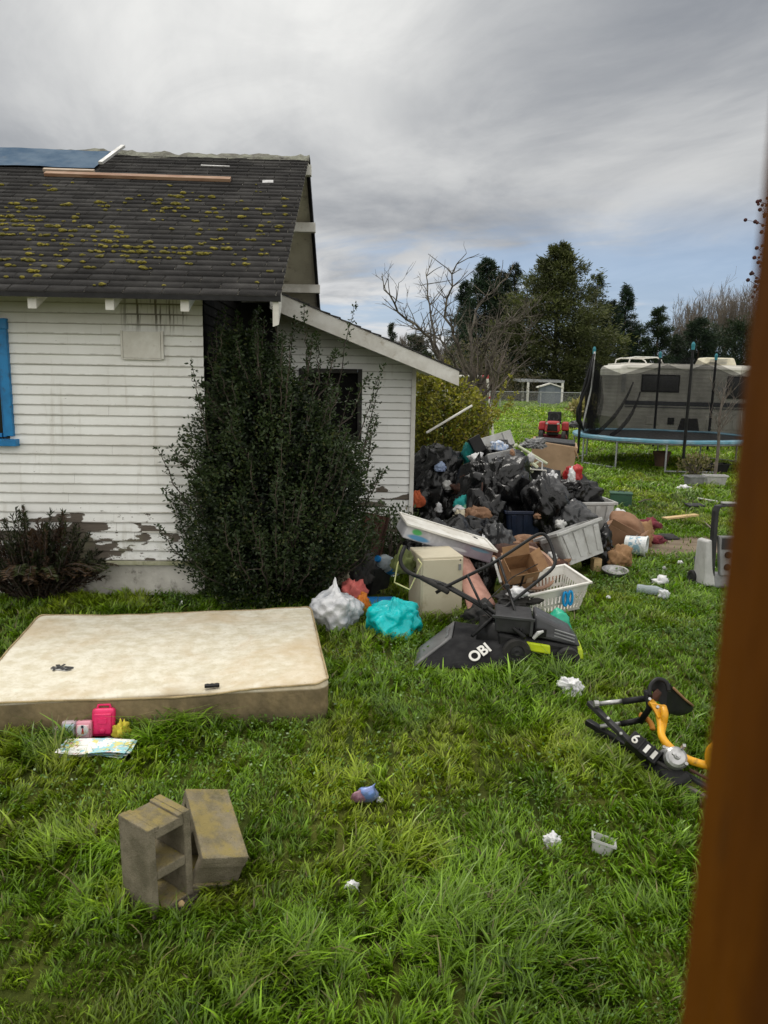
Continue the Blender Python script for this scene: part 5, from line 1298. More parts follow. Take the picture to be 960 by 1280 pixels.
c_ = hardcase('toy_clock', 'pale pink square toy with round face left of the hot pink case', 106, 926, .085, .10, .045, 4, -8, (.72, .33, .40), (.6, .25, .32), pm('pale_pink', (.75, .50, .52), (.65, .4, .44)), 'toy')
mb = MB(); mb.lathe([(.001, 0), (.030, 0), (.030, .004), (.001, .005)], 20, 0, Matrix.Translation((0, -.032, .055)) @ Matrix.Rotation(R(90), 4, 'X')); mb.build('dial', M_scrap, c_)
mb = MB(); mb.box((.002, -.0385, .052), (.014, .003, .030), taper=(.4, 1)); mb.build('figure', M_red, c_); mb = MB(); mb.box((0, -.0385, .076), (.012, .003, .014)); mb.build('hand', M_navy, c_)
c_ = hardcase('toy_box', 'small white and pale blue toy box behind the pale pink toy', 88, 922, .08, .085, .05, 10, -6, (.66, .58, .64), (.6, .45, .5), pm('pale_blue', (.42, .62, .66), (.6, .66, .68), 20), 'toy')
c_ = hardcase('toy_box', 'smallest greyish pink toy box at the left end of the toys', 73, 922, .055, .05, .04, 2, -6, (.48, .36, .40), (.4, .3, .34), M_lgrey, 'toy')
m = bpy.data.materials.new('printed_paper'); t = NT(m); b = t.bsdf(); v = t.coord()
c = t.mix(t.ramp(t.noise(v, 16, 3, .6), .52, .56), (.72, .72, .70), (.30, .56, .62)); c = t.mix(t.ramp(t.noise(t.mapping(v, (1, 1, 1), (4, 2, 0)), 19, 3, .6), .58, .62), c, (.62, .58, .2)); c = t.mix(t.ramp(t.noise(t.mapping(v, (1, 3, 1), (9, 2, 0)), 22, 2), .62, .66), c, (.66, .36, .38))
t.l.new(c, b.inputs['Base Color']); b.inputs['Roughness'].default_value = .7
def sheets(name, label, px, py, w, d, n, mat, seed, rz=0, cat='paper', thick=.004, z=0.02):
    rg = random.Random(seed); o = thing(name, label, cat, G(px, py) + Vector((0, 0, z)), (0, 0, R(rz)))
    for k in range(n):
        mb = MB(); N_ = 10; vs = []; fs = []; ox, oy, ra = rg.gauss(0, .04 * w), rg.gauss(0, .05 * d), rg.gauss(0, .15)
        for i in range(N_ + 1):
            for j in range(N_ + 1):
                x_, y_ = (i / N_ - .5) * w, (j / N_ - .5) * d; vs.append((x_ * math.cos(ra) - y_ * math.sin(ra) + ox, x_ * math.sin(ra) + y_ * math.cos(ra) + oy, k * thick * 1.5 + .02 * noise.noise(Vector((x_ * 9, y_ * 9, k * 3.3 + seed))) + .006))
        for i in range(N_):
            for j in range(N_): a_ = i * (N_ + 1) + j; fs.append((a_, a_ + N_ + 1, a_ + N_ + 2, a_ + 1))
        mb.add(vs, fs); mb.build('sheet', mat, o, smooth=True)
    return o
sheets('paper_pile', 'damp colourful printed papers in the grass below the pink toys', 118, 946, .36, .15, 5, m, 3, 4, z=.035)
o = heap('rag', 'yellow scrap half hidden in the tall grass right of the pink toys', 'rag', 152, 925, None, 18, 24, pm('yellow_rag', (.62, .52, .05), (.4, .34, .03), 12, .8), wr=1.4)
o = heap('scrap', 'crumpled dark brown scrap under the hot pink case', 'scrap', 138, 932, None, 24, 8, M_bark, wr=1.4, sub=3)
o = heap('plastic_piece', 'tiny pale turquoise plastic piece in the tall grass by the mattress', 'litter', 172, 905, None, 8, 6, pm('pale_turquoise', (.2, .6, .55), (.15, .5, .45)), sub=2, z=.17)

# ------------------------------------------------------------------ litter on the lawn
o = heap('paper_ball', 'crumpled white paper in the grass in front of the green push mower', 'litter', 714, 864, None, 27, 16, M_scrap, wr=2.2, lump=.5, sub=5)
o = heap('paper_ball', 'small white crumpled scrap in the grass left of the grey square pot', 'litter', 690, 1056, None, 18, 14, M_scrap, wr=.7, lump=.35)
o = heap('paper_ball', 'tiny torn white scrap alone in the lower middle of the lawn', 'litter', 440, 1113, None, 16, 12, M_scrap, wr=1.2, lump=.5, sub=3)
g = G(750, 1062); o = thing('plant_pot', 'empty grey square plastic pot sunk in the grass', 'pot', g + Vector((0, 0, -.035)), (R(-14), R(10), R(-18))); tub(.095, .095, .08, .07, .07, .003, r=.014).build('body', M_lgrey, o); mb = rim(.095, .095, .076, .005, .010); mb.build('rim', M_lgrey, o)
g = G(455, 1006); o = thing('snack_wrapper', 'crumpled blue and purple foil wrapper in a tuft of grass', 'wrapper', g + Vector((0, 0, .03)), (R(20), R(25), R(30)))
m_ = blob(.055, .030, .050, 88, 1.6, .5, 3); m_.build('film', pm('blue_foil', (.12, .22, .50), (.30, .34, .58), 12, .3, .3, 50, metal=.3), o, smooth=True)
m_ = blob(.04, .022, .034, 89, 1.6, .0, 3); q = m_.build('torn_end', pm('plum_foil', (.16, .06, .10), (.3, .2, .22), 12, .35, .3, 50, metal=.2), o, smooth=True); q.location = (-.05, -.012, -.005)
o = heap('paper_ball', 'very small white scrap right of the blue wrapper', 'litter', 475, 1003, None, 8, 7, M_scrap, sub=2)
for px_, py_, w_, lab in ((70, 748, 6, 'tiny white scrap in the grass below the spiky shrub'), (228, 757, 7, 'tiny white scrap in the grass between the wall and the mattress')):
    heap('paper_ball', lab, 'litter', px_, py_, None, w_, 5, M_scrap, sub=2)
# ------------------------------------------------------------------ the rubbish pile: front row
o = heap('plastic_bag', 'full white carrier bag on the grass at the corner of the mattress', 'bag', 420, 783, None, 60, 54, M_bagwhite, wr=1.0, neck=.18, sub=5, rotz=.4)
o = heap('plastic_bag', 'bright teal plastic bag on the grass beside the white carrier bag', 'bag', 491, 788, None, 70, 42, M_teal, wr=.3, neck=.08, sub=5, rotz=1.2, lump=.2, flat=.4)
# tipped dark grey bin
g = G(472, 752)
bn = thing('storage_bin', 'dark grey plastic bin tipped on its side with its mouth to the left', 'bin', g + Vector((.03, .25, .12)), (R(-12), R(-78), R(-32)))
tub(.36, .30, .40, .28, .23, .006, r=.04).build('body', M_dark, bn); rim(.36, .30, .392, .016, .02).build('rim', M_grey, bn)
mb = MB(); mb.box((0, -.139, .20), (.05, .003, .07), (R(5), 0, 0)); mb.build('sticker', M_blue, bn)
o = heap('cloth', 'salmon red cloth spilling out of the tipped grey bin', 'cloth', 442, 756, None, 28, 30, M_salmon, wr=1.3, lump=.4)
o = heap('cloth', 'cream cloth inside the tipped grey bin', 'cloth', 440, 730, 6.75, 34, 24, M_beige, wr=1.3, lump=.4, z=.12)
o = heap('cloth', 'black cloth stuffed in the mouth of the tipped grey bin', 'cloth', 454, 725, 6.65, 26, 30, M_rubber, wr=1.3, lump=.4, z=.16)
g = G(468, 762); o = thing('lid', 'flat blue plastic lid under the tipped grey bin', 'lid', g + Vector((0, .05, .03)), (R(8), 0, R(5))); mb = MB(); mb.box((0, 0, 0), (.34, .26, .012)); mb.build('plate', M_blue, o, bevel=.004); rim(.32, .24, .0, .012, .03).build('rim', M_blue, o)
o = heap('cloth', 'orange-yellow scrap between the white bag and the teal bag', 'scrap', 453, 768, None, 18, 26, M_orange, wr=1.2, sub=3)
# rusty sheet leaning by the bush
A_ = P(462, 690, 7.5)
o = thing('rusty_sheet', 'rust-red metal sheet leaning between the dark bush and the lean-to wall', 'metal sheet', Vector((A_.x, A_.y, .30)), (R(-16), R(14), R(8)))
mb = MB(); n_ = 24
for i in range(n_):
    x0_, x1_ = -.14 + .28 * i / n_, -.14 + .28 * (i + 1) / n_; f0, f1 = .012 * math.sin(i * 1.3), .012 * math.sin((i + 1) * 1.3); mb.quad((x0_, f0, -.30), (x1_, f1, -.30), (x1_, f1, .34), (x0_, f0, .34))
mb.build('plate', M_rust, o, smooth=True)
o2 = thing('board', 'dark brown board propped behind the tipped grey bin at the foot of the bush', 'board', P(452, 705, 7.1) * Vector((1, 1, 0)) + Vector((0, 0, .24)), (R(-20), R(28), 0)); mb = MB(); mb.box((0, 0, 0), (.16, .02, .52)); mb.build('plank', M_rust, o2, bevel=.003)
# water jug
A_ = P(486, 712, 6.9); o = thing('water_jug', 'clear plastic jug with blue cap lying behind the tipped grey bin', 'jug', Vector((A_.x, A_.y, .26)), (R(60), 0, R(-40)))
m = bpy.data.materials.new('clear_plastic'); t = NT(m); b = t.bsdf(); b.inputs['Base Color'].default_value = (.55, .62, .66, 1); b.inputs['Roughness'].default_value = .15; b.inputs['Transmission Weight'].default_value = .55; b.inputs['IOR'].default_value = 1.2; M_clear = m
mb = MB(); mb.lathe([(.001, -.12), (.075, -.12), (.08, -.10), (.08, .05), (.072, .07), (.08, .09), (.06, .13), (.025, .16), (.025, .18)], 20); mb.build('body', M_clear, o, smooth=True); mb = MB(); mb.lathe([(.03, .17), (.03, .20), (.001, .20)], 16); mb.build('cap', M_blue, o); mb = MB(); mb.lathe([(.082, -.04), (.082, .03)], 20); mb.build('label', M_blue, o, smooth=True)
for q_ in ((497, 672, 7.3, 'leafy weeds'), ): pass
brush(flat(P(490, 705, 7.7)), .7, .75, 'low green weeds growing along the foot of the lean-to wall', 81, (.02, .035, .012), (.06, .085, .03), 900, 'weeds', 'plant', .05, .3)
brush(flat(P(508, 690, 8.2)), .45, .55, 'dry pale twiggy weeds against the lean-to corner', 82, (.14, .12, .08), (.24, .22, .15), 260, 'weeds', 'plant', .05, .25)

# beige cabinet
CB = G(520, 773); cbx = thing('cabinet', 'beige enamel cabinet standing under the tilted storage lid', 'cabinet', CB + Vector((.17, .24, 0)), (R(0), R(0), R(13)))
mb = MB(); mb.box((0, 0, .265), (.37, .40, .53)); mb.build('body', M_beige, cbx, bevel=.012, segs=3)
mb = MB(); mb.box((0, -.208, .27), (.35, .018, .48)); dr = mb.build('door', M_beige, cbx, bevel=.006); mb = MB(); mb.box((.145, -.222, .44), (.02, .012, .05)); mb.build('latch', M_grey, dr)
mb = MB(); mb.lathe([(.001, 0), (.007, 0), (.005, .003), (.001, .003)], 10, 0, Matrix.Translation((.15, -.218, .50)) @ Matrix.Rotation(R(90), 4, 'X')); mb.build('screw', M_black, dr)
CABZ = .53
# long shallow box/lid tilted across the cabinet
A_ = P(506, 664, 6.55); B_ = P(616, 697, 6.75)
m = bpy.data.materials.new('cloudy_plastic'); t = NT(m); b = t.bsdf(); v = t.coord(); x_, y_, z_ = t.sep(v)[:3]
c = t.mix(t.ramp(t.noise(v, 6, 4), .4, .65), (.34, .34, .36), (.50, .50, .52)); c = t.mix(t.ramp(x_, .02, .22, 0, .6), c, (.17, .11, .17))
def spot(cx, cz, rx, rz): return t.ramp(t.math('ADD', t.math('POWER', t.math('DIVIDE', t.math('SUBTRACT', x_, cx), rx), 2.0), t.math('POWER', t.math('DIVIDE', t.math('SUBTRACT', z_, cz), rz), 2.0)), 1.0, .25)
c = t.mix(spot(-.33, .02, .06, .035), c, (.06, .36, .10)); c = t.mix(spot(-.30, -.03, .13, .03), c, (.07, .24, .42)); c = t.mix(spot(.1, -.02, .10, .018), c, (.6, .6, .62)); c = t.mix(t.math('MULTIPLY', spot(.3, .03, .12, .02), .7), c, (.10, .30, .42))
t.l.new(c, b.inputs['Base Color']); b.inputs['Roughness'].default_value = .3
mid = A_.lerp(B_, .5); d_ = (B_ - A_); Lb = d_.length
bx = thing('storage_box', 'long shallow cloudy plastic box with white rim tilted across the beige cabinet', 'box', mid, (R(8), math.asin(-d_.z / Lb), math.atan2(d_.y, d_.x)))
mb = MB(); mb.box((0, .15, 0), (Lb, .30, .13), taper=(.98, .96)); mb.build('body', m, bx, bevel=.012, segs=2)
mb = MB(); mb.box((0, -.012, .072), (Lb + .03, .024, .022)); mb.box((0, .312, .072), (Lb + .03, .024, .022)); 
for s_ in (-1, 1): mb.box((s_ * (Lb / 2 + .003), .15, .072), (.024, .30, .022))
mb.box((0, .15, .068), (Lb - .022, .298, .008)); mb.build('rim', M_white, bx, bevel=.004)
o = heap('cloth', 'olive green cloth hanging off the left end of the beige cabinet under the tilted box', 'cloth', 503, 706, 6.28, 26, 26, M_olive, wr=1.2, lump=.4, z=.36)
mb = MB(); q = [P(*p) for p in ((505, 688, 6.02), (497, 705, 5.95), (493, 728, 5.95), (512, 737, 5.93), (520, 720, 5.92), (527, 705, 5.9), (521, 697, 5.93))]; c0 = q[0].copy(); fine = []
for i in range(len(q) - 1):
    for k in range(5): fine.append(q[i].lerp(q[i + 1], k / 5) - c0)
o = None
mb.tube(fine, .006, 6); o = mb.build('cable', pm('cream_cable', (.6, .58, .3), (.5, .5, .2)), smooth=True); o.location = c0; tag(o, 'looped cream cord hanging on the mower handle before the beige cabinet', 'cord')

# pink carpet piece, folded like a tent
C0 = flat(P(585, 745, 6.35)); cp = thing('carpet_piece', 'stiff pink carpet offcut propped against the right side of the cabinet', 'carpet', C0)
tl, trr, br, bl = [P(*p) - C0 for p in ((566, 690, 6.75), (582, 690, 6.85), (622, 764, 6.25), (588, 776, 6.05))]; br.z = max(br.z, .07); bl.z = .01
mb = MB(); N_ = 16; vs = []; fs = []
for i in range(N_ + 1):
    for j in range(N_ + 1):
        u_, w_ = i / N_, j / N_; p = (tl * (1 - u_) + trr * u_) * (1 - w_) + (bl * (1 - u_) + br * u_) * w_; p = p + Vector((.0, -.05 * math.sin(math.pi * u_), .05 * math.sin(math.pi * u_) * (w_ + .2))) + Vector((0, 0, .012 * noise.noise(Vector((u_ * 4, w_ * 4, 1))))); vs.append(p)
for i in range(N_):
    for j in range(N_): a_ = i * (N_ + 1) + j; fs.append((a_, a_ + 1, a_ + N_ + 2, a_ + N_ + 1))
mb.add(vs, fs); q = mb.build('pile', M_pinkcarpet, cp, smooth=True); so2 = q.modifiers.new('thickness', 'SOLIDIFY'); so2.thickness = .014
o = heap('trash_bag', 'black bag in the gap behind the pink carpet offcut', 'bag', 596, 748, 6.9, 44, 60, M_bagblack, z=0, wr=1.1)
o = heap('rag', 'dark rag and rubble below the pink carpet offcut', 'rag', 603, 782, None, 46, 26, M_rubber, wr=1.5)

# wicker-like tub with open cardboard box in it
T0 = flat(P(655, 742, 6.75)); tb = thing('round_tub', 'large round tan plastic tub tilted towards the mower', 'tub', T0 + Vector((.0, .10, .16)), (R(34), R(10), 0))
M_tan = pm('tan_plastic', (.36, .22, .15), (.26, .155, .105), 5, .6, .2, 40, dirt=(.14, .085, .055)); mb = MB()
mb.lathe([(.001, -.12), (.17, -.12), (.25, .17), (.27, .17), (.27, .19), (.245, .19), (.165, -.105), (.001, -.105)], 32); mb.build('body', M_tan, tb, smooth=False)
mb = MB()
for k in (-.04, .05, .12): mb.lathe([(.19 + (k + .12) * .276, k), (.195 + (k + .12) * .276, k + .006), (.19 + (k + .12) * .276, k + .012)], 32)
mb.build('hoops', M_tan, tb)
C1 = P(646, 722, 6.45); cb_ = thing('cardboard_box', 'small open brown cardboard box with tape sitting in the round tan tub', 'box', Vector((C1.x, C1.y, .27)), (R(38), R(-8), R(14)))
card_box(.26, .22, .20, .005, True, (70, 40, 62, 50)).build('carton', M_card, cb_); mb = MB(); mb.box((.05, -.114, .12), (.06, .004, .07)); mb.build('label', M_cardpale, cb_); mb = MB(); mb.box((-.02, -.1135, .10), (.016, .003, .20)); mb.box((0, -.1135, .09), (.25, .003, .012)); mb.build('tape', M_black, cb_)
o = heap('rags', 'torn grey-brown rags spilling over the rim of the round tan tub', 'rag', 645, 748, 6.2, 50, 12, M_rubber, wr=2.0, lump=.5, z=.13)
o = heap('paper_ball', 'white torn paper on the rags in the round tan tub', 'litter', 648, 738, 6.1, 22, 10, M_scrap, wr=1.6, z=.22, sub=3)
for k, (px_, py_) in enumerate(((560 + 285 * .1875, 640 + 400 * .1875),)): pass
mb = MB(); A_ = P(617, 697, 6.4); B_ = P(626, 728, 6.2); c0 = A_.lerp(B_, .5); mb.tube([A_ - c0, B_ - c0], .012, 8); o = mb.build('stick', M_lgrey); o.location = c0; tag(o, 'short grey stick standing at the left rim of the tan tub', 'stick')

# white laundry basket with blue handle
L0 = G(688, 772); lb = thing('laundry_basket', 'white slotted laundry basket with bright blue handle lying beside the push mower', 'basket', L0 + Vector((.02, .24, .025)), (R(7), R(-7), R(18)))
mb = MB(); w0, d0, w1, d1, h1 = .46, .32, .60, .42, .26; nn = 22
def side_pt(a, k):                # a: 0..1 around
    w_, d_ = w0 + (w1 - w0) * k, d0 + (d1 - d0) * k; per = 2 * (w_ + d_); s_ = a * 2 * (w0 + d0) ; 
    if s_ < w0: return Vector((-w_ / 2 + s_ / w0 * w_, -d_ / 2, h1 * k))
    s_ -= w0
    if s_ < d0: return Vector((w_ / 2, -d_ / 2 + s_ / d0 * d_, h1 * k))
    s_ -= d0
    if s_ < w0: return Vector((w_ / 2 - s_ / w0 * w_, d_ / 2, h1 * k))
    s_ -= w0; return Vector((-w_ / 2, d_ / 2 - s_ / d0 * d_, h1 * k))
NN = 52
for i in range(NN):
    for (k0, k1, f0, f1) in ((0, .12, 0, 1), (.12, .34, .25, .8), (.34, .44, 0, 1), (.44, .70, .25, .8), (.70, 1.0, 0, 1)):
        a0_, a1_ = (i + f0) / NN, (i + f1) / NN
        mb.quad(side_pt(a0_, k0), side_pt(min(a1_, .99999), k0), side_pt(min(a1_, .99999), k1), side_pt(a0_, k1))
mb.box((0, 0, .004), (w0, d0, .008)); q = mb.build('basket_wall', M_white, lb); sm = q.modifiers.new('thickness', 'SOLIDIFY'); sm.thickness = .005
rim(w1 - .02, d1 - .02, h1, .025, .02).build('rim', M_white, lb, bevel=.005)
M_hblue = pm('bright_blue', (.01, .34, .72), (.01, .26, .6), 8, .4)
for dx in (-.025, .025):
    mb = MB(); mb.tube([(.06 + dx + .02 * math.sin(a), -.235 - .005 , .17 + .065 * math.cos(a)) for a in [k * 2 * math.pi / 16 for k in range(17)]], .011, 8, cap=False); mb.build('handle', M_hblue, lb, smooth=True)

# ------------------------------------------------------------------ push mower
MWO = flat(G(672, 832)); mw = thing('push_mower', 'dark grey and lime push mower with folded black handle and grass bag', 'lawn mower', MWO)
def L(px, py, Y): return P(px, py, Y) - MWO
def Lz(px, py, z): return G(px, py, z) - MWO
M_lime = pm('lime_plastic', (.50, .60, .01), (.40, .50, .01), 6, .4, .1, 50)
M_hood = pm('charcoal_hood', (.055, .056, .06), (.04, .04, .042), 7, .4, .1, 60)
mt = Matrix.Translation((.0, .17, .0)) @ Matrix.Rotation(R(-7), 4, 'Z') @ Matrix.Rotation(R(3), 4, 'Y')
def part(mb, name, mat, bevel=.008, par=None, segs=2):
    mb.v = [mt @ v_ for v_ in mb.v]; return mb.build(name, mat, par or mw, bevel=bevel, segs=segs)
mb = MB(); mb.hexa([(-.26, -.19, .08), (.30, -.17, .07), (.30, .17, .07), (-.26, .19, .08), (-.28, -.17, .21), (.29, -.14, .16), (.29, .14, .16), (-.28, .17, .21)]); dk = part(mb, 'deck', M_black, .02, segs=3)
mb = MB(); mb.hexa([(-.02, -.15, .20), (.32, -.12, .15), (.32, .12, .15), (-.02, .15, .20), (-.03, -.12, .365), (.23, -.09, .26), (.23, .09, .26), (-.03, .12, .365)]); hd = part(mb, 'hood', M_hood, .025, segs=3)
for k in range(3):
    mb = MB(); mb.box((.19, -.124 + k * .004, .205 + k * .022), (.15, .012, .008), (0, R(12), 0)); part(mb, 'vent_strip', M_grey, .002, hd)
mb = MB(); mb.hexa([(-.30, -.15, .21), (-.03, -.155, .21), (-.03, .15, .21), (-.30, .15, .21), (-.31, -.155, .335), (-.04, -.16, .335), (-.04, .15, .335), (-.31, .15, .335)]); part(mb, 'motor_cover', M_dark, .015)
mb = MB(); mb.box((-.18, -.163, .33), (.30, .012, .02)); mb.box((-.05, -.163, .27), (.02, .012, .12)); part(mb, 'cover_rim', M_hood, .003)
mb = MB(); mb.box((.02, -.158, .245), (.075, .014, .06)); part(mb, 'key_panel', M_black, .004)
mb = MB(); mb.tube([(-.03, -.172, .20), (.0, -.176, .245), (.035, -.174, .262)], [.012, .016, .008], 8); part(mb, 'lever', M_lgrey, 0)
mb = MB(); mb.hexa([(-.08, -.20, .115), (.10, -.195, .10), (.10, -.17, .10), (-.08, -.17, .115), (-.08, -.195, .175), (.09, -.185, .165), (.09, -.165, .165), (-.08, -.165, .175)]); part(mb, 'lime_side', M_lime, .01)
mb = MB(); mb.hexa([(.28, -.15, .06), (.345, -.12, .06), (.345, .12, .06), (.28, .15, .06), (.27, -.13, .15), (.33, -.10, .135), (.33, .10, .135), (.27, .13, .15)]); part(mb, 'lime_bumper', M_lime, .012)
for x_, y_, r_ in ((-.14, -.215, .10), (.22, -.20, .085), (-.14, .215, .10), (.22, .20, .085)):
    c_ = mt @ Vector((x_, y_, r_)); wheel(mw, c_, r_, .045, 'y', rimm=M_dark)
def bar(pts, r_=.0125, name='handle_bar', mat=None, par=None):
    q = [L(*p) for p in pts]; mb = MB(); fine = []
    if len(q) > 2:                         # round the corners
        fine = [q[0]]
        for i in range(1, len(q) - 1):
            a_, b_, c_ = q[i - 1], q[i], q[i + 1]; ka = min(.45, .06 / max(.01, (a_ - b_).length)); kc = min(.45, .06 / max(.01, (c_ - b_).length)); s0, s1 = b_.lerp(a_, ka), b_.lerp(c_, kc)
            for k in range(6): u_ = k / 5; fine.append(s0.lerp(b_, u_).lerp(b_.lerp(s1, u_), u_))
        fine.append(q[-1])
    else: fine = q
    mb.tube(fine, r_, 10); return mb.build(name, mat or M_black, par or mw, smooth=True)
h1_ = bar([(656, 797, 5.05), (618, 765, 5.3), (557, 731, 5.6), (517, 719, 5.75), (505, 712, 5.8), (499, 700, 5.85), (506, 683, 5.95)], .0165)
bar([(640, 790, 5.15), (600, 757, 5.38), (545, 727, 5.62), (520, 720, 5.74)], .012, 'handle_bar')
bar([(545, 741, 5.55), (558, 733, 5.55), (618, 703, 5.75), (671, 668, 5.95), (681, 667, 5.95), (688, 678, 5.9), (695, 702, 5.75), (690, 712, 5.7), (618, 770, 5.3), (590, 795, 5.15)], .0135)
for a_, b_ in (((584, 719, 5.62), (604, 761, 5.32)), ((633, 731, 5.55), (652, 789, 5.1)), ((624, 700, 5.75), (640, 750, 5.4))): bar([a_, b_], .010, 'strut')
bar([(527, 722, 5.68), (560, 740, 5.5)], .021, 'grip_foam', M_rubber)
mb = MB(); q = [L(*p) for p in ((672, 705, 5.8), (640, 722, 5.6), (610, 750, 5.4), (602, 762, 5.3), (612, 772, 5.25))]; mb.tube(q, .004, 5); mb.build('cable', M_black, mw, smooth=True)
for p in ((606, 757, 5.33), (549, 730, 5.58), (634, 733, 5.5)): mb = MB(); c_ = L(*p); mb.lathe([(.001, -.02), (.018, -.02), (.022, 0), (.018, .02), (.001, .02)], 10, 0, Matrix.Translation(c_) @ Matrix.Rotation(R(90), 4, 'X')); mb.build('knob', M_dark, mw)
# discharge chute and grass bag
mb = MB(); q = [Lz(*p) for p in ((608, 800, .22), (640, 812, .14))]
mb.tube([L(600, 790, 5.35), L(625, 795, 5.3), L(645, 808, 5.2)], [.13, .13, .11], 16); mb.build('chute', M_black, mw, smooth=True)
GA = L(566, 797, 5.25); GB = L(640, 802, 5.1); GC = L(632, 845, 4.98); GD = L(518, 845, 5.0)
for q_ in (GC, GD): q_.z = max(.01, q_.z * .3)
back = Vector((.05, .32, .02))
m = pm('black_mesh_fabric', (.014, .014, .015), (.022, .022, .023), 9, .85, .3, 200, .003, spec=.15)
mb = MB(); nn = 10; vs = []; fs = []
def gb(u_, w_, d_):
    p = (GD * (1 - u_) + GC * u_) * (1 - w_) + (GA * (1 - u_) + GB * u_) * w_ + back * d_
    return p + Vector((0, -.025 * math.sin(math.pi * u_) * math.sin(math.pi * w_) * (1 if d_ < .5 else -1), -.018 * math.sin(math.pi * u_) * w_ + .006 * noise.noise(Vector((u_ * 6, w_ * 6, d_ * 4)))))
def sheet(fn):
    b0 = len(vs)
    for i in range(nn + 1):
        for j in range(nn + 1): vs.append(fn(i / nn, j / nn))
    for i in range(nn):
        for j in range(nn): a_ = b0 + i * (nn + 1) + j; fs.append((a_, a_ + nn + 1, a_ + nn + 2, a_ + 1))
sheet(lambda a, c: gb(a, c, 0)); sheet(lambda a, c: gb(1 - a, c, 1)); sheet(lambda a, c: gb(a, 1, c)); sheet(lambda a, c: gb(1, c, a))
mb.add(vs, fs); bag = mb.build('grass_bag', m, mw, smooth=False)
mb = MB(); vs = []; fs = []; nn = 6
sheet(lambda a, c: gb(0, c, 1 - a) + Vector((-.012, -.01, .006))); mb.add(vs, fs); q = mb.build('bag_flap', pm('worn_grey_plastic', (.13, .13, .13), (.09, .09, .09), 4, .5, .15, 50, stretch=(1, 1, 3)), bag, smooth=True)
sm = q.modifiers.new('thickness', 'SOLIDIFY'); sm.thickness = .012
mb = MB()
for k in range(6): mb = MB(); c_ = gb(0, .88, .25 + k * .09) + Vector((-.022, -.012, .012)); mb.box(c_, (.03, .012, .004), (0, R(-50), 0)); mb.build('rib', M_grey, bag)
# lettering on the bag: real text, laid on its camera side
eu = (gb(.80, .52, 0) - gb(.62, .24, 0)); eu = (gb(.74, .85, 0) - gb(.52, .06, 0)).normalized(); nr = (gb(.7, .2, 0) - gb(.5, .2, 0)).cross(gb(.6, .4, 0) - gb(.6, .2, 0)).normalized()
ev = nr.cross(eu).normalized(); org = gb(.60, .17, 0) + nr * .027
text_mesh('lettering', 'OBI', .105, .003, .003, M_white, bag, Matrix.Translation(org) @ Matrix((eu, ev, nr)).transposed().to_4x4())
o = heap('plastic_bag', 'small emerald green plastic bag behind the mower hood', 'bag', 697, 786, 5.45, 34, 28, M_green_film, wr=1.0, z=.10)
hole = []
# ------------------------------------------------------------------ the rubbish pile: bags, totes, boxes
GB_ = 'black rubbish bags on the pile'
def bag(label, px, py, Y, w, h, d=None, z=None, mat=None, neck=.28, wr=1.0, rotz=0, sub=5, lump=.22, tilt=(0, 0)):
    return heap('trash_bag', label, 'bag', px, py, Y, w, h, mat or M_bagblack, d, z, wr, neck, sub, GB_, rotz, .5, lump, tilt)
bag('black bag at the bottom against the white wall corner', 541, 660, 9.9, 62, 54, z=.0, neck=0)
bag('black bag second from the bottom beside the wall corner', 572, 652, 9.7, 56, 56, z=.0, rotz=2, neck=.1)
bag('black bag lying on the lower two beside the wall corner', 546, 622, 10.2, 70, 46, rotz=.7, neck=.1)
bag('topmost black bag beside the wall corner, under the yellow-green shrub', 543, 597, 10.4, 66, 40, rotz=1.5, neck=0, wr=1.2)
bag('loose black bag filling the gap left of the dark blue tote', 606, 668, 9.0, 58, 60, z=.0, neck=0)
bag('upright black bag behind the dark blue tote', 612, 640, 9.7, 80, 60, neck=0)
bag('biggest shiny black bag, on top of the middle of the pile', 625, 652, 9.55, 92, 76, rotz=.9, neck=0, wr=.8, lump=.28)
bag('smaller black bag leaning on the left side of the biggest bag', 598, 612, 9.7, 42, 42, rotz=2.2, neck=.15)
bag('flat black bag lying in front of the dark blue tote', 588, 684, 8.2, 66, 36, neck=0, wr=1.3, rotz=.5)
bag('charcoal crumpled bag in front of the dark blue tote', 616, 690, 8.0, 46, 34, mat=M_baggrey, neck=0, wr=1.5)
bag('smoky grey bag resting on the right end of the dark blue tote', 679, 637, 9.15, 50, 38, mat=M_baggrey, neck=0, wr=.8)
bag('black bag between the dark blue tote and the upper grey tote', 684, 664, 9.0, 52, 52, neck=0)
bag('black bag tied with a red strip, standing on the upper grey tote', 719, 630, 9.75, 52, 42, neck=.3, rotz=.3)
bag('smoky grey film bag draped in front of the upper grey tote', 712, 662, 8.95, 54, 30, mat=M_baggrey, neck=0, wr=1.2)
bag('black bag crammed under the back of the tilted grey tote', 748, 708, 8.0, 34, 46, z=0, neck=0)
o = heap('rag', 'red and white striped rag tied on the bag on the upper grey tote', 'rag', 715, 604, 9.45, 20, 16, M_red, wr=1.6, sub=4, z=.78); o = heap('rag', 'small white end of rag beside the red rag', 'rag', 714, 605, 9.35, 9, 14, M_scrap, wr=1.4, sub=3, z=.76)
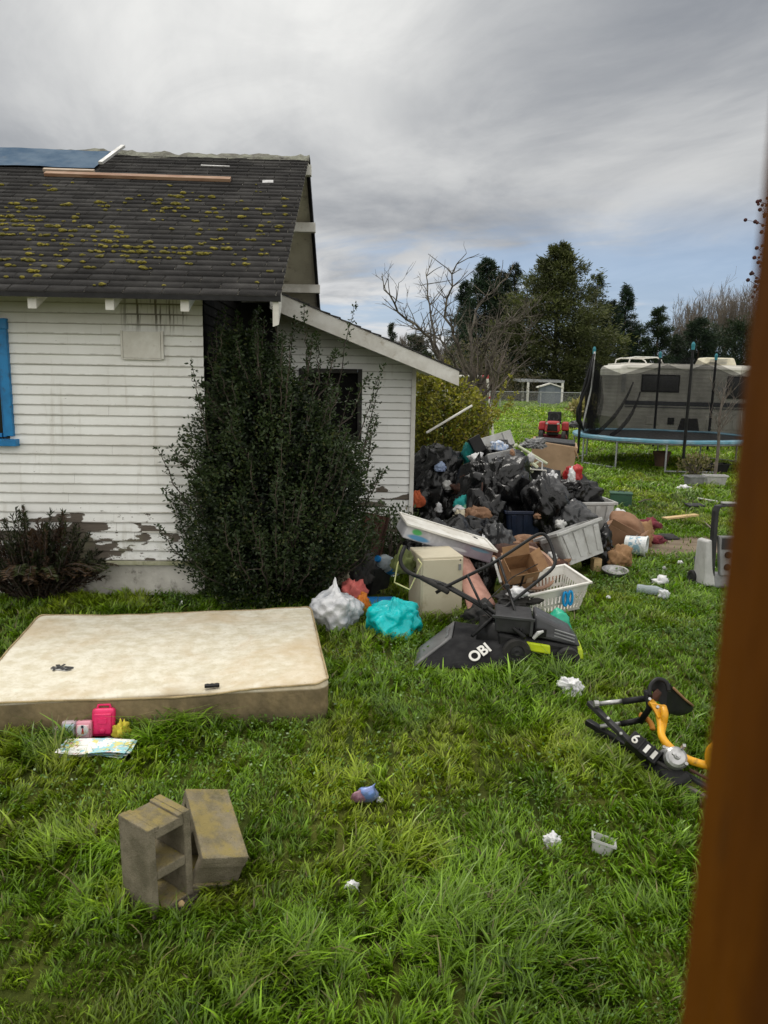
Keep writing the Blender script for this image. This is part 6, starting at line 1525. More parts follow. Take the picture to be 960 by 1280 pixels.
def tote(label, loc, rot, w, d, h, mat, cat='tote', lid=None, ribs=True):
    o = thing('storage_tote', label, cat, loc, rot); tub(w, d, h, w * .84, d * .80, .006, r=.04).build('body', mat, o); rim(w, d, h - .018, .022, .036).build('rim', mat, o, bevel=.006)
    if ribs:
        for x_ in (-.36, -.12, .12, .36):
            for s_ in (-1, 1):
                mb = MB(); mb.hexa([(x_ * w * .84 - .02, s_ * (d * .40 + .001), .04), (x_ * w * .84 + .02, s_ * (d * .40 + .001), .04), (x_ * w * .84 + .02, s_ * (d * .40 + .012), .04), (x_ * w * .84 - .02, s_ * (d * .40 + .012), .04), (x_ * w - .03, s_ * (d * .5 - .006), h - .05), (x_ * w + .03, s_ * (d * .5 - .006), h - .05), (x_ * w + .03, s_ * (d * .5 + .012), h - .05), (x_ * w - .03, s_ * (d * .5 + .012), h - .05)])
                mb.build('rib', mat, o, bevel=.004)
    for s_ in (-1, 1): mb = MB(); mb.box((s_ * (w / 2 + .03), 0, h - .05), (.022, d * .35, .05)); mb.build('handle', mat, o, bevel=.008)
    return o
g = flat(P(655, 680, 9.1)); tote('dark navy blue tote buried under the biggest black bag', g + Vector((.02, .0, 0)), (0, 0, R(4)), .62, .45, .46, M_navy)
g = flat(P(722, 672, 9.6)); tote('upper grey tote under the bag tied with red', g + Vector((.08, 0, .04)), (0, 0, R(8)), .62, .42, .46, M_lgrey)
g = G(726, 722); tt = tote('pale grey tote tilted on a wood block, cracked front', g + Vector((.02, .22, .13)), (R(-20), R(-13), R(26)), .56, .42, .36, M_lgrey)
mb = MB(); mb.tube([(-.10, -.188, .24), (-.03, -.190, .19), (-.05, -.186, .17), (.05, -.19, .22)], .003, 4); mb.build('crack', M_black, tt)
g = G(746, 715); o = thing('wood_block', 'pale offcut of timber propping the tilted grey tote', 'wood', g + Vector((0, .05, 0)), (0, 0, R(10))); mb = MB(); mb.box((0, 0, .07), (.09, .09, .14)); mb.build('timber', M_palewood, o, bevel=.004)
# behind: white cloth, bits, boxes
o = heap('cloth', 'white sheet stuffed between the stacked black bags and the biggest bag', 'cloth', 579, 616, 10.05, 26, 24, M_bagwhite, wr=.8, lump=.35, tilt=(0, .3))
o = heap('cloth', 'white cloth hanging off the right end of the upper grey tote', 'cloth', 768, 650, 9.5, 34, 34, M_bagwhite, wr=.8, lump=.35, z=.02)
o = heap('cloth', 'turquoise cloth between the bags left of the dark blue tote', 'cloth', 577, 648, 9.1, 20, 20, pm('turquoise_cloth', (.03, .36, .34), (.02, .26, .26), 8, .8), wr=1.2, z=.40, sub=4)
o = heap('cloth', 'pale green scrap below the turquoise cloth', 'scrap', 582, 655, 8.95, 12, 16, pm('pale_green', (.2, .45, .3), (.3, .5, .38), 8, .8), wr=1.2, z=.32, sub=3)
o = heap('scrap', 'orange-red scrap caught at the white wall corner behind the bags', 'scrap', 521, 639, 9.3, 16, 18, pm('orange_red', (.42, .09, .03), (.3, .06, .02), 8, .8), wr=1.2, z=.42, sub=3)
o = heap('scrap', 'rusty brown scraps under the white sheet on the pile', 'scrap', 583, 628, 9.6, 34, 18, M_rust, wr=2, z=.55, sub=4, lump=.5)
o = heap('scrap', 'brown torn paper behind the tilted long box', 'scrap', 594, 658, 8.7, 30, 16, M_brownpaper, wr=2, z=.38, sub=4, lump=.5)
o = heap('scrap', 'pale blue film scrap on the black bags by the wall corner', 'scrap', 550, 604, 9.9, 14, 9, pm('pale_blue_film', (.25, .32, .45), (.2, .25, .4), 8, .4), wr=1, z=.80, sub=3)
o = heap('scrap', 'white crushed film lying behind the tilted long box', 'scrap', 551, 668, 8.0, 34, 14, M_bagwhite, wr=1.4, z=.34, sub=4)
o = heap('scrap', 'beige crushed cup beside the brown torn paper', 'scrap', 574, 658, 8.6, 14, 12, M_beige, wr=1.2, z=.38, sub=3)
o = heap('scrap', 'mixed dull litter spread in front of the dark blue tote', 'litter', 645, 690, 8.1, 52, 14, M_brownpaper, wr=2.2, z=.16, sub=5, lump=.6)
o = heap('scrap', 'white crushed carton in front of the dark blue tote', 'litter', 676, 683, 8.1, 12, 9, M_scrap, wr=1, z=.20, sub=3); o = heap('scrap', 'pale blue crushed can beside the tilted grey tote', 'litter', 692, 690, 7.9, 9, 9, pm('blue_can', (.2, .32, .5), (.3, .4, .55), 8, .4), wr=.8, z=.16, sub=3)
o = heap('scrap', 'mixed brown litter under the left edge of the tilted grey tote', 'litter', 690, 716, 7.5, 40, 20, M_brownpaper, wr=2.2, z=.0, sub=5, lump=.6)
o = heap('rubbish_heap', 'low mound of dark mixed rubbish under the tilted long box', 'rubbish', 560, 720, 7.6, 100, 60, M_bagblack, wr=1.4, z=0, sub=5, d=.8)
o = heap('rubbish_heap', 'low mound of dark mixed rubbish behind the tan tub', 'rubbish', 650, 712, 7.6, 90, 36, M_rust, wr=1.6, z=0, sub=5, d=.7, lump=.4)
mb = MB(); q = [P(*p) for p in ((603, 603, 9.0), (602, 618, 8.95), (597, 636, 8.9), (589, 650, 8.8))]; c0 = q[0].copy(); mb.tube([p - c0 for p in q], .009, 6); o = mb.build('cable', M_rust, smooth=True); o.location = c0; tag(o, 'thin rust-red wire hanging in front of the biggest black bag', 'wire')
# upper back of the pile
def boxat(name, label, cat, px, py, Y, size, rot, mat, z=None, part_='case', bevel=.008):
    p = P(px, py, Y); o = thing(name, label, cat, p, tuple(R(a) for a in rot)); mb = MB(); mb.box((0, 0, 0), size); mb.build(part_, mat, o, bevel=bevel); return o
bag('black bag at the back of the pile under the pale appliance case', 620, 615, 10.6, 80, 60, neck=0, sub=4)
bag('black bag at the back of the pile behind the smoky grey bag', 668, 628, 10.8, 74, 60, z=.0, neck=0, sub=4)
o = boxat('appliance_case', 'pale grey appliance case tipped on top of the back of the pile', 'appliance', 620, 555, 10.9, (.46, .30, .22), (-22, -17, 6), M_lgrey); mb = MB(); mb.box((-.245, 0, -.01), (.03, .28, .20)); mb.build('end_panel', M_black, o, bevel=.004); mb = MB(); mb.box((.10, -.153, 0), (.012, .01, .2)); mb.build('seam', M_grey, o)
o = boxat('black_panel', 'black square panel beside the pale appliance case', 'panel', 596, 556, 10.5, (.17, .12, .24), (-10, -28, 10), M_black)
o = boxat('appliance', 'flat grey printer-like appliance below the pale case', 'appliance', 624, 574, 10.4, (.40, .36, .13), (-16, -12, 8), M_grey); mb = MB(); mb.box((0, -.01, .075), (.38, .33, .02)); mb.build('cover', M_lgrey, o, bevel=.006); mb = MB(); mb.lathe([(.001, 0), (.014, 0), (.012, .006), (.001, .006)], 12, 0, Matrix.Translation((.16, -.182, .0)) @ Matrix.Rotation(R(90), 4, 'X')); mb.build('button', M_scrap, o)
mb = MB(); mb.box((-.02, -.183, -.01), (.26, .008, .03)); mb.build('slot', M_dark, o)
o = heap('scrap', 'crumpled blue and white wrapper on the grey appliance', 'wrapper', 622, 562, 10.35, 16, 10, pm('blue_white', (.7, .72, .76), (.2, .32, .55), 30, .5), wr=1.4, sub=3)
o = heap('scrap', 'crumpled white wrapper left of the grey appliance', 'wrapper', 596, 579, 10.3, 16, 12, M_scrap, wr=1.4, sub=3)
o = heap('cloth', 'dark turquoise cloth under the black square panel', 'cloth', 587, 582, 10.6, 18, 30, pm('dark_turquoise', (.01, .22, .20), (.01, .14, .14), 8, .8), wr=1.2, sub=4)
# pale green folded frame and shelf pieces
M_palegreen = pm('pale_green_paint', (.50, .53, .38), (.42, .45, .32), 5, .5, .1, 40, dirt=(.3, .3, .2))
c0 = P(655, 575, 10.8); fr = thing('folding_frame', 'pale green metal folding frame lying across the back of the pile', 'frame', c0)
for a_, b_ in (((634, 556, 10.9), (672, 584, 10.6)), ((640, 564, 10.7), (666, 590, 10.4)), ((648, 558, 11), (684, 580, 10.7)), ((636, 560, 10.8), (646, 556, 10.9))): mb = MB(); mb.tube([P(*a_) - c0, P(*b_) - c0], .022, 8); mb.build('bar', M_palegreen, fr)
for k in range(4): mb = MB(); mb.tube([P(640 + k * 9, 560 + k * 7, 10.85) - c0, P(646 + k * 9, 556 + k * 7, 11) - c0], .016, 6); mb.build('rung', M_palegreen, fr)
o = boxat('shelf', 'white metal shelf with dark gap beneath, right of the biggest bag', 'shelf', 667, 587, 10.5, (.30, .26, .02), (-6, 4, 6), M_white)
for s_ in (-1, 1): mb = MB(); mb.tube([(s_ * .14, -.12, 0), (s_ * .14, -.12, -.14)], .008, 6); mb.build('leg', M_white, o)
mb = MB(); mb.box((0, .10, -.07), (.27, .02, .13)); mb.build('back_plate', M_black, o)
mb = MB(); q = [P(*p) for p in ((668, 572, 10.6), (678, 578, 10.5), (677, 595, 10.4))]; c0 = q[1].copy(); mb.tube([p - c0 for p in q], .012, 6); o = mb.build('pipe', M_lgrey); o.location = c0; tag(o, 'bent pale pipe beside the white metal shelf', 'pipe')
o = heap('scrap', 'pale tangled litter on top right of the pile', 'litter', 668, 560, 11.2, 26, 10, M_grey, wr=2.4, lump=.6, sub=5); 
g = flat(P(685, 606, 11.6)); o = thing('cardboard_box', 'low tan cardboard box behind the smoky grey bag', 'box', g + Vector((-.06, .0, .40)), (R(-14), R(6), R(10))); card_box(.42, .28, .22, .006, True, (30, -70, -80, 40)).build('carton', M_cardpale, o)
bag('black bag under the low tan cardboard box', 680, 628, 11.6, 56, 48, z=0, neck=0, sub=4)
g = flat(P(686, 600, 13.0)); o = thing('cardboard_box', 'tall tan cardboard box with dark top at the back of the pile', 'box', g, (R(3), R(4), R(-12)))
mb = MB(); mb.hexa([(-.33, -.28, 0), (.30, -.28, 0), (.30, .28, 0), (-.33, .28, 0), (-.38, -.30, 1.0), (.38, -.30, .96), (.38, .30, .96), (-.38, .30, 1.0)]); mb.build('carton', M_cardpale, o, bevel=.015)
mb = MB(); mb.box((0, -.02, .985), (.66, .5, .05)); mb.build('dark_top', M_dark, o, bevel=.01); mb = MB(); mb.box((.37, -.1, .84), (.16, .42, .012), (0, R(58), 0)); mb.build('flap', M_card, o); mb = MB(); mb.box((.0, -.30, .5), (.6, .006, .05), (0, R(3), 0)); mb.build('crease', M_card, o)
# right side of the pile
o = thing('paper_sack', 'crushed brown paper sack lying right of the tilted grey tote', 'sack', G(782, 688) + Vector((0, .25, .16)), (R(6), R(28), R(-20))); blob(.24, .16, .16, 201, .5, 0, 4, .8, .12).build('sack', M_brownpaper, o, smooth=True)
g = G(778, 690); o = thing('cardboard_box', 'crushed brown cardboard box lying right of the tilted grey tote', 'box', g + Vector((-.02, .15, .05)), (R(10), R(24), R(-28))); card_box(.36, .22, .24, .006, True, (-50, 60, 80, -60)).build('carton', M_brownpaper, o)
o = heap('paper_sack', 'pale brown crumpled paper bag beside the path', 'sack', 801, 682, None, 30, 26, M_card, wr=.8, sub=4)
o = heap('cloth', 'dark red cloth bundle on the path edge', 'cloth', 812, 662, None, 26, 12, M_darkred, wr=1.4, sub=4)
o = heap('shoe', 'dark red and black shoe lying on the bare path', 'shoe', 815, 678, None, 30, 10, M_darkred, wr=.8, sub=4, rotz=.4); o = heap('scrap', 'small black strap trailing across the bare path', 'strap', 832, 673, None, 26, 5, M_rubber, wr=1.2, sub=3)
o = heap('scrap', 'small white scrap between the red cloth and the brown bag', 'scrap', 806, 664, None, 9, 7, M_scrap, sub=2)
g = G(798, 697); o = thing('paint_bucket', 'white plastic bucket with blue print lying on its side', 'bucket', g + Vector((0, .12, .12)), (R(92), 0, R(62)))
m = bpy.data.materials.new('printed_white'); t = NT(m); b = t.bsdf(); v = t.coord(); z_ = t.sep(v)[2]; c = t.mix(t.math('MULTIPLY', t.ramp(t.noise(v, 22, 3), .50, .54), t.math('LESS_THAN', t.math('ABSOLUTE', z_), .07)), (.66, .68, .68), (.22, .36, .46)); t.l.new(c, b.inputs['Base Color']); b.inputs['Roughness'].default_value = .45
mb = MB(); mb.lathe([(.001, -.12), (.10, -.12), (.118, .11), (.128, .11), (.128, .125), (.114, .125), (.096, -.11), (.001, -.11)], 28); mb.build('shell', m, o, smooth=False)
mb = MB(); mb.tube([(.126 * math.cos(a), .126 * math.sin(a) , .10 - .10 * math.sin(a)) for a in [k * math.pi / 12 for k in range(13)]], .003, 6); mb.build('bail', M_silver, o)
g = G(770, 722); o = thing('metal_bowl', 'dull grey round pan lying in the grass below the tilted grey tote', 'pan', g + Vector((0, .05, .03)), (R(6), 0, 0)); mb = MB(); mb.lathe([(.001, 0), (.10, 0), (.125, .04), (.138, .042), (.136, .048), (.12, .045), (.096, .008), (.001, .008)], 28); mb.build('pan', M_silver, o, smooth=False)
o = heap('leather_piece', 'crumpled tan leather piece on the grey round pan', 'leather', 773, 712, None, 30, 22, M_card, wr=.6, lump=.4, z=.04)
o = heap('scrap', 'lime green scrap beside the white bucket', 'scrap', 778, 698, None, 14, 8, pm('lime_scrap', (.4, .6, .15), (.3, .5, .1)), wr=1.2, sub=3)
g = G(778, 634); o = thing('metal_box', 'dark green metal box with lid on the grass behind the pile', 'box', g + Vector((0, .12, 0)), (0, 0, R(-14))); M_gbox = pm('green_metal', (.035, .10, .06), (.025, .075, .045), 5, .5, .1, 30); mb = MB(); mb.box((0, 0, .10), (.34, .22, .20)); mb.build('body', M_gbox, o, bevel=.01); mb = MB(); mb.box((0, 0, .215), (.36, .24, .03)); lid_ = mb.build('lid', M_gbox, o, bevel=.008); mb = MB(); mb.tube([(-.05, 0, .232), (-.04, 0, .25), (.04, 0, .25), (.05, 0, .232)], .007, 6); mb.build('handle', M_dark, lid_)
g = G(850, 650); o = thing('plank', 'pale yellow plank lying in the grass behind the bare path', 'plank', g + Vector((0, 0, .05)), (0, R(-2), R(22))); mb = MB(); mb.box((0, 0, 0), (.62, .10, .03)); mb.build('timber', M_palewood, o, bevel=.004)
g = G(868, 636); o = thing('plate', 'dark flat slab in the grass beside the pale plank', 'slab', g + Vector((0, 0, .06)), (R(3), 0, R(4))); mb = MB(); mb.box((0, 0, 0), (.27, .20, .035)); mb.build('slab', M_dark, o, bevel=.008)
mb = MB(); A_, B_ = G(798, 628, .05), G(815, 624, .12); c0 = A_.copy(); mb.tube([A_ - c0, A_.lerp(B_, .5) - c0 + Vector((0, 0, .02)), B_ - c0], [.014, .012, .006], 6); o = mb.build('branch', M_twig); o.location = c0; tag(o, 'short pale fallen branch right of the green metal box', 'branch')
mb = MB(); A_, B_ = G(880, 652, .04), G(893, 664, .06); c0 = A_.copy(); mb.tube([A_ - c0, B_ - c0], [.012, .007], 6); o = mb.build('branch', M_twig); o.location = c0; tag(o, 'thin pale stick lying left of the grey upright panel', 'branch')
mb = MB(); A_, B_ = G(872, 623, .05), G(897, 627, .05); c0 = A_.copy(); mb.tube([A_ - c0, B_ - c0], [.02, .016], 6); o = mb.build('branch', M_lgrey); o.location = c0; tag(o, 'whitish pole piece on the grass below the planters', 'branch')
o = heap('scrap', 'white crushed scrap on the grass left of the planters', 'litter', 855, 612, None, 14, 6, M_scrap, sub=3)
g = G(878, 706); o = thing('cup', 'purple plastic cup lying on its side by the path', 'cup', g + Vector((0, .03, .055)), (R(90), 0, R(-50))); mb = MB(); mb.lathe([(.001, -.07), (.042, -.07), (.056, .07), (.052, .07), (.039, -.06), (.001, -.06)], 20); mb.build('shell', pm('purple_plastic', (.16, .08, .33), (.12, .06, .25), 6, .4), o, smooth=False)
# clear bottle and wrappers in the grass
g = G(812, 745); o = thing('plastic_bottle', 'clear plastic bottle lying in the clover right of the laundry basket', 'bottle', g + Vector((0, 0, .06)), (R(90), 0, R(68))); mb = MB(); mb.lathe([(.001, -.12), (.04, -.12), (.044, -.10), (.040, -.03), (.044, 0), (.044, .05), (.03, .10), (.014, .13), (.014, .15)], 18); mb.build('body', M_clear, o, smooth=True); mb = MB(); mb.lathe([(.016, .14), (.016, .16), (.001, .16)], 12); mb.build('cap', M_scrap, o)
o = heap('scrap', 'white wrapper in the clover behind the clear bottle', 'wrapper', 826, 734, None, 16, 9, M_scrap, wr=1.4, sub=3, z=.03); o = heap('scrap', 'torn white wrapper in the clover at the neck of the clear bottle', 'wrapper', 829, 750, None, 13, 9, M_bagwhite, wr=1.4, sub=3, z=.03)

# small loose scraps strewn over and around the pile
rgs = random.Random(91); spots = [(560, 690, 7.6), (575, 676, 8.4), (640, 690, 7.9), (630, 700, 7.6), (664, 694, 7.7), (690, 700, 7.6), (575, 640, 9.0), (590, 632, 9.2), (585, 660, 8.7), (600, 676, 8.0), (672, 648, 8.95), (700, 660, 8.7), (655, 598, 9.8), (640, 570, 10.3), (662, 578, 10.5), (690, 600, 10.6), (604, 590, 10.0), (560, 612, 9.8), (548, 640, 9.5), (610, 700, 7.6)]
for k, (a_, b_, Y_) in enumerate(spots):
    mt_, lb_ = ((M_scrap, 'small torn white scrap, one of several strewn over the rubbish pile'), (M_brownpaper, 'small torn brown scrap, one of several strewn over the rubbish pile'), (M_lgrey, 'small crushed grey scrap, one of several strewn over the rubbish pile'))[k % 3]
    heap('loose_scrap', lb_, 'litter', a_, b_, Y_ - .12, rgs.uniform(7, 15), rgs.uniform(5, 10), mt_, wr=1.8, sub=3, group=('white', 'brown', 'grey')[k % 3] + ' scraps strewn over the pile', rotz=rgs.uniform(0, 6))
for k, (a_, b_) in enumerate(((760, 752), (830, 715), (850, 708), (570, 778))):
    heap('loose_scrap', 'tiny pale scrap, one of several lying in the grass around the pile', 'litter', a_, b_, None, rgs.uniform(4, 7), rgs.uniform(2, 4), M_lgrey if k % 2 else M_scrap, wr=1.8, sub=3, group='tiny pale scraps in the grass around the pile', z=.03)

# upright grey plastic panel with knobs
V0 = G(904, 742); vc = thing('toy_console', 'upright grey plastic panel with two round black knobs and a tall carrying loop', 'plastic panel', V0 + Vector((.05, .14, .02)), (R(-4), R(1), R(6)))
mb = MB(); q = [(-.135, 0, .12), (-.15, 0, .45), (-.15, 0, .76), (-.13, 0, .815), (-.05, 0, .83), (.05, 0, .83), (.13, 0, .815), (.15, 0, .76), (.15, 0, .45), (.135, 0, .12)]
vs = []; fs = []
for i, p in enumerate(q):
    p = Vector(p); c_ = Vector((0, 0, min(p.z, .72))); inn = p.lerp(Vector((0, 0, max(.14, min(.74, p.z)))), .26 if 0 < i < 9 else .2)
    vs += [p + Vector((0, -.035, 0)), inn + Vector((0, -.04, 0)), inn + Vector((0, .035, 0)), p + Vector((0, .035, 0))]
for i in range(len(q) - 1):
    for k in range(4): fs.append((i * 4 + k, i * 4 + (k + 1) % 4, (i + 1) * 4 + (k + 1) % 4, (i + 1) * 4 + k))
mb.add(vs, fs); mb.build('loop_frame', M_dark, vc, bevel=.008)
mb = MB(); mb.box((0, -.006, .842), (.15, .05, .02)); mb.build('grip', M_lgrey, vc, bevel=.006)
mb = MB(); mb.hexa([(-.06, -.055, .13), (.06, -.055, .13), (.06, .0, .13), (-.06, .0, .13), (-.10, -.055, .52), (.10, -.055, .52), (.10, .0, .52), (-.10, .0, .52)]); fp = mb.build('front_panel', M_grey, vc, bevel=.008)
mb = MB(); mb.box((0, -.058, .445), (.14, .008, .11)); mb.build('screen', M_dark, fp)
for z_ in (.335, .215):
    mb = MB(); mb.lathe([(.001, 0), (.034, 0), (.030, .016), (.001, .018)], 20, 0, Matrix.Translation((0, -.055, z_)) @ Matrix.Rotation(R(90), 4, 'X')); mb.build('knob', M_black, fp)
mb = MB(); mb.hexa([(-.20, -.02, .02), (-.10, -.05, .02), (-.10, .22, .02), (-.20, .22, .02), (-.20, .0, .46), (-.15, -.02, .48), (-.15, .18, .48), (-.20, .18, .46)]); mb.build('side_wing', M_lgrey, vc, bevel=.015)
mb = MB(); mb.box((0, .05, .07), (.24, .16, .14)); mb.build('foot', M_grey, vc, bevel=.02)
wheel(vc, (-.215, .20, .07), .07, .03, 'x', rimm=M_dark)

# yellow and black wrecked child's bike frame in the grass
K0 = flat(G(800, 950)); bk = thing('bike_frame', 'wrecked yellow and black child motorbike frame lying in the grass', 'motorbike', K0)
def K(px, py, z): return G(px, py, z) - K0
def kt(pts, r_, name, mat, n=10, par=None, smooth=True):
    mb = MB(); q = [K(*p) for p in pts]
    if len(q) > 3:
        f_ = []
        for i in range(len(q) - 1):
            p0, p1, p2, p3 = q[max(0, i - 1)], q[i], q[i + 1], q[min(len(q) - 1, i + 2)]
            for k in range(5):
                u_ = k / 5; f_.append(.5 * ((2 * p1) + (p2 - p0) * u_ + (2 * p0 - 5 * p1 + 4 * p2 - p3) * u_ ** 2 + (3 * p1 - p0 - 3 * p2 + p3) * u_ ** 3))
        q = f_ + [q[-1]]
    mb.tube(q, r_, n); return mb.build(name, mat, par or bk, smooth=smooth)
kt([(746, 880, .24), (782, 876, .27)], .013, 'fork_tube', M_silver); kt([(778, 877, .27), (815, 872, .30)], .018, 'fork_sleeve', M_black)
kt([(750, 908, .12), (780, 904, .14)], .012, 'fork_tube', M_silver); kt([(776, 905, .14), (806, 899, .17)], .017, 'fork_sleeve', M_black)
mb = MB(); mb.tube([K(745, 880, .24) + Vector((-.012, 0, 0)), K(748, 880, .24)], [.02, .02], 10); mb.build('axle', M_silver, bk)
kt([(808, 864, .36), (812, 885, .26), (800, 903, .17)], .017, 'steering_head', M_black)
# flat black bars
def flatbar(a_, b_, w_, h_, name, mat):
    A_, B_ = K(*a_), K(*b_); d = B_ - A_; mb = MB(); mid = A_.lerp(B_, .5); rot = d.to_track_quat('X', 'Z').to_matrix().to_4x4(); mb.box((0, 0, 0), (d.length, w_, h_), M=Matrix.Translation(mid) @ rot); return mb.build(name, mat, bk, bevel=.006)
flatbar((736, 878, .22), (792, 932, .13), .035, .03, 'swing_arm', M_dark); flatbar((734, 902, .10), (812, 950, .07), .04, .035, 'swing_arm', M_black); flatbar((744, 915, .06), (800, 945, .04), .03, .03, 'chain_bar', M_dark)
kt([(813, 877, .30), (822, 888, .28), (826, 905, .24), (828, 922, .2), (842, 938, .17), (862, 950, .15), (888, 958, .14), (900, 962, .13)], [.020] * 36, 'main_tube', M_yellow)
kt([(829, 884, .31), (831, 893, .29), (829, 905, .24), (827, 915, .21)], .019, 'main_tube', M_yellow)
mb = MB(); mb.hexa([K(811, 880, .28), K(824, 902, .22), K(828, 900, .22), K(830, 886, .27), K(811, 877, .33), K(823, 898, .27), K(830, 896, .27), K(833, 882, .33)]); mb.build('gusset_plate', M_yellow, bk, bevel=.006)
kt([(800, 893, .20), (808, 898, .18), (814, 905, .16), (816, 912, .14)], .015, 'lower_tube', pm('rusty_orange', (.5, .2, .02), (.3, .12, .02), 8, .6))
# yellow rear loop
kt([(888, 958, .14), (888, 940, .22), (896, 932, .26), (908, 934, .26), (912, 950, .2)], .024, 'rear_loop', M_yellow)
# black seat and fairing
def hull(pts, name, mat, bev=.01, par=None):
    bm = bmesh.new(); [bm.verts.new(K(*p)) for p in pts]; bmesh.ops.convex_hull(bm, input=bm.verts); me = bpy.data.meshes.new(name); bm.to_mesh(me); bm.free(); me.materials.append(mat)
    o = bpy.data.objects.new(name, me); COL.objects.link(o); o.parent = par or bk; b_ = o.modifiers.new('bevel', 'BEVEL'); b_.width = bev; b_.segments = 3; b_.limit_method = 'ANGLE'; b_.angle_limit = R(30); return o
st_ = hull([(812, 860, .36), (818, 850, .40), (830, 848, .40), (836, 853, .38), (840, 880, .24), (860, 892, .14), (868, 884, .16), (840, 858, .34), (832, 892, .22), (846, 896, .14), (866, 890, .12)], 'seat', M_black, .012)
kt([(812, 870, .34), (813, 857, .38), (822, 849, .41), (833, 853, .40), (836, 864, .36)], .012, 'headlight_ring', M_black); kt([(830, 849, .405), (836, 855, .39), (837, 864, .36)], .006, 'chrome_edge', M_silver)
hull([(815, 866, .34), (822, 860, .36), (828, 866, .34), (822, 878, .28), (815, 876, .3)], 'headlight_bowl', M_rust, .004)
kt([(842, 860, .34), (856, 874, .24), (866, 882, .18)], .007, 'seat_trim', M_card)
# black number box, engine, silver cover
pc = K(806, 934, .17); nrm = Vector((-.10, -.72, .68)).normalized(); ex_ = (K(822, 944, .15) - K(792, 924, .18)); ex_ = (ex_ - nrm * ex_.dot(nrm)).normalized(); ey_ = nrm.cross(ex_)
mb = MB(); Mb = Matrix.Translation(pc) @ Matrix((ex_, ey_, nrm)).transposed().to_4x4(); mb.box((0, 0, -.04), (.175, .078, .08), M=Mb); bb_ = mb.build('battery_box', M_black, bk, bevel=.008)
text_mesh('number', '6', .072, .001, .0012, M_white, bb_, Mb @ Matrix.Translation((-.058, 0, .003)), 'CENTER')
for x_ in (.012, .055): mb = MB(); mb.box((x_, 0, .002), (.020, .046, .004), M=Mb); mb.build('white_stripe', M_white, bb_, bevel=.001)
for x_ in (-.02, .034, .078): mb = MB(); mb.box((x_, 0, .006), (.008, .078, .014), M=Mb); mb.build('fin', M_black, bb_, bevel=.002)
hull([(822, 940, .15), (832, 930, .19), (858, 946, .17), (862, 958, .12), (850, 966, .08), (826, 955, .08), (840, 940, .19)], 'engine', M_silver, .012)
ec = K(845, 947, .17); mb = MB(); me_ = Matrix.Translation(ec) @ nrm.to_track_quat('Z', 'Y').to_matrix().to_4x4(); mb.lathe([(.001, .035), (.014, .035), (.018, .024), (.040, .022), (.052, .012), (.054, -.03)], 28, 0, me_); mb.build('engine_cover', M_silver, bk, smooth=False)
mb = MB(); mb.lathe([(.001, .05), (.010, .05), (.010, .03)], 10, 0, me_); mb.box((.03, .045, .04), (.014, .014, .05), M=me_); mb.build('bolt', M_silver, bk)
hull([(796, 934, .1), (818, 948, .12), (862, 966, .12), (868, 980, .07), (840, 985, .04), (800, 958, .05)], 'chain_case', M_black, .012)
kt([(795, 936, .12), (815, 948, .12), (838, 962, .1), (860, 972, .08)], .010, 'chain', M_rubber, 6)
flatbar((855, 966, .09), (900, 994, .05), .028, .022, 'rear_bar', M_dark); flatbar((850, 978, .05), (892, 1002, .03), .024, .02, 'rear_bar', pm('bare_steel', (.22, .2, .18), (.14, .12, .1), 9, .6, metal=.4)); kt([(862, 962, .12), (900, 982, .09)], .008, 'rear_rod', M_rust)
mb = MB()
for p in ((812, 874, .33), (822, 884, .33), (842, 942, .22), (858, 955, .17), (760, 898, .2), (776, 917, .17), (830, 934, .21)): mb.lathe([(.001, .008), (.008, .008), (.008, -.008)], 8, 0, Matrix.Translation(K(*p)) @ nrm.to_track_quat('Z', 'Y').to_matrix().to_4x4())
mb.build('bolts', M_silver, bk)
for px_, py_, r_ in ((830, 966, .10), (780, 925, .06), (855, 985, .08), (520, 770, .18), (540, 770, .2), (565, 760, .15), (600, 760, .2), (650, 750, .35), (690, 765, .22), (640, 830, .16), (680, 822, .2), (700, 815, .15), (590, 838, .16), (555, 838, .16), (620, 836, .14),
                     (720, 705, .3), (655, 690, .5), (600, 690, .4), (560, 700, .3), (545, 660, .4), (600, 640, .5), (690, 640, .5), (420, 782, .14), (490, 785, .16), (470, 755, .2), (118, 946, .15), (130, 923, .05), (690, 600, .35), (778, 634, .12), (797, 697, .1), (640, 600, .6), (560, 630, .5), (715, 720, .2), (745, 700, .2)):
    g = G(px_, py_); hole.append((g.x, g.y + r_ * .5, r_))
for o_ in (B1, B2): p = o_.matrix_world.translation; hole.append((p.x, p.y, .09))
hole.append((cg.x, cg.y + .03, .07))
# ------------------------------------------------------------------ grass
hole = globals().get('hole', [])
def in_house(x, y):
    wx, wy = x - HO.x, y - HO.y; lx = wx * math.cos(HA) + wy * math.sin(HA); ly = -wx * math.sin(HA) + wy * math.cos(HA)
    return ((lx < .0) & (ly > -.02)) | ((lx < 2.0) & (ly > 1.98) & (ly < 5.6))
def in_mat(x, y, mg=0.0):
    c, s = math.cos(MAT_A), math.sin(MAT_A); dx, dy = x - MAT_C.x, y - MAT_C.y
    u_, w_ = dx * c + dy * s, -dx * s + dy * c
    return (np.abs(u_) < MAT_L / 2 + mg) & (np.abs(w_) < MAT_W / 2 + mg)
def in_path(x, y):
    e = .18 * (vnoise(x * 2.1, y * 2.1, 31) - .5) + .1 * (vnoise(x * 9, y * 9, 32) - .5)
    return (y > 8.75 + e) & (y < 9.62 + e) & (x > 2.4 + e) & (x < 8.6)
TUFTS = []   # (x, y, radius, gain)
def tuft(px, py, rad, gain): g = G(px, py); TUFTS.append((g.x, g.y, rad, gain))
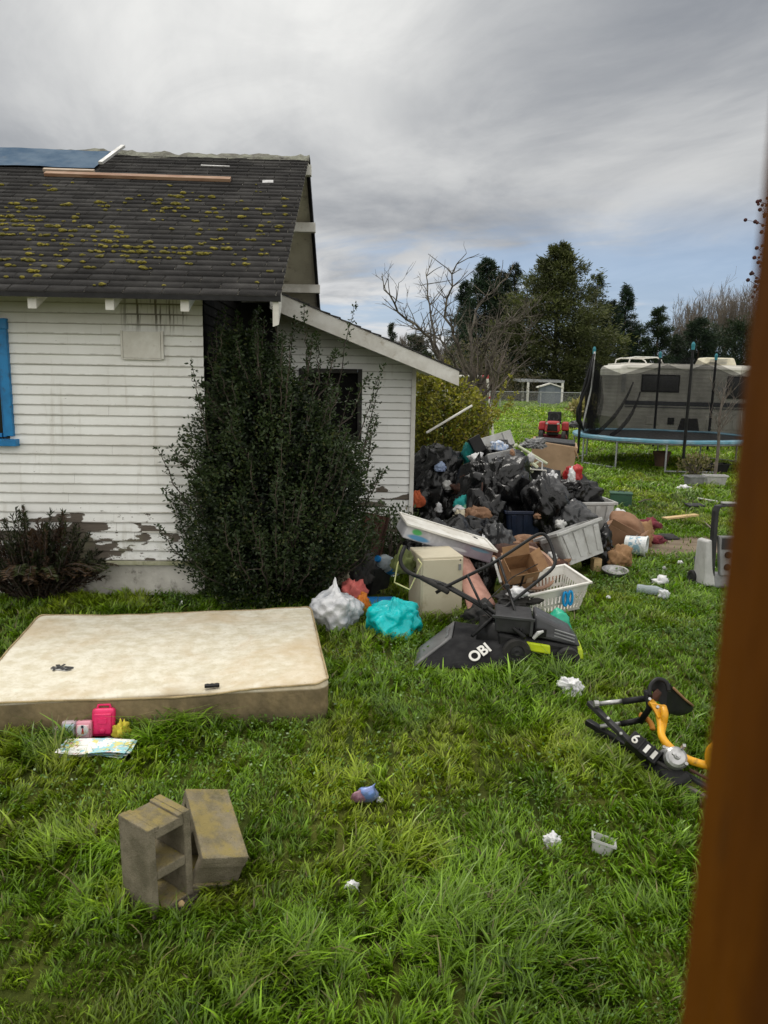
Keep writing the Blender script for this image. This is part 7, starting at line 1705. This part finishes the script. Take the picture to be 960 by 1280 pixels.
for a in ((85, 945, .16, 1.9), (190, 925, .20, 2.1), (160, 905, .12, 1.5), (230, 920, .12, 1.3), (270, 915, .16, 1.1), (30, 935, .2, 1.2), (165, 1140, .14, 1.3), (130, 1130, .16, 1.2), (430, 990, .12, 1.5), (470, 985, .09, 1.0),
          (740, 1030, .12, 1.2), (765, 1075, .14, 1.0), (730, 860, .1, .8), (120, 750, .5, 1.0), (240, 748, .45, 1.1), (330, 752, .4, .9), (400, 745, .3, .8), (560, 770, .3, .9), (600, 850, .2, 1.0), (690, 845, .22, .9), (640, 862, .2, .8), (820, 985, .2, .8), (760, 960, .15, .8),
          (750, 790, .5, .5), (840, 760, .5, .5), (430, 860, .1, .7), (540, 1180, .2, .8), (640, 1130, .25, .7), (850, 1130, .3, .7), (300, 1230, .3, .6), (60, 1080, .3, .6), (510, 1080, .12, 1.0), (880, 705, .3, .8), (780, 715, .3, .6), (400, 1190, .18, .7), (720, 1200, .2, .8)): tuft(*a)
def band(d0, d1, dens, hm, wd, nseg, seed, taper=1.0):
    r_ = np.random.default_rng(seed)
    area = (d1 - d0) * (2 * (.57 * (d0 + d1) / 2 + 1.0)); n = int(area * dens)
    d = np.sqrt(r_.random(n) * (d1 ** 2 - d0 ** 2) + d0 ** 2); x = (r_.random(n) * 2 - 1) * (.57 * d + 1.0); y = d
    # pull positions into clumps
    cs = .10 + .004 * d; gx = np.round(x / cs) * cs; gy = np.round(y / cs) * cs
    jx = (vnoise(gx * 37.1, gy * 41.3, 1) - .5) * cs * 1.8; jy = (vnoise(gx * 43.7, gy * 31.9, 2) - .5) * cs * 1.8
    pull = .30 * vnoise(x * 2.3, y * 2.3, 3); x = x * (1 - pull) + (gx + jx) * pull; y = y * (1 - pull) + (gy + jy) * pull
    ok = ~in_house(x, y) & ~in_mat(x, y, -.02)
    pth = in_path(x, y); ok &= ~(pth & (r_.random(n) < .97))
    for hx, hy, hr in hole: ok &= ((x - hx) ** 2 + (y - hy) ** 2) > hr * hr
    bare = vnoise(x * 1.1 + 4, y * 1.1, 6) * .6 + vnoise(x * 4, y * 4, 7) * .4
    ok &= (bare + r_.random(n) * .35) > .28
    x, y = x[ok], y[ok]; n = len(x)
    big = vnoise(x * .9, y * .9, 10); med = vnoise(x * 3.1, y * 3.1, 11); fin = vnoise(x * 9, y * 9, 12)
    h = hm * (.35 + .55 * big + .75 * med * med + .5 * (fin - .3)) * (.5 + .9 * r_.random(n))
    tl = r_.random(n) < .05; h[tl] *= 1.7
    for tx, ty, tr, tg in TUFTS: h *= 1 + .8 * tg * np.exp(-((x - tx) ** 2 + (y - ty) ** 2) / (tr * tr))
    mat_edge = in_mat(x, y, .10); h[mat_edge] *= 1.25
    h = np.clip(h, .012, .34 if d1 < 20 else .6)
    yaw = 6.283 * (vnoise(x * 2.7, y * 2.7, 15) + vnoise(x * 11, y * 11, 16)) + r_.normal(size=n) * 1.0
    ln = np.stack([np.cos(yaw), np.sin(yaw), np.zeros(n)], 1)
    lean = np.clip(.35 + .5 * r_.random(n) + h * 2.2, 0, 1.25)[:, None]
    sy = yaw + math.pi / 2 + r_.normal(size=n) * .5; sd_ = np.stack([np.cos(sy), np.sin(sy), np.zeros(n)], 1)
    brd = r_.random(n) < .12; w = wd * 1.3 * (.6 + .8 * r_.random(n)) * np.where(brd, 1.7, 1) * np.clip(h / hm, .6, 1.6) ** .5
    p0 = np.stack([x, y, np.full(n, -.004)], 1); upv = np.array([0, 0, 1.0]); hh = h[:, None]
    ks = np.linspace(0, 1, nseg + 1)
    V = np.empty((n, (nseg + 1) * 2, 3)); Cc = np.empty((n, (nseg + 1) * 2, 3))
    # colour
    g1 = np.array([.060, .120, .004]); g2 = np.array([.198, .345, .012]); g3 = np.array([.37, .41, .024]); st = np.array([.26, .22, .10])
    a = np.clip(.75 * vnoise(x * 1.7, y * 1.7, 20) + .5 * vnoise(x * 6, y * 6, 21) - .15 + r_.normal(size=n) * .17, 0, 1)[:, None]
    yl = np.clip((vnoise(x * 1.3 + 7, y * 1.3, 22) * .65 + vnoise(x * 5, y * 5, 23) * .45 - .55) * 3.4, 0, 1)[:, None]
    col = g1 * (1 - a) + g2 * a; col = col * (1 - yl * .5) + g3 * yl * .5; col[brd] *= 1.35; col *= (.65 + .7 * r_.random((n, 1)))
    pk = r_.random(n) < .045; col[pk] = st * (.5 + .6 * r_.random((pk.sum(), 1)))
    far = np.clip((y - 9) / 14, 0, 1)[:, None]; col = col * (1 + .35 * far) + np.array([.018, .012, 0]) * far
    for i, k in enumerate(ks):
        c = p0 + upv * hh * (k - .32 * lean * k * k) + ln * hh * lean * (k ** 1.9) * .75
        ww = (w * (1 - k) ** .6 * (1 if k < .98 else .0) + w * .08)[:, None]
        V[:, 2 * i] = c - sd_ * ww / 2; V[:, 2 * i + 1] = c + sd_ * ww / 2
        Cc[:, 2 * i] = Cc[:, 2 * i + 1] = col * (.22 + 1.0 * k)  # shade among the roots put into the blade colour
    m_ = (nseg + 1) * 2; off = (np.arange(n) * m_)[:, None]
    Q = np.concatenate([off + np.array([[2 * i, 2 * i + 1, 2 * i + 3, 2 * i + 2]]) for i in range(nseg)], 0)
    return V.reshape(-1, 3), Q, Cc.reshape(-1, 3)
def make_grass(q=1.0):
    Vs, Qs, Cs = [], [], []; off = 0
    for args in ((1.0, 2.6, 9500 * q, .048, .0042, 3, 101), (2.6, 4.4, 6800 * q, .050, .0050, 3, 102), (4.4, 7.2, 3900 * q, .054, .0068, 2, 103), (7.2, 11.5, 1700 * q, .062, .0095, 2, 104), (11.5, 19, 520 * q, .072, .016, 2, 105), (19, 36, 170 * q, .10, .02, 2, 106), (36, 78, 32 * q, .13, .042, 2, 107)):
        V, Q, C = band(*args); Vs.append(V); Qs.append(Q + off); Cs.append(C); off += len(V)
    # clover and broad weeds: small lobed leaves close to the ground
    r_ = np.random.default_rng(55); n = int(60000 * q); d = np.sqrt(r_.random(n) * (11 ** 2 - 1.2 ** 2) + 1.2 ** 2); x = (r_.random(n) * 2 - 1) * (.57 * d + .5); y = d
    msk = vnoise(x * 1.2 + 30, y * 1.2, 41) * .6 + vnoise(x * 3.7, y * 3.7, 42) * .4 + .22 * np.exp(-((x - 2.3) ** 2 + (y - 6.2) ** 2) / 2.2)
    ok = (msk + r_.random(n) * .18 > .74) & ~in_house(x, y) & ~in_mat(x, y) & ~in_path(x, y)
    for hx, hy, hr in hole: ok &= ((x - hx) ** 2 + (y - hy) ** 2) > hr * hr
    x, y = x[ok], y[ok]; n = len(x)
    p = np.stack([x, y, .012 + .05 * r_.random(n) + .03 * vnoise(x * 4, y * 4, 44)], 1); a = unit(np.stack([r_.normal(size=n), r_.normal(size=n), r_.normal(size=n) * .35 + .15], 1))
    sv = unit(np.cross(a, np.array([0, 0, 1.0]) + r_.normal(size=(n, 3)) * .35)); k = r_.random((n, 1)) * .7 + .3 * vnoise(x * 5, y * 5, 45)[:, None]
    c = np.array([.035, .095, .008]) * (1 - k) + np.array([.12, .235, .02]) * k
    s_ = (.007 + .012 * r_.random(n)) * np.clip(y / 4.5, .45, 1)
    V, Q, C = leaf_quads(p, a, sv, s_ * 1.5, s_, c, .4); Vs.append(V); Qs.append(Q + off); Cs.append(C)
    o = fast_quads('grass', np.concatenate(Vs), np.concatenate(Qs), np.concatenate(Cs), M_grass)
    tag(o, 'lush uneven green lawn grass with clover and yellowish patches', None, None, 'stuff')
make_grass(GRASS_Q)
# ------------------------------------------------------------------ render settings
scene.view_settings.view_transform = 'Standard'; scene.view_settings.look = 'None'; scene.view_settings.exposure = 0
scene.cycles.max_bounces = 6; scene.cycles.diffuse_bounces = 3; scene.cycles.glossy_bounces = 2; scene.cycles.transmission_bounces = 4
scene.cycles.transparent_max_bounces = 12
scene.cycles.use_denoising = True
